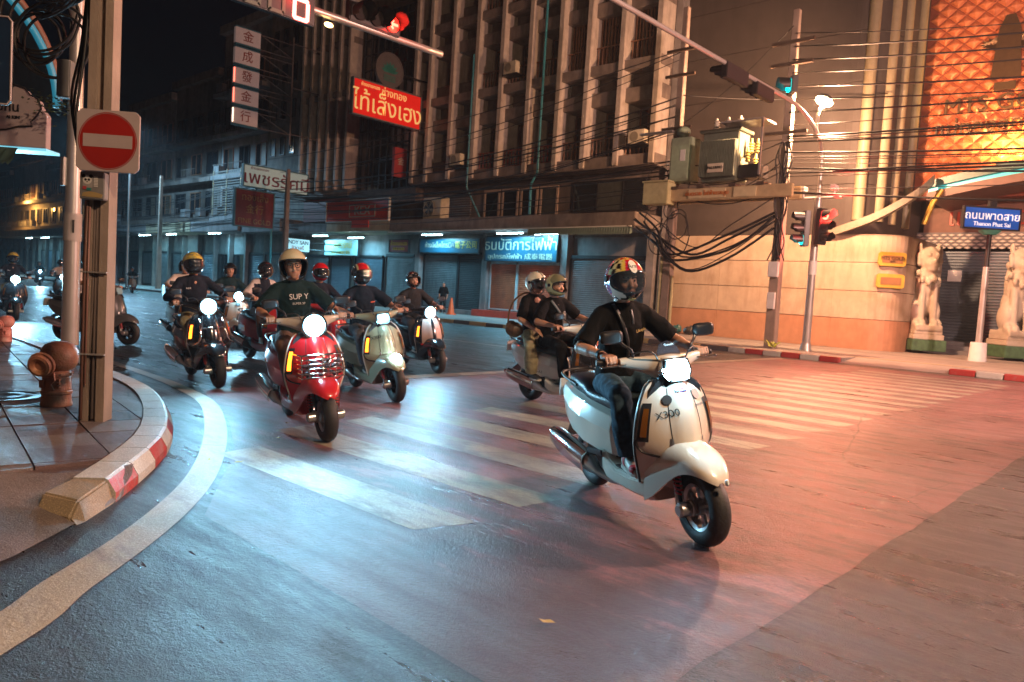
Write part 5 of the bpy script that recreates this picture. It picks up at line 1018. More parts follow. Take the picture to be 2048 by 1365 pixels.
def scooter(label, x, y, hd, col, shield=None, headlight='on', ind='off', group='scooters riding in the convoy', far=False, rack=False, trim=None, rim=None, lean=0, spotE=None, spot_to=None, extra=(), bodycol=None, name='scooter', lip=None, seat=None, hcol=None):
    T = thing(name, label, 'scooter', (x, y, 0), math.radians(hd), group); T.rotation_euler = (math.radians(lean), 0, math.radians(hd))
    bc = bodycol or col; sc = shield or col
    def put(nm, key, fn, m, par=T, loc=None, rot=None, sc=None):
        me = cmesh(key, fn)
        if not me.materials: me.materials.append(plast)
        o = ob(nm, me, par); o.material_slots[0].link = 'OBJECT'; o.material_slots[0].material = m
        if loc: o.location = loc
        if rot: o.rotation_euler = rot
        if sc: o.scale = sc
        return o
    put('leg_shield', 'shield', mk_shield, sc); put('inner_shield', 'inner', mk_inner, plast); put('front_fender', 'fender', mk_fender, col); put('floorboard', 'floor', mk_floor, bc); put('rear_body', 'body', mk_body, bc); put('seat', 'seat', mk_seat, seat or seatm)
    H = put('handlebar_cover', 'headset', mk_headset, hcol or col, T, (0, 0, .04))
    put('floor_mat', 'mat', lambda: MB().box(-.1, .36, -.18, -.02, .327, .335).box(-.1, .36, .02, .18, .327, .335).mesh('floor_mat', bevel=.003), plast)
    put('neck', 'neck', lambda: MB().tube([(.43, 0, .90), (.385, 0, 1.0)], [(.10, .06), (.09, .06)], 14).mesh('neck', 50), plast)
    for wx in (.70, -.69):
        W = put('wheel', 'tyre', mk_tyre, tyrem, T, (wx, 0, .234), (0, .4 * wx, 0)); put('rim', 'rim', mk_rim, rim or darkm, W); put('rim_lip', 'lip', mk_lip, lip or chrome, W)
        if wx > 0: put('brake_disc', 'disc', lambda: MB().lathe([(.06, .052), (.105, .052), (.105, .057), (.06, .057), (.06, .052)], 28, (0, 0, 0), 'y').mesh('brake_disc', 30), alu, W)
    for sg in (-1, 1):
        put('drum_cap', 'hub%d' % sg, lambda: MB().lathe([(0, sg * .168), (.03, sg * .168), (.042, sg * .155), (.042, sg * .09), (.05, sg * .085), (.05, sg * .07), (0, sg * .07)], 20, (0, 0, 0), 'y').mesh('drum_cap', 35), alu, T, (.70, 0, .234))
        put('fork_leg', 'fork%d' % sg, lambda: MB().tube([(.545, sg * .092, .62), (.575, sg * .092, .42), (.605, sg * .092, .27), (.64, sg * .095, .225), (.70, sg * .095, .234)], [.026, .027, .027, .026, .024], 10).mesh('fork_leg', 60), alu)
        s_ = put('shock_absorber', 'shock%d' % sg, lambda: MB().tube([(.59, sg * .115, .50), (.66, sg * .12, .27)], .012, 8).mesh('shock_absorber', 60), darkm)
        def spring():
            b = MB(); P = [(.596 + .05 * t + .022 * math.cos(t * 44), sg * .116 + .022 * math.sin(t * 44), .48 - .165 * t) for t in [k / 60 for k in range(61)]]; return b.tube(P, .006, 5).mesh('spring', 60)
        put('spring', 'spring%d' % sg, spring, redspr, s_)
        g = put('grip', 'grip%d' % sg, lambda: MB().tube([(.262, sg * .265, 1.025), (.225, sg * .395, 1.03)], .0175, 12).tube([(.224, sg * .395, 1.03), (.219, sg * .412, 1.031)], .021, 12).mesh('grip', 50), plast, T, (0, 0, .04))
        put('switch_block', 'sw%d' % sg, lambda: MB().tube([(.272, sg * .225, 1.025), (.258, sg * .275, 1.026)], [(.026, .03), (.024, .028)], 10).mesh('switch_block', 50), plast, g)
        put('brake_lever', 'lev%d' % sg, lambda: MB().tube(smoothpts([(.29, sg * .235, 1.02), (.315, sg * .27, 1.015), (.305, sg * .34, 1.01), (.285, sg * .405, 1.008)], 3), [(.008, .006)] * 10, 6).ell((.283, sg * .41, 1.008), (.011, .011, .011), 8, 6).mesh('brake_lever', 60), chrome, g)
        mi = put('mirror', 'mir%d' % sg, lambda: MB().tube(smoothpts([(.31, sg * .2, 1.04), (.31, sg * .215, 1.10), (.285, sg * .25, 1.13), (.27, sg * .275, 1.165)], 3), .009, 7).loft([[(.262 + d * 1.0, sg * .33 + a * .078 * e, 1.185 + c * .042 * e) for a, c in [sup(2 * PI * k / 18, .5) for k in range(18)]] for d, e in ((0, .9), (.006, 1), (.02, .98), (.034, .75))]).mesh('mirror', 45), plast, T, (0, 0, .04))
        put('mirror_glass', 'mg%d' % sg, lambda: MB().loft([[(.2615 - d, sg * .33 + a * .066, 1.185 + c * .034) for a, c in [sup(2 * PI * k / 18, .5) for k in range(18)]] for d in (0, .002)]).mesh('mirror_glass'), mirrorg, mi)
        on = ind == 'both' or (ind == 'right' and sg < 0) or (ind == 'left' and sg > 0)
        tf = put('indicator_frame', 'tsf%d' % sg, lambda: curved_patch(.60, .83, sg * .76, sg * .955, .006, taper=sg * .03).mesh('indicator_frame', 60), plast)
        put('turn_signal', ('ts%d' if not on else 'tson%d') % sg, lambda: curved_patch(.63, .80, sg * .805, sg * .91, .012, taper=sg * .02).mesh('turn_signal', 60), amberon if on else amberoff, tf)
        tm = put('shield_trim', 'trim%d' % sg, lambda: (lambda b: b.tube([(shield_x(z, sg * 1.0)[0] - .004, shield_x(z, sg)[1], z) for z in [.95 - .03 * k for k in range(22)]], .009, 6))(MB()).mesh('shield_trim', 60), trim or plast)
        if not far: put('cover_seam', 'seam%d' % sg, lambda: MB().tube([(shield_x(z, sg * s)[0] + .001, shield_x(z, sg * s)[1], z) for z, s in [tuple(q)[:2] for q in smoothpts([(.61, .985, 0), (.56, .955, 0), (.53, .86, 0), (.515, .7, 0), (.505, .5, 0), (.50, .34, 0), (.498, .2, 0)], 6)]], .008, 6).mesh('cover_seam', 60), plast)
        put('side_vent', 'vent%d' % sg, lambda: MB().box(-.34, -.12, sg * .212 - .006, sg * .212 + .006, .385, .425, Matrix.Rotation(-.1, 3, 'Y')).mesh('side_vent', bevel=.004), darkm)
        put('peg', 'peg%d' % sg, lambda: MB().box(-.42, -.33, sg * .2 - .03, sg * .2 + .03, .32, .345).mesh('peg', bevel=.005), darkm)
    if not far:
        for sg in (-1, 1): put('panel_gap', 'gap%d' % sg, lambda: MB().tube([(shield_x(z, sg * s)[0] + .0008, shield_x(z, sg * s)[1], z) for z, s in [tuple(q)[:2] for q in smoothpts([(.91, .40, 0), (.8, .40, 0), (.7, .39, 0), (.6, .36, 0), (.52, .30, 0)], 6)]], .0028, 5).mesh('panel_gap', 60), darkm)
    put('horn_badge', 'horn', lambda: MB().ell((.632, 0, .500), (.03, .085, .022), 16, 8, Matrix.Rotation(.5, 3, 'Y')).mesh('horn_badge', 60), darkm)
    round_ = headlight == 'on'
    hb = put('headlight', 'hl_case_r', lambda: MB().lathe([(0, .38), (.09, .39), (.118, .47), (.118, .492), (.10, .495)], 28, (0, 0, 0), 'x').mesh('headlight', 40), chrome, T, (0, 0, 1.02)) if round_ else put('headlight', 'hl_case', lambda: hexsolid(1.22, .38, .485, .97).mesh('headlight', 30, bevel=.01), chrome, T, (0, 0, 1.02))
    if round_: put('halo_ring', 'hl_ring', lambda: MB().lathe([(.070, .488), (.092, .497), (.110, .488), (.116, .474), (.070, .476), (.070, .488)], 32, (0, 0, 0), 'x').mesh('halo_ring', 60), halom, hb)  # added cyan emissive ring imitating the glow around a lit headlight
    ln = put('headlight_lens', 'hl_lens_r', lambda: MB().ell((.488, 0, 0), (.016, .080, .076), 24, 12).mesh('headlight_lens', 60), headem, hb) if round_ else put('headlight_lens', 'hl_lens', lambda: hexsolid(1.09, .44, .492, .96).mesh('headlight_lens', 30, bevel=.008), {'on': headem, 'dim': headdim, 'low': lensclear, 'off': lensclear}[headlight], hb)
    if headlight == 'dim':
        for yy in (-.055, 0, .055): put('led_cell', 'cell%d' % int(yy * 1000), lambda: MB().box(.487, .4955, yy - .021, yy + .021, -.062, -.03).mesh('led_cell', bevel=.004), headem, hb)
    if headlight in ('dim', 'low'): put('headlight_bulb', 'hl_bulb', lambda: MB().ell((.494, 0, .022), (.010, .066, .03), 16, 8).mesh('headlight_bulb', 60), headem, hb)
    put('engine', 'engine', lambda: MB().box(-.58, -.1, -.12, .12, .2, .38).cone((-.69, .06, .234), (-.69, .16, .234), .1, .085, 20).box(-.75, -.35, .08, .16, .17, .33).mesh('engine', bevel=.015), darkm)
    put('rear_hugger', 'hugger', lambda: MB().loft([[(x, -w, z), (x, w, z), (x, w, z + .012), (x, -w, z + .012)] for x, w, z in ((-.45, .09, .50), (-.65, .09, .52), (-.82, .085, .50), (-.96, .08, .42), (-1.04, .075, .32))]).mesh('rear_hugger', 40), plast)
    ex = put('exhaust', 'exh', mk_exhaust, darkm if far else alu); put('heat_shield', 'hs', lambda: MB().loft([[(x, yy - .01 + .0, z + dz) for yy, dz in ((y0 - .060 * k, -.055 * k), (y0 - .07 * k, 0), (y0 - .055 * k, .055 * k), (y0 - .02 * k, .082 * k), (y0 - .01 * k, .075 * k), (y0 - .045 * k, .05 * k), (y0 - .06 * k, 0), (y0 - .05 * k, -.05 * k))] for x, y0, z, k in ((-.36, -.207, .28, .95), (-.5, -.217, .313, 1), (-.7, -.232, .358, 1), (-.84, -.24, .393, .8))]).mesh('heat_shield', 40), chrome, ex)
    put('exhaust_tip', 'tip', lambda: MB().lathe([(.032, -.0), (.036, -.02), (.03, -.05), (.022, -.05), (.02, 0)], 16, (0, 0, 0), 'x').mesh('exhaust_tip', 50), chrome, ex, (-.875, -.243, .404))
    put('tail_light', 'tail', lambda: MB().ell((-.985, 0, .735), (.03, .07, .022), 14, 8).mesh('tail_light', 60), taill); put('licence_plate', 'plate', lambda: MB().box(-1.06, -1.05, -.11, .11, .40, .54, Matrix.Rotation(.25, 3, 'Y'), (-.14, 0, -.0)).mesh('licence_plate'), plate_w)
    put('grab_rail', 'rail', lambda: MB().tube(smoothpts([(-.6, .17, .80), (-.8, .165, .83), (-.95, .12, .85), (-.99, 0, .855), (-.95, -.12, .85), (-.8, -.165, .83), (-.6, -.17, .80)], 4), .011, 8).mesh('grab_rail', 60), plast)
    if rack:
        b = MB()
        def rz_(y, z): s = max(-1, min(1, y / .26)); return shield_x(z, s)[0]
        for z in (.58, .62, .66, .70, .74, .78): b.tube([(rz_(.20, z) + .02, -.20, z), (.70, -.185, z), (.72, 0, z), (.70, .185, z), (rz_(.2, z) + .02, .20, z)], .006 if z < .77 else .009, 6)
        for yy in (-.18, -.12, -.06, 0, .06, .12, .18): b.tube([(.705 - abs(yy) * .1, yy, .78), (.705 - abs(yy) * .1, yy, .575), (.63, yy * .98, .565)], .006, 6)
        b.build('front_rack', chrome, T, smooth='all')
        rb = MB(); rv = random.Random(4)
        for k in range(26): yy, zz = rv.uniform(-.16, .16), rv.uniform(.58, .74); rb.ell((.645 + rv.uniform(-.02, .03), yy, zz), (.02, .03, .02), 8, 5)
        rb.build('rack_net', M('net_black', (.05, .02, .02), .5), T, smooth='all')
    if not far:
        for sg in (-1, 1): put('brake_cable', 'cab%d' % sg, lambda: MB().tube(smoothpts([(.27, sg * .25, 1.075), (.36, sg * .2, 1.13), (.42, sg * .12, 1.12), (.41, sg * .07, 1.0), (.42, sg * .06, .94)], 5), .005, 6).mesh('brake_cable', 60), plast)
    for e in extra: e(T)
    if spotE:
        h = math.radians(-7); lamp('headlight_beam', 'SPOT', (.54, 0, 1.02), spotE, (.30, .72, 1.0), T, .04, (.52 + 5, 0, 1.02 - (.8 if spot_to is None else spot_to)), 118, .8); lamp('headlight_spill', 'POINT', (.60, 0, 1.05), spotE * .05, (.30, .74, 1.0), T, .03)
    return T
def shield_text(body, m, z, s, size, rot=0, sx=1.0):
    """flat print wrapped on the curved shield"""
    def f(T):
        o = text('lettering', body, m, T, (0, 0, 0), size, ext=0); bpy.context.view_layer.update(); me = bpy.data.meshes.new_from_object(o.evaluated_get(bpy.context.evaluated_depsgraph_get())); bpy.data.objects.remove(o)
        bm = bmesh.new(); bm.from_mesh(me); bmesh.ops.triangulate(bm, faces=bm.faces); bmesh.ops.subdivide_edges(bm, edges=[e for e in bm.edges if e.calc_length() > size * .18], cuts=1); bm.to_mesh(me); bm.free()
        c, n_ = math.cos(rot), math.sin(rot)
        for v in me.vertices:
            u, w = v.co.x * sx, v.co.y; u, w = u * c - w * n_, u * n_ + w * c; zz = z + w; wd = shield_x(zz, 1)[1]; ss = s + u / wd / 1.15; x, y = shield_x(zz, ss); v.co = (x + .005, y + .003 * (1 if ss > 0 else -1), zz)
        n = ob('lettering', me, T)
        if not me.materials: me.materials.append(m)
    return f
def shield_disc(m, z, s, r, nm='badge', off=.004, el=1.0):
    def f(T):
        x, y = shield_x(z, s); e = .02; tx = V((shield_x(z, s + e)[0] - x, shield_x(z, s + e)[1] - y, 0)).normalized(); tz = V((shield_x(z + .02, s)[0] - x, shield_x(z + .02, s)[1] - y, .02)); tz = (tz - tx * tz.dot(tx)).normalized(); n = tx.cross(tz)
        o = MB().tube([(0, 0, 0), (0, 0, .004)], r, 20).build(nm, m, T, smooth=True); o.matrix_basis = Matrix.LocRotScale(V((x, y, z)) + n * off, Matrix((tx, tz, n)).transposed().to_quaternion(), (1, el, 1))
    return f
pw = paint('paint_white', (.72, .655, .55)); pr = paint('paint_red', (.55, .012, .015)); pg = paint('paint_sage', (.30, .32, .22)); pk = paint('paint_black', (.012, .012, .014), .2); pbg = paint('paint_beige', (.5, .42, .34)); pgr = paint('paint_grey', (.08, .085, .09)); prd = paint('paint_dark_red', (.38, .02, .02)); ppink = paint('paint_pearl', (.55, .42, .38))
btxt = M('decal_black', (.015, .015, .015), .4, var=0); wtxt = M('decal_white', (.7, .7, .7), .4, var=0)
def flyscreen(T): 
    MB().loft([[(.40 - z * .35, w * s, 1.09 + z - .02 * s * s) for s in (-1, -.5, 0, .5, 1)] + [(.396 - z * .35, w * s, 1.09 + z - .02 * s * s) for s in (1, .5, 0, -.5, -1)] for z, w in ((0, .085), (.05, .08), (.095, .055))]).build('fly_screen', M('smoked_screen', (.05, .05, .06), .08, var=0, alpha=.45), T, smooth=True); text('lettering', 'SpeedX', wtxt, T, (.392, 0, 1.165), .022, facing='+x', ext=0)
def stripe3(T):
    for k, c in enumerate(((.4, .02, .03), (.7, .7, .7), (.02, .05, .3))):
        curved_patch(.905 - .006 * k, .911 - .006 * k, -.2, .2, .01, 1, 4).build('crest_stripe', M('crest%d' % k, c, .3, var=0), T)
def rally_badge(T):
    shield_disc(btxt, .845, -.42, .030, 'badge')(T); shield_text('SC', wtxt, .845, -.42, .03)(T)
def fender_chip(T): MB().ell((.945, 0, .44), (.012, .012, .02), 10, 6).build('fender_badge', M('badge_pale', (.6, .7, .75), .2), T, smooth='all')
S1 = scooter('glossy white scooter leading the convoy in front, its angular headlight lit', -2.685, 4.325, -26.8, pw, headlight='dim', rim=alu, lip=chrome, lean=7, spotE=110, extra=(flyscreen, stripe3, rally_badge, shield_text('X300', btxt, .765, -.43, .058, .22, 1.1), shield_disc(btxt, .86, .52, .034), shield_text('b', wtxt, .86, .52, .035), shield_text('Lambretta', btxt, .80, .50, .026, 0, 1.1), fender_chip))
S2 = scooter('white and black scooter carrying two riders just behind the leading white one', -5.93, 7.55, -8, pw, shield=pk, headlight='dim', rim=darkm, lean=7, spotE=70, bodycol=pw, extra=(lambda T: text('lettering', 'S~A4', btxt, T, (-.25, -.236, .47), .06, facing='-y', ext=0),))
S3 = scooter('bright red scooter with a chrome front rack and blazing headlight', -6.30, 3.99, -17.5, pr, headlight='on', ind='right', rack=True, trim=M('trim_white', (.7, .66, .58), .35), rim=alu, lean=6, spotE=240, hcol=paint('paint_cream', (.6, .54, .46)))
def green_extra(T): MB().ell((.80, .0, .575), (.07, .055, .03), 14, 8, Matrix.Rotation(.35, 3, 'Y')).build("fender_lamp", headem, T, smooth='all')
S4 = scooter('sage green scooter with a lit fender lamp and orange indicator', -7.87, 5.98, -15, pg, headlight='low', ind='right', trim=M('trim_pale', (.55, .6, .6), .3), rim=darkm, lip=M('lip_cyan', (.4, .6, .62), .2, .8), lean=8, spotE=60, extra=(green_extra, shield_text('X300', btxt, .80, -.52, .055, .2)))
def dark_extra(T):
    for sg in (-1, 1): curved_patch(.50, .92, sg * .12, sg * .68, .010, 8, 6).build('shield_panel', ppink, T, smooth=True)
    curved_patch(.485, .51, -.75, .75, .016, 1, 12).build('shield_band', pr, T, smooth=True)
S5 = scooter('black scooter with pale shield panels edged in red beside the sage green one', -10.1, 8.62, -14, pk, headlight='on', ind='right', trim=chrome, rim=darkm, lean=6, spotE=160, extra=(dark_extra,))
def crash_bar(T):
    b = MB()
    for sg in (-1, 1): b.tube(smoothpts([(.5, sg * .15, .9), (.6, sg * .14, .82), (.66, sg * .17, .62), (.6, sg * .25, .55)], 4), .011, 7)
    b.tube([(.61, -.15, .76), (.61, .15, .76)], .011, 7); b.build('crash_bar', chrome, T, smooth='all')
S6 = scooter('black scooter with chrome crash bars and a starry bright headlight at the left', -9.76, 4.58, -11, pk, headlight='on', ind='right', trim=chrome, rim=darkm, lean=6, spotE=180, extra=(crash_bar,))
def topbox(T): MB().loft([[(-.62 - (.3 if k else 0) * 0 + a * .2 - .25, c * .22, .88 + h) for a, c in [sup(2 * PI * q / 20, .4) for q in range(20)]] for k, h in enumerate((0, .28))]).build('top_box', plast, T, smooth=True)
S7 = scooter('white scooter with a black top box mostly hidden behind the black scooter', -15.2, 6.7, -8, pw, headlight='off', far=True, spotE=None, extra=(topbox,))
S8 = scooter('beige scooter with a round lamp between the black one and red one', -15.0, 7.55, -10, pbg, headlight='on', far=True, spotE=140, extra=(shield_disc(plast, .86, -.1, .045),))
def chequer(T): MB().box(-.62, -.40, -.242, -.23, .52, .60).build('side_sticker', M('sticker_grey', (.5, .5, .5), .4), T); MB().box(-.5, -.36, -.246, -.24, .50, .56).build('side_sticker', M('sticker_orange', (.6, .25, .1), .4), T)
S9 = scooter('rounded red scooter with side stickers half hidden behind the racked red scooter', -11.7, 6.55, -5, prd, headlight='off', far=True, extra=(chequer,))
S10 = scooter('dark grey scooter crossing behind the two foreground poles', -15.6, 5.15, 33, pgr, headlight='off', far=True)
S11 = scooter('red trimmed scooter hidden behind the open faced helmet rider', -9.75, 6.35, -14, prd, headlight='off', far=True)
S12 = scooter('distant scooter up the road with a dazzling headlight', -60, 16.1, -12, pk, headlight='on', far=True, spotE=600, spot_to=.6, group='far scooters at the left'); 
S13 = scooter('far scooter with a blue white headlight left of the steel post', -33, 9.6, -10, pgr, headlight='on', far=True, spotE=300, group='far scooters at the left')
S14 = scooter('scooter cut by the left edge with glowing blue lamps', -22.5, 5.45, -8, pk, headlight='on', far=True, spotE=500, group='far scooters at the left')
S15 = scooter('small pale scooter alone far up the street right of the concrete pole', -52, 19.3, -18, pbg, headlight='off', far=True, group='far scooters at the left')
# ================================================================== PEOPLE
from mathutils.bvhtree import BVHTree
skin = M('skin', (.45, .235, .15), .5, var=.08, scale=14); lipm = M('lips', (.38, .13, .10), .45, var=0); eyew = M('eye_white', (.30, .28, .26), .2, var=0); irism = M('iris', (.02, .012, .01), .15, var=0); hair = M('hair', (.012, .010, .010), .5, var=0)
def cloth(n, c, v=.12): return M(n, c, .85, var=v, scale=18, bump=.25, bscale=180, spec=.12)
tee_black = cloth('black_cotton', (.0055, .0055, .006)); tee_char = cloth('charcoal_cotton', (.03, .03, .033)); tee_navy = cloth('navy_cotton', (.012, .018, .03)); tee_white = cloth('white_cotton', (.62, .56, .5)); jack_navy = cloth('navy_jacket', (.018, .022, .035)); jack_white = cloth('jacket_white', (.55, .5, .48)); tee_teal = cloth('dark_teal_cotton', (.012, .03, .035)); jack_red = cloth('red_jacket', (.4, .02, .03))
denim = cloth('blue_denim', (.035, .07, .10), .45); trs_black = cloth('black_trousers', (.013, .013, .014)); trs_khaki = cloth('khaki_trousers', (.33, .30, .18), .2); trs_brown = cloth('brown_trousers', (.13, .075, .05), .2); trs_grey = cloth('grey_trousers', (.10, .10, .11))
shoe_w = M('shoe_white', (.6, .55, .48), .5); shoe_r = M('shoe_red', (.42, .02, .03), .5); shoe_b = M('shoe_black', (.015, .015, .016), .5); shoe_t = M('shoe_tan', (.42, .32, .2), .6); solem = M('shoe_sole', (.6, .56, .5), .6)
visd = M('visor_dark', (.01, .012, .016), .05, var=0, coat=1.0); visc = M('visor_clear', (.04, .05, .06), .03, var=0, alpha=.5, spec=.8); liner = M('helmet_liner', (.012, .012, .013), .8, var=0)
def print_mat():
    m = bpy.data.materials.new('helmet_print'); m.use_nodes = True; n = m.node_tree; b = n.nodes['Principled BSDF']; a = n.nodes.new('ShaderNodeAttribute'); a.attribute_name = 'print'; n.links.new(a.outputs['Color'], b.inputs['Base Color'])
    b.inputs['Roughness'].default_value = .22; b.inputs['Coat Weight'].default_value = 1; b.inputs['Coat Roughness'].default_value = .04; return m
hprint = print_mat()
def ik(a, c, l1, l2, d):
    a, c, d = V(a), V(c), V(d); v = c - a; L = min(v.length, (l1 + l2) * .995); u = v.normalized(); x = (L * L + l1 * l1 - l2 * l2) / (2 * L); h = math.sqrt(max(1e-6, l1 * l1 - x * x)); d = (d - u * d.dot(u)).normalized(); return a + u * x + d * h
def helmet(parent, C, yaw, pitch, kind, colf, vis, res=40, tilt=0, scale=1.0, vup=False, peak=None):
    """kind: full, open. Outline of the face port is a clean ring of the grid."""
    R = Matrix.Rotation(yaw, 3, 'Z') @ Matrix.Rotation(pitch, 3, 'Y') @ Matrix.Rotation(tilt, 3, 'X'); C = V(C)
    full = kind == 'full'; a_, bu, bd, nn = (math.radians(66), math.radians(25), math.radians(27), 3.4) if full else (math.radians(70), math.radians(22), math.radians(100), 4.5)
    def port(ph):
        c, s = abs(math.cos(ph)), math.sin(ph); bb = bu if s > 0 else bd; return 1 / ((c / a_) ** nn + (abs(s) / bb) ** nn) ** (1 / nn)
    def rad(d):
        A = .152 if d.x < 0 else (.150 + (.028 * min(1, max(0, -d.z * 2.2)) if full else 0)); Bv = .128; Cv = .145
        return 1 / math.sqrt((d.x / A) ** 2 + (d.y / Bv) ** 2 + (d.z / Cv) ** 2)
    def pt(th, ph, k): d = V((math.cos(th), math.sin(th) * math.cos(ph), math.sin(th) * math.sin(ph))); return d * rad(d) * k * scale, d
    nph, nth = res * 2, res
    def shell(k, zc, t0=1.0):
        b = MB(); rings = []; cols = []
        for i in range(nth + 1):
            ring = []
            for j in range(nph):
                ph = 2 * PI * j / nph; p0 = port(ph) * t0; th = p0 + (PI * .995 - p0) * i / nth; p, d = pt(th, ph, k); ring.append(tuple(p)); cols.append(d)
            rings.append(ring)
        b.loft(rings, False); me = b.mesh('shell', 'all', fixn=False); return me, cols
    zc = -.128 * scale if full else -.118 * scale
    def cutm(me):
        bm = bmesh.new(); bm.from_mesh(me); bmesh.ops.bisect_plane(bm, geom=bm.verts[:] + bm.edges[:] + bm.faces[:], plane_co=(0, 0, zc), plane_no=(0, 0, -1), clear_outer=True); bm.to_mesh(me); bm.free()
        me.polygons.foreach_set('use_smooth', [True] * len(me.polygons)); me.update()
    me, cols = shell(1.0, zc); at = me.color_attributes.new('print', 'FLOAT_COLOR', 'POINT')
    for i, d in enumerate(cols): at.data[i].color = tuple(colf(d, math.degrees(math.atan2(d.y, d.x)), math.degrees(math.asin(max(-1, min(1, d.z)))))) + (1,)
    cutm(me); me.name = 'helmet'; me.materials.append(hprint); H = ob('helmet', me, parent); H.location = C; H.rotation_euler = R.to_euler()
    me, _ = shell(.93, zc); cutm(me); me.materials.append(liner); ob('liner', me, H)
    P = []
    for j in range(nph + 1):
        p, d = pt(port(2 * PI * j / nph), 2 * PI * j / nph, 1.0)
        if p.z > zc - .002: P.append(p)
    if full: MB().tube(P, .007, 6).build('port_trim', liner, H, smooth='all')
    else:
        k0 = next((i for i in range(len(P) - 1) if (P[i + 1] - P[i]).length > .05), None)
        if k0 is not None: P = P[k0 + 1:] + P[1:k0 + 1]
        MB().tube(P, .007, 6).build('port_trim', liner, H, smooth='all')
    if not full:
        sp = smoothpts([(.03, .118, -.06), (.055, .085, -.125), (.06, 0, -.152), (.055, -.085, -.125), (.03, -.118, -.06)], 4); MB().tube(sp, [(.009, .004)] * len(sp), 6).build('chin_strap', liner, H, smooth='all')
    if vis is not None:
        b = MB(); rings = []
        for i in range(9):
            ring = []
            for j in range(nph):
                ph = 2 * PI * j / nph; po = port(ph) if full else 1 / ((abs(math.cos(ph)) / math.radians(76)) ** 4 + (abs(math.sin(ph)) / math.radians(27 if math.sin(ph) > 0 else 30)) ** 4) ** .25
                th = max(.02, (po + .05) * i / 8); p, d = pt(th, ph, 1.035 if full else 1.05); ring.append(tuple(p))
            rings.append(ring)
        b.loft(rings, False); vo = b.build('visor', vis, H, smooth='all')
        if vup: vo.rotation_euler = (0, -.75, 0); vo.location = (-.01, 0, .02)
        for sg in (-1, 1): MB().tube([(.0, sg * .125 * scale, .01), (.0, sg * .137 * scale, .01)], .022, 14).build('visor_pivot', liner, H, smooth=True)
    if peak: MB().loft([[(.11 + q * .075, -w, .075 - q * .01), (.12 + q * .09, 0, .088 - q * .012), (.11 + q * .075, w, .075 - q * .01), (.11 + q * .075, w, .070 - q * .01), (.12 + q * .09, 0, .083 - q * .012), (.11 + q * .075, -w, .070 - q * .01)] for q, w in ((0, .1), (.5, .095), (1, .06))]).build('peak', peak, H, smooth=True)
    H['_s'] = 1; return H, R, rad
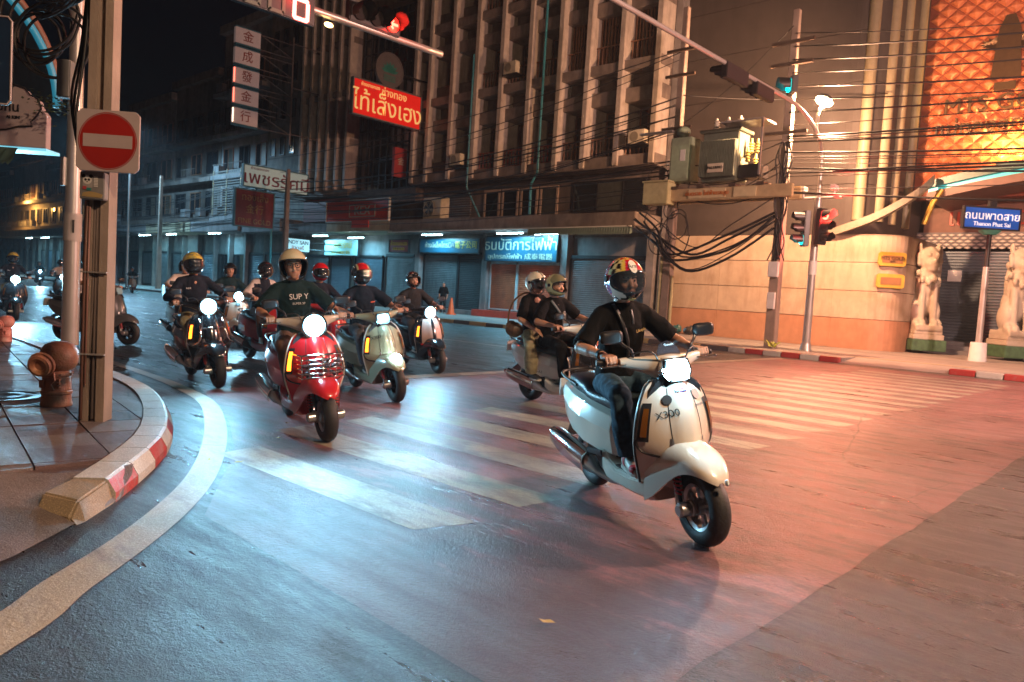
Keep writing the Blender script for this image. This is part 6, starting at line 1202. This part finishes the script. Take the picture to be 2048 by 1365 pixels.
def person(S, label, spec, group='riders in the convoy'):
    g = spec.get; near = g('near', 0); T = thing('person', label, 'person', S.location, 0, group); T.rotation_euler = S.rotation_euler
    k = g('k', 1.0); hx, hz = g('hip', (-.28, .865)); sh = V((hx + g('lean', .08), 0, hz + .475 * k)); bulk = g('bulk', 1.0); yaw = math.radians(g('yaw', 0)); pit = math.radians(g('pitch', 4))
    C = V((sh.x + .055, g('hy', 0), sh.z + .215 * k)); gp = g('grips', [(.243, .33, 1.068), (.243, -.33, 1.068)]); grip = g('grip', True)
    b = MB(); sk = MB; HR = Matrix.Rotation(yaw, 3, 'Z') @ Matrix.Rotation(pit, 3, 'Y')
    def hp(x, y, z): return tuple(C + HR @ V((x, y, z)))
    b.ell(C, (.100, .079, .12), 20, 14, HR).ell(hp(.03, 0, -.065), (.07, .06, .06), 14, 8).capsule(hp(.092, 0, .012), hp(.113, 0, -.028), .010, .0145).capsule(hp(.088, -.036, .036), hp(.088, .036, .036), .012)
    for s_ in (-1, 1): b.ell(hp(.072, s_ * .036, -.028), (.026, .026, .024), 10, 8).capsule(hp(.09, 0, -.052), hp(.078, s_ * .026, -.058), .008, .005).capsule(hp(.088, 0, -.067), hp(.078, s_ * .022, -.064), .008, .005)
    b.ell(hp(.066, 0, -.1), (.028, .03, .024), 10, 8); nb = (sh.x - .0, 0, sh.z + .05); b.capsule(nb, hp(-.015, 0, -.06), .06 * bulk ** .5, .055); b.capsule((hx, 0, hz + .05), (sh.x, 0, sh.z - .04), .1, .1)
    shl, elb, wr = {}, {}, {}
    for i, sg in enumerate((1, -1)):
        G = V(gp[i]); s0 = V((sh.x + .0, sg * .158 * k * bulk ** .5, sh.z - .01)); w = G + (V((-.10, -sg * .012, .03)) if grip else V((0, 0, 0))); e = ik(s0, w, .285 * k, .265 * k, g('elbow', (-.35, sg * .75, -.6)) if not isinstance(g('elbow', 0), tuple) else V(g('elbow')) * V((1, sg, 1)) if False else V((-.35, sg * .42, -.85)))
        if (w - s0).length > .545 * k: w = s0 + (w - s0).normalized() * .545 * k
        shl[sg], elb[sg], wr[sg] = s0, e, w
        b.capsule(s0, e, .05 * bulk, .043 * bulk).capsule(e, e.lerp(w, .45), .043 * bulk, .040 * bulk).capsule(e.lerp(w, .45), w, .040 * bulk, .026); b.capsule((sh.x, 0, sh.z - .03), s0, .07, .055)
        if grip:
            for f in range(4):
                y = G.y + sg * (-.033 + .0225 * f); ln = (.95, 1.05, 1.0, .84)[f]; kn = V((G.x - .030, y, G.z + .036 - .003 * f)); b.capsule(w, kn, .02, .0125)
                if f in g('lever', ()): P = [kn, V((G.x + .022, y, G.z + .033)), V((G.x + .058, y, G.z + .012)), V((G.x + .072, y, G.z - .012))]
                else: P = [kn, V((G.x + .018 * ln, y, G.z + .034)), V((G.x + .034 * ln, y, G.z + .001)), V((G.x + .016, y, G.z - .024))]
                for q in range(3): b.capsule(P[q], P[q + 1], .0102 - .001 * q, .0095 - .001 * q, 8)
            b.capsule(w + V((.015, -sg * .015, -.008)), (G.x - .032, G.y - sg * .055, G.z - .004), .016, .012).capsule((G.x - .032, G.y - sg * .055, G.z - .004), (G.x + .012, G.y - sg * .05, G.z - .024), .0115, .009)
        else:
            d = (w - e).normalized(); pd = V((0, sg, 0)); up = d.cross(pd)
            for f in range(4):
                kn = w + d * .085 + pd * (.03 - .02 * f) ; b.capsule(w, kn, .018, .013); t1 = kn + d * .035 - V((0, sg * .012, .012)); t2 = t1 + d * .018 - V((0, sg * .01, .024)); b.capsule(kn, t1, .0102, .0095, 8).capsule(t1, t2, .0095, .008, 8)
            th0 = w + d * .03 + V((0, -sg * .03, .01)); b.capsule(w, th0, .016, .013).capsule(th0, th0 + d * .05 + V((0, -sg * .012, 0)), .0115, .009, 8)
    ank, kne = {}, {}
    fl = g('foot', (.11, .135, .335))
    for sg in (1, -1):
        h = V((hx + .02, sg * .09, hz - .01)); a = V((fl[0], sg * fl[1], fl[2] + .085)); kn = ik(h, a, .42 * k, .415 * k, (.6, sg * g('splay', .28), .7)); ank[sg], kne[sg] = a, kn
        b.capsule(h, kn, .06, .05).capsule(kn, a, .047, .034).capsule(a, a + V((.09, sg * .02, -.05)), .034, .03)
    vx = .0062 if near else .0085
    body = ob('body', union(b, vx, 'body', [skin], 3), T)
    for s_ in (-1, 1):
        ey = MB().ell(hp(.0835, s_ * .031, .008), (.0112,) * 3, 12, 8).build('eye', eyew, body, smooth='all'); MB().ell(hp(.0905, s_ * .031, .007), (.0072,) * 3, 8, 6).build('iris', irism, ey, smooth='all')
        MB().capsule(hp(.099, s_ * .015, .029), hp(.089, s_ * .047, .031), .006, .004, 6).build('eyebrow', hair, body, smooth='all')
    MB().capsule(hp(.0985, -.014, -.0595), hp(.0985, .014, -.0595), .0035, .0035, 6).build('mouth', lipm, body, smooth='all')
    # upper garment
    b = MB(); bl = bulk; sl = g('sleeve', 'short'); P = [V((hx - .015, 0, hz - .05)), V((hx, 0, hz + .05)), V((hx + .015, 0, hz + .15)), V((hx, 0, hz)).lerp(sh, .55) + V((.015, 0, 0)), V((hx, 0, hz)).lerp(sh, .8) + V((.01, 0, 0)), sh + V((.0, 0, -.01)), sh + V((.005, 0, .045)), sh + V((.01, 0, .07))]
    W_ = [(.165, .135), (.158, .13), (.155, .128), (.162, .128), (.168, .122), (.145, .098), (.095, .075), (.073, .068)]
    b.loft([[tuple(p + V((d_ * bl * c * (1 if c > 0 else 1), a_ * bl * s, 0))) for c, s in [(math.cos(2 * PI * q / 20), math.sin(2 * PI * q / 20)) for q in range(20)]] for p, (a_, d_) in zip(P, W_)])
    for sg in (1, -1):
        s0, e, w = shl[sg], elb[sg], wr[sg]; b.capsule((sh.x, sg * .06, sh.z + .015), s0 + V((0, 0, .0)), .07 * bl, .064 * bl)
        if sl == 'short':
            q = s0.lerp(e, .92); b.tube([s0.lerp(q, t) for t in (0, .35, .7, 1)], [.064 * bl, .068 * bl, .072 * bl, .075 * bl], 14)
        else: b.capsule(s0, e, .064 * bl, .056 * bl).capsule(e, e.lerp(w, .93), .056 * bl, .04)
    if g('pony'): pass
    sd = g('seed', 1) * 3.7
    def wr_(co):
        q = V((co.x * 11 + sd, co.y * 8, co.z * 6 + co.x * 5)); return .009 * noise.noise(q) + .012 * (.22 - abs(noise.noise(q * 1.7 + V((5, 1, 2)))))
    up = ob(g('top_name', 't_shirt'), union(b, .0105 if near else .014, 'top', [g('top', tee_black)], 3, wr_), T)
    if g('panels'):
        up.data.materials.append(g('panels')); 
        for p in up.data.polygons:
            c = p.center
            if abs(c.y) > .205 or c.z > sh.z - .02 and abs(c.y) > .09: p.material_index = 1
    # trousers
    b = MB(); b.ell((hx + .0, 0, hz - .02), (.15 * bl, .18 * bl, .115)); fr = g('flare', .066)
    for sg in (1, -1):
        h = V((hx + .02, sg * .09, hz - .005)); kn, a = kne[sg], ank[sg]; b.capsule(h, kn, .096 * bl, .076).capsule(kn, kn.lerp(a, .5), .075, fr + .006); b.tube([kn.lerp(a, t) for t in (.4, .7, .95)], [fr + .008, fr + .006, fr], 14)
    lo_ = ob('trousers', union(b, .0105 if near else .014, 'trousers', [g('low', trs_black)], 3, lambda c: .8 * wr_(c * 1.2)), T)
    # shoes
    for sg in (1, -1):
        a = ank[sg]; o = V((a.x, a.y, fl[2])); yw = sg * .18; Rz = Matrix.Rotation(yw, 3, 'Z')
        def ring(x, w, zt, z0=.012): return [tuple(o + Rz @ V((x, w * c, z0 + (zt - z0) * (.5 + .5 * s)))) for c, s in [sup(2 * PI * q / 14, .7) for q in range(14)]]
        b = MB(); b.loft([ring(-.075, .022, .05), ring(-.068, .036, .085), ring(-.03, .042, .105), ring(.03, .043, .10), ring(.08, .047, .078), ring(.13, .049, .062), ring(.175, .042, .05), ring(.195, .025, .035)]); s_ = b.build('shoe', g('shoe', shoe_b), T, smooth='all')
        b = MB(); b.loft([[tuple(o + Rz @ V((x, w * q, z))) for q, z in ((-1, 0), (1, 0), (1.02, .024), (-1.02, .024))] for x, w in ((-.085, .025), (-.06, .042), (.02, .046), (.1, .052), (.16, .049), (.195, .03), (.205, .012))]); b.build('sole', g('sole', solem), s_, bevel=.004)
        if g('shoe2'):
            b = MB(); b.loft([ring(.12, .0505, .066), ring(.15, .050, .061), ring(.178, .043, .051)]); b.build('toe_cap', g('shoe2'), s_, smooth='all'); b = MB(); b.loft([ring(-.03, .0435, .108), ring(-.0, .0445, .106), ring(.02, .0455, .102)]); b.build('side_panel', g('shoe2'), s_, smooth='all')
    hl = g('helmet')
    if hl: H = helmet(T, C + V((0, 0, .012)), yaw, pit, hl[0], hl[1], hl[2], 56 if near else 26, 0, g('hs', 1.0), g('vup', False), g('peak'))[0]; T['helm'] = H.name
    if g('watch'):
        sg = g('watch'); w = wr[sg]; e = elb[sg]; MB().tube([w.lerp(e, .10), w.lerp(e, .18)], .034, 14).build('wristband', shoe_b, T, smooth=True)
    bv = BVHTree.FromPolygons([v.co for v in up.data.vertices], [p.vertices for p in up.data.polygons])
    for (body_, m, y, z, size, rot) in g('prints', ()):
        hit = bv.ray_cast(V((.8, y, z)), V((-1, 0, 0)))
        if hit[0] is None: continue
        n = hit[1]; n = V((abs(n.x), n.y * (1 if n.x > 0 else -1), n.z * (1 if n.x > 0 else -1))).normalized(); tx = V((0, 0, 1)).cross(n).normalized(); ty = n.cross(tx)
        o = text('lettering', body_, m, up, (0, 0, 0), size, ext=.0005); o.matrix_basis = Matrix.LocRotScale(hit[0] + n * .008, Matrix((tx, ty, n)).transposed().to_quaternion(), (1, 1, 1)) @ Matrix.Rotation(rot, 4, 'Z')
    T_ = dict(T=T, up=up, bv=bv, sh=sh, C=C, HR=HR, hp=hp, wr=wr, elb=elb, body=body); return T_
def surf_strap(D, pts, r, m, name='strap', off=.012, parent=None):
    """a band laid on the front of the garment"""
    P = []
    for y, z in pts:
        h = D['bv'].ray_cast(V((.8, y, z)), V((-1, 0, 0)))
        P.append((h[0] + V((off, 0, 0))) if h[0] is not None else V((D['sh'].x, y, z)))
    P = smoothpts(P, 4); MB().tube(P, [(r, .003)] * len(P), 6, up=(1, 0, 0)).build(name, m, parent or D['T'], smooth='all')
def plain(c, c2=None, f=None): return lambda d, az, el: (c2 if (f and f(d, az, el)) else c)
W3 = (.68, .64, .56); K3 = (.012, .012, .014); R3 = (.5, .012, .02); Y3 = (.66, .52, .10)
def arai(d, az, el):
    sa = math.hypot(az + 50, (el + 36)); ang_ = math.atan2(el + 36, az + 50); star = 17 + 15 * abs(math.cos(2.5 * ang_ + .6)) ** 1.5
    if el < -8 and sa < star: return (.66, .52, .42)
    if el < -44: return K3 if abs(az) < 70 else (.5, .35, .4)
    if el < -22 and abs(az) < 60: return K3 if az > -28 else (.62, .5, .42)
    if el > 17:
        if el > 66: return R3 if noise.noise(d * 9) < .12 else Y3
        if -84 < az < -34: return K3 if (int((az + 84) / 16) + int((el - 17) / 17)) % 2 else (.66, .60, .30)
        if -34 <= az < -22: return Y3
        if abs(az - 12) < 9 and 44 < el < 60: return (.70, .62, .05)
        if -22 <= az < 38: return R3 if noise.noise(d * 14) < .35 else (.5, .04, .25)
        if 38 <= az < 52: return (.66, .60, .30)
        if 52 <= az < 66: return K3
        return R3 if noise.noise(d * 16) < .2 else (.7, .68, .66)
    if abs(az) > 55:
        n_ = noise.noise(d * 11)
        if el > -2: return R3 if n_ < .25 else (.72, .70, .68)
        return (.02, .05, .30) if n_ < 0 else ((.55, .05, .12) if n_ < .25 else (.6, .6, .62))
    return K3
gold_t = M('gold_print', (.55, .40, .16), .4, var=0)
A1 = person(S1, 'rider in black oversized tee and multicoloured full face helmet on the leading white scooter', dict(near=1, k=1.0, hip=(-.29, .86), lean=.10, yaw=-4, helmet=('full', arai, visc), hs=1.02, top=tee_black, low=denim, flare=.078, shoe=shoe_w, shoe2=shoe_r, bulk=1.0, seed=1, watch=-1, prints=[('Lifestyle', gold_t, .085, 1.215, .03, .12)], foot=(.12, .15, .335)))
H1 = bpy.data.objects[A1['T']['helm']]
o = MB().tube([(0, 0, 0), (0, 0, .004)], [(.052, .027), (.052, .027)], 24, up=(1, 0, 0)).build('badge', M('badge_white', (.75, .74, .7), .3, var=0), H1, smooth=True); nrm = V((.72, 0, .69)); tx = V((0, 1, 0)); ty = nrm.cross(tx)
def hmat(az, el, k=1.02, sc=1.0):
    d = V((math.cos(math.radians(el)) * math.cos(math.radians(az)), math.cos(math.radians(el)) * math.sin(math.radians(az)), math.sin(math.radians(el)))); r = sc / math.sqrt((d.x / .150) ** 2 + (d.y / .128) ** 2 + (d.z / .145) ** 2); n = V((d.x / .150 ** 2, d.y / .128 ** 2, d.z / .145 ** 2)).normalized(); tx = V((0, 0, 1)).cross(n).normalized(); ty = n.cross(tx); return Matrix.Translation(d * r * k) @ Matrix((tx, ty, n)).transposed().to_4x4()
o.matrix_basis = hmat(2, 37, 1.012)
t_ = text('lettering', 'Arai', btxt, H1, (0, 0, 0), .042, ext=.0004); t_.matrix_basis = hmat(2, 37, 1.012) @ Matrix.Translation((0, .002, .0055))
o = MB().prism([(-.03, .0), (-.018, .012), (-.01, .004), (0, .018), (.01, .004), (.018, .012), (.03, 0), (.012, -.014), (-.012, -.014)], 0, .003).build('chin_emblem', gold_t, H1); o.matrix_basis = hmat(0, -47, 1.14)
surf_strap(A1, [(-.085, 1.40), (-.075, 1.34), (-.05, 1.25), (-.02, 1.15), (-.005, 1.05), (0, .97)], .014, M('strap_black', (.02, .02, .022), .4), 'camera_strap')
surf_strap(A1, [(.02, 1.36), (.02, 1.30), (.02, 1.26)], .008, M('zip_grey', (.12, .12, .13), .3, .6), 'zip')
# two on the white and black scooter
def ivory(d, az, el): return K3 if el < -52 else ((.30, .20, .05) if -50 < el < -44 or (-42 < el < -38) else (.62, .60, .30))
A2 = person(S2, 'rider in black tee with open visored cream helmet in front of his passenger', dict(near=1, hip=(-.27, .865), lean=.08, yaw=4, helmet=('full', ivory, visc), vup=True, top=tee_black, low=trs_black, shoe=shoe_b, sole=shoe_b, bulk=1.0, seed=2, lever=(0, 1), prints=[('ლ', wtxt, .09, 1.22, .04, 0), ('▬', wtxt, .09, 1.185, .03, 0)]))
surf_strap(A2, [(-.10, 1.38), (-.06, 1.3), (0, 1.2), (.06, 1.1), (.10, 1.02)], .02, M('sling_grey', (.05, .07, .075), .6), 'sling_strap')
for sg in (-1,):
    b = MB()
    for q in (-.012, 0, .012): pass
def greenstripe(d, az, el): return (.02, .06, .04) if abs(d.y) < .13 and d.z > .2 and abs(abs(d.y) - .085) > .016 else ((.66, .62, .5) if el > -60 else K3)
A2b = person(S2, 'passenger in black tee and pale trousers with white helmet striped dark green', dict(near=1, hip=(-.63, .925), lean=.05, yaw=8, k=.95, helmet=('open', greenstripe, visd), top=tee_black, low=trs_khaki, flare=.085, shoe=shoe_b, seed=3, bulk=.92, grip=False, grips=[(-.34, .19, 1.02), (-.34, -.19, 1.0)], foot=(-.42, .21, .35), splay=.5))
bagm = cloth('bag_canvas', (.16, .085, .045), .25)
def placed(name, label, cat, S, loc):
    t = thing(name, label, cat, (0, 0, 0)); t.matrix_world = S.matrix_basis @ Matrix.Translation(loc); return t
bpy.context.view_layer.update()
t = placed('shoulder_bag', "brown canvas shoulder bag hanging at the passenger's right hip", 'bag', S2, (-.72, -.235, .98)); b = MB(); b.ell((0, 0, 0), (.17, .075, .10)).ell((-.05, 0, .03), (.12, .07, .09)); me = union(b, .01, 'bag', [bagm], 4, lambda c: .01 * noise.noise(c * 16)); ob('pouch', me, t)
MB().tube(smoothpts([(-.13, 0, .04), (-.10, .0, .22), (-.04, .05, .38), (.05, .14, .47), (.12, .24, .46), (.15, .33, .36)], 4), [(.016, .004)] * 21, 6).build('strap', bagm, t, smooth='all'); MB().tube([(-.1, 0, -.08), (-.1, 0, -.17)], .008, 6).build('tassel', M('tassel_cream', (.5, .45, .35), .6), t)
# open faced cream helmet with glasses on the red scooter
A3 = person(S3, 'rider with glasses and plain cream open face helmet on the racked red scooter', dict(near=1, hip=(-.30, .87), lean=.09, yaw=-8, helmet=('open', plain((.62, .58, .40)), None), hs=1.06, top=tee_teal, low=trs_brown, flare=.07, shoe=shoe_t, bulk=1.02, seed=4, prints=[('SUP Y', wtxt, .02, 1.26, .075, 0), ('SUPER SP', wtxt, .02, 1.195, .03, 0)]))
b = MB(); hp = A3['hp']
for s_ in (-1, 1): b.tube(smoothpts([hp(.108, s_ * .012, .024), hp(.10, s_ * .052, .026), hp(.10, s_ * .053, -.008), hp(.108, s_ * .014, -.008), hp(.108, s_ * .012, .024)], 3), .0035, 6).tube([hp(.10, s_ * .052, .022), hp(.0, s_ * .085, .02)], .003, 5)
b.tube([hp(.108, -.012, .018), hp(.108, .012, .018)], .003, 5); b.build('glasses', btxt, A3['T'], smooth='all')
def redtop(d, az, el):
    if el > 24: return (R3 if abs(d.y) < .42 else ((.62, .58, .35) if abs(d.y) < .56 else K3))
    if abs(az) > 60: return (.6, .58, .55) if (-30 < el < -8) else K3
    return K3
A4 = person(S4, 'rider in dark navy polo and red topped black full face helmet', dict(near=1, hip=(-.27, .865), lean=.09, yaw=-6, helmet=('full', redtop, visd), top=tee_navy, top_name='polo_shirt', low=trs_grey, shoe=shoe_b, bulk=1.03, seed=5, prints=[('▬▬', M('patch_orange', (.5, .1, .05), .5), .10, 1.2, .05, 0)]))
def blackgraf(d, az, el): return (.45, .42, .40) if noise.noise(d * 7 + V((3, 1, 7))) > .28 else K3
A5 = person(S5, 'rider in charcoal tee and mottled black helmet on the pale panelled black scooter', dict(hip=(-.27, .865), lean=.09, yaw=-4, helmet=('full', blackgraf, None), top=tee_char, low=trs_grey, shoe=shoe_b, bulk=1.02, seed=6, watch=-1))
def camo(d, az, el): return ((.62, .50, .08) if noise.noise(d * 6) > -.12 else (.22, .24, .12)) if el > 8 else (K3 if abs(az) < 70 and el > -48 else ((.6, .5, .1) if noise.noise(d * 8) > 0 else (.4, .4, .42)))
A6 = person(S6, 'rider in dark long sleeved jacket and yellow mottled helmet with a black face cover', dict(hip=(-.27, .865), lean=.09, yaw=-4, helmet=('full', camo, visd), hs=1.05, top=jack_navy, top_name='jacket', sleeve='long', low=trs_khaki, shoe=shoe_r, bulk=1.0, seed=7, prints=[('RIDE', wtxt, -.09, 1.24, .03, 0)]))
A7 = person(S7, 'rider in white shirt and dark brown helmet behind the yellow helmet', dict(hip=(-.28, .87), lean=.06, yaw=-15, helmet=('open', plain((.06, .03, .025)), None), top=tee_white, low=trs_grey, seed=8, bulk=1.12))
A8 = person(S8, 'bearded rider in dark tee and black open helmet on the beige scooter', dict(hip=(-.28, .865), lean=.07, yaw=-5, helmet=('open', plain(K3), None), top=tee_teal, low=trs_black, seed=9, bulk=1.05))
A9 = person(S9, 'rider in navy and white jacket and glossy black helmet on the rounded red scooter', dict(hip=(-.28, .865), lean=.06, yaw=-2, helmet=('full', plain(K3), visd), top=jack_navy, top_name='jacket', sleeve='long', panels=jack_white, low=trs_brown, shoe=shoe_t, seed=10, bulk=1.06))
A10 = person(S10, 'rider on the dark grey scooter mostly hidden by the two poles', dict(hip=(-.28, .865), lean=.06, helmet=('full', plain((.06, .05, .02)), visd), top=tee_white, low=trs_black, seed=11))
A11 = person(S11, 'rider with red helmet and dark jacket peeping out behind the open faced helmet', dict(hip=(-.28, .865), lean=.06, helmet=('full', plain(R3), visd), top=jack_navy, top_name='jacket', sleeve='long', low=trs_black, seed=12))
def person_copy(src, S, label):
    c = copy_tree(src['T']); c.location = S.location; c.rotation_euler = S.rotation_euler; c['label'] = label; return c
person_copy(A8, S12, 'distant dark rider behind the dazzling headlight at the far left'); person_copy(A10, S13, 'far rider in pale top left of the steel post'); person_copy(A6, S14, 'rider behind glowing blue lamps at the very left edge'); person_copy(A8, S15, 'lone far rider on the small pale scooter up the street')
# a bystander standing by the dark doorway
T = thing('person', 'man in dark clothes standing by the dark doorway near the traffic cone', 'person', (-30.6, 27.5, .15), math.radians(-60)); b = MB()
b.ell((0, 0, 1.58), (.1, .08, .12)).capsule((0, 0, 1.3), (.01, 0, 1.5), .06, .055).capsule((0, 0, .95), (0, 0, 1.3), .12, .13)
for sg in (-1, 1): b.capsule((0, sg * .16, 1.37), (-.02, sg * .23, 1.1), .05, .042).capsule((-.02, sg * .23, 1.1), (.05, sg * .22, .86), .04, .028).capsule((.05, sg * .22, .86), (.07, sg * .21, .77), .028, .02).capsule((0, sg * .09, .92), (.0, sg * .1, .5), .08, .06).capsule((0, sg * .1, .5), (-.01, sg * .1, .08), .055, .04).capsule((-.01, sg * .1, .05), (.14, sg * .12, .04), .045, .035)
ob('body', union(b, .012, 'body', [skin], 3), T); b = MB(); b.capsule((0, 0, .98), (0, 0, 1.32), .15, .15).capsule((0, -.15, 1.38), (0, .15, 1.38), .08)
for sg in (-1, 1): b.capsule((0, sg * .16, 1.37), (-.02, sg * .22, 1.14), .075, .08)
ob('t_shirt', union(b, .014, 'top', [tee_black], 3), T); b = MB(); b.ell((0, 0, .93), (.13, .16, .12))
for sg in (-1, 1): b.capsule((0, sg * .09, .9), (0, sg * .1, .5), .095, .08).capsule((0, sg * .1, .5), (-.01, sg * .1, .1), .078, .07)
ob('trousers', union(b, .014, 'trousers', [trs_black], 3), T); MB().ell((-.015, 0, 1.63), (.1, .085, .10)).build('hair', hair, T, smooth='all')
# ------------------------------------------------------------------ night air: exhaust and humidity scattering the lamps
hm = bpy.data.materials.new('haze'); hm.use_nodes = True; n = hm.node_tree; n.nodes.remove(n.nodes['Principled BSDF']); pv = n.nodes.new('ShaderNodeVolumePrincipled'); pv.inputs['Color'].default_value = (.85, .93, 1, 1); pv.inputs['Density'].default_value = .0006; pv.inputs['Anisotropy'].default_value = .35
n.links.new(pv.outputs[0], n.nodes['Material Output'].inputs['Volume'])
hz = MB().box(-399, 299, -199, 399, -1, 30).build('haze', hm); hz['kind'] = 'stuff'
bpy.context.view_layer.update(); dg = bpy.context.evaluated_depsgraph_get(); tm = {}
for o in [o for o in bpy.data.objects if o.type == 'FONT']:      # lettering becomes plain meshes
    c = o.data; key = c.name
    if key not in tm: me = bpy.data.meshes.new_from_object(o.evaluated_get(dg)); me.name = 'lettering'; tm[key] = me
    n = bpy.data.objects.new('lettering', tm[key]); COL.objects.link(n); n.parent = o.parent; n.matrix_basis = o.matrix_basis.copy()
    nm = o.name; bpy.data.objects.remove(o); n.name = nm
# ------------------------------------------------------------------ end
for k in ('helm', 'origin', '_s'):
    for o in bpy.data.objects:
        if k in o: del o[k]
print('objects', len(bpy.data.objects), 'tris', sum(len(o.data.polygons) * 2 for o in bpy.data.objects if o.type == 'MESH'))
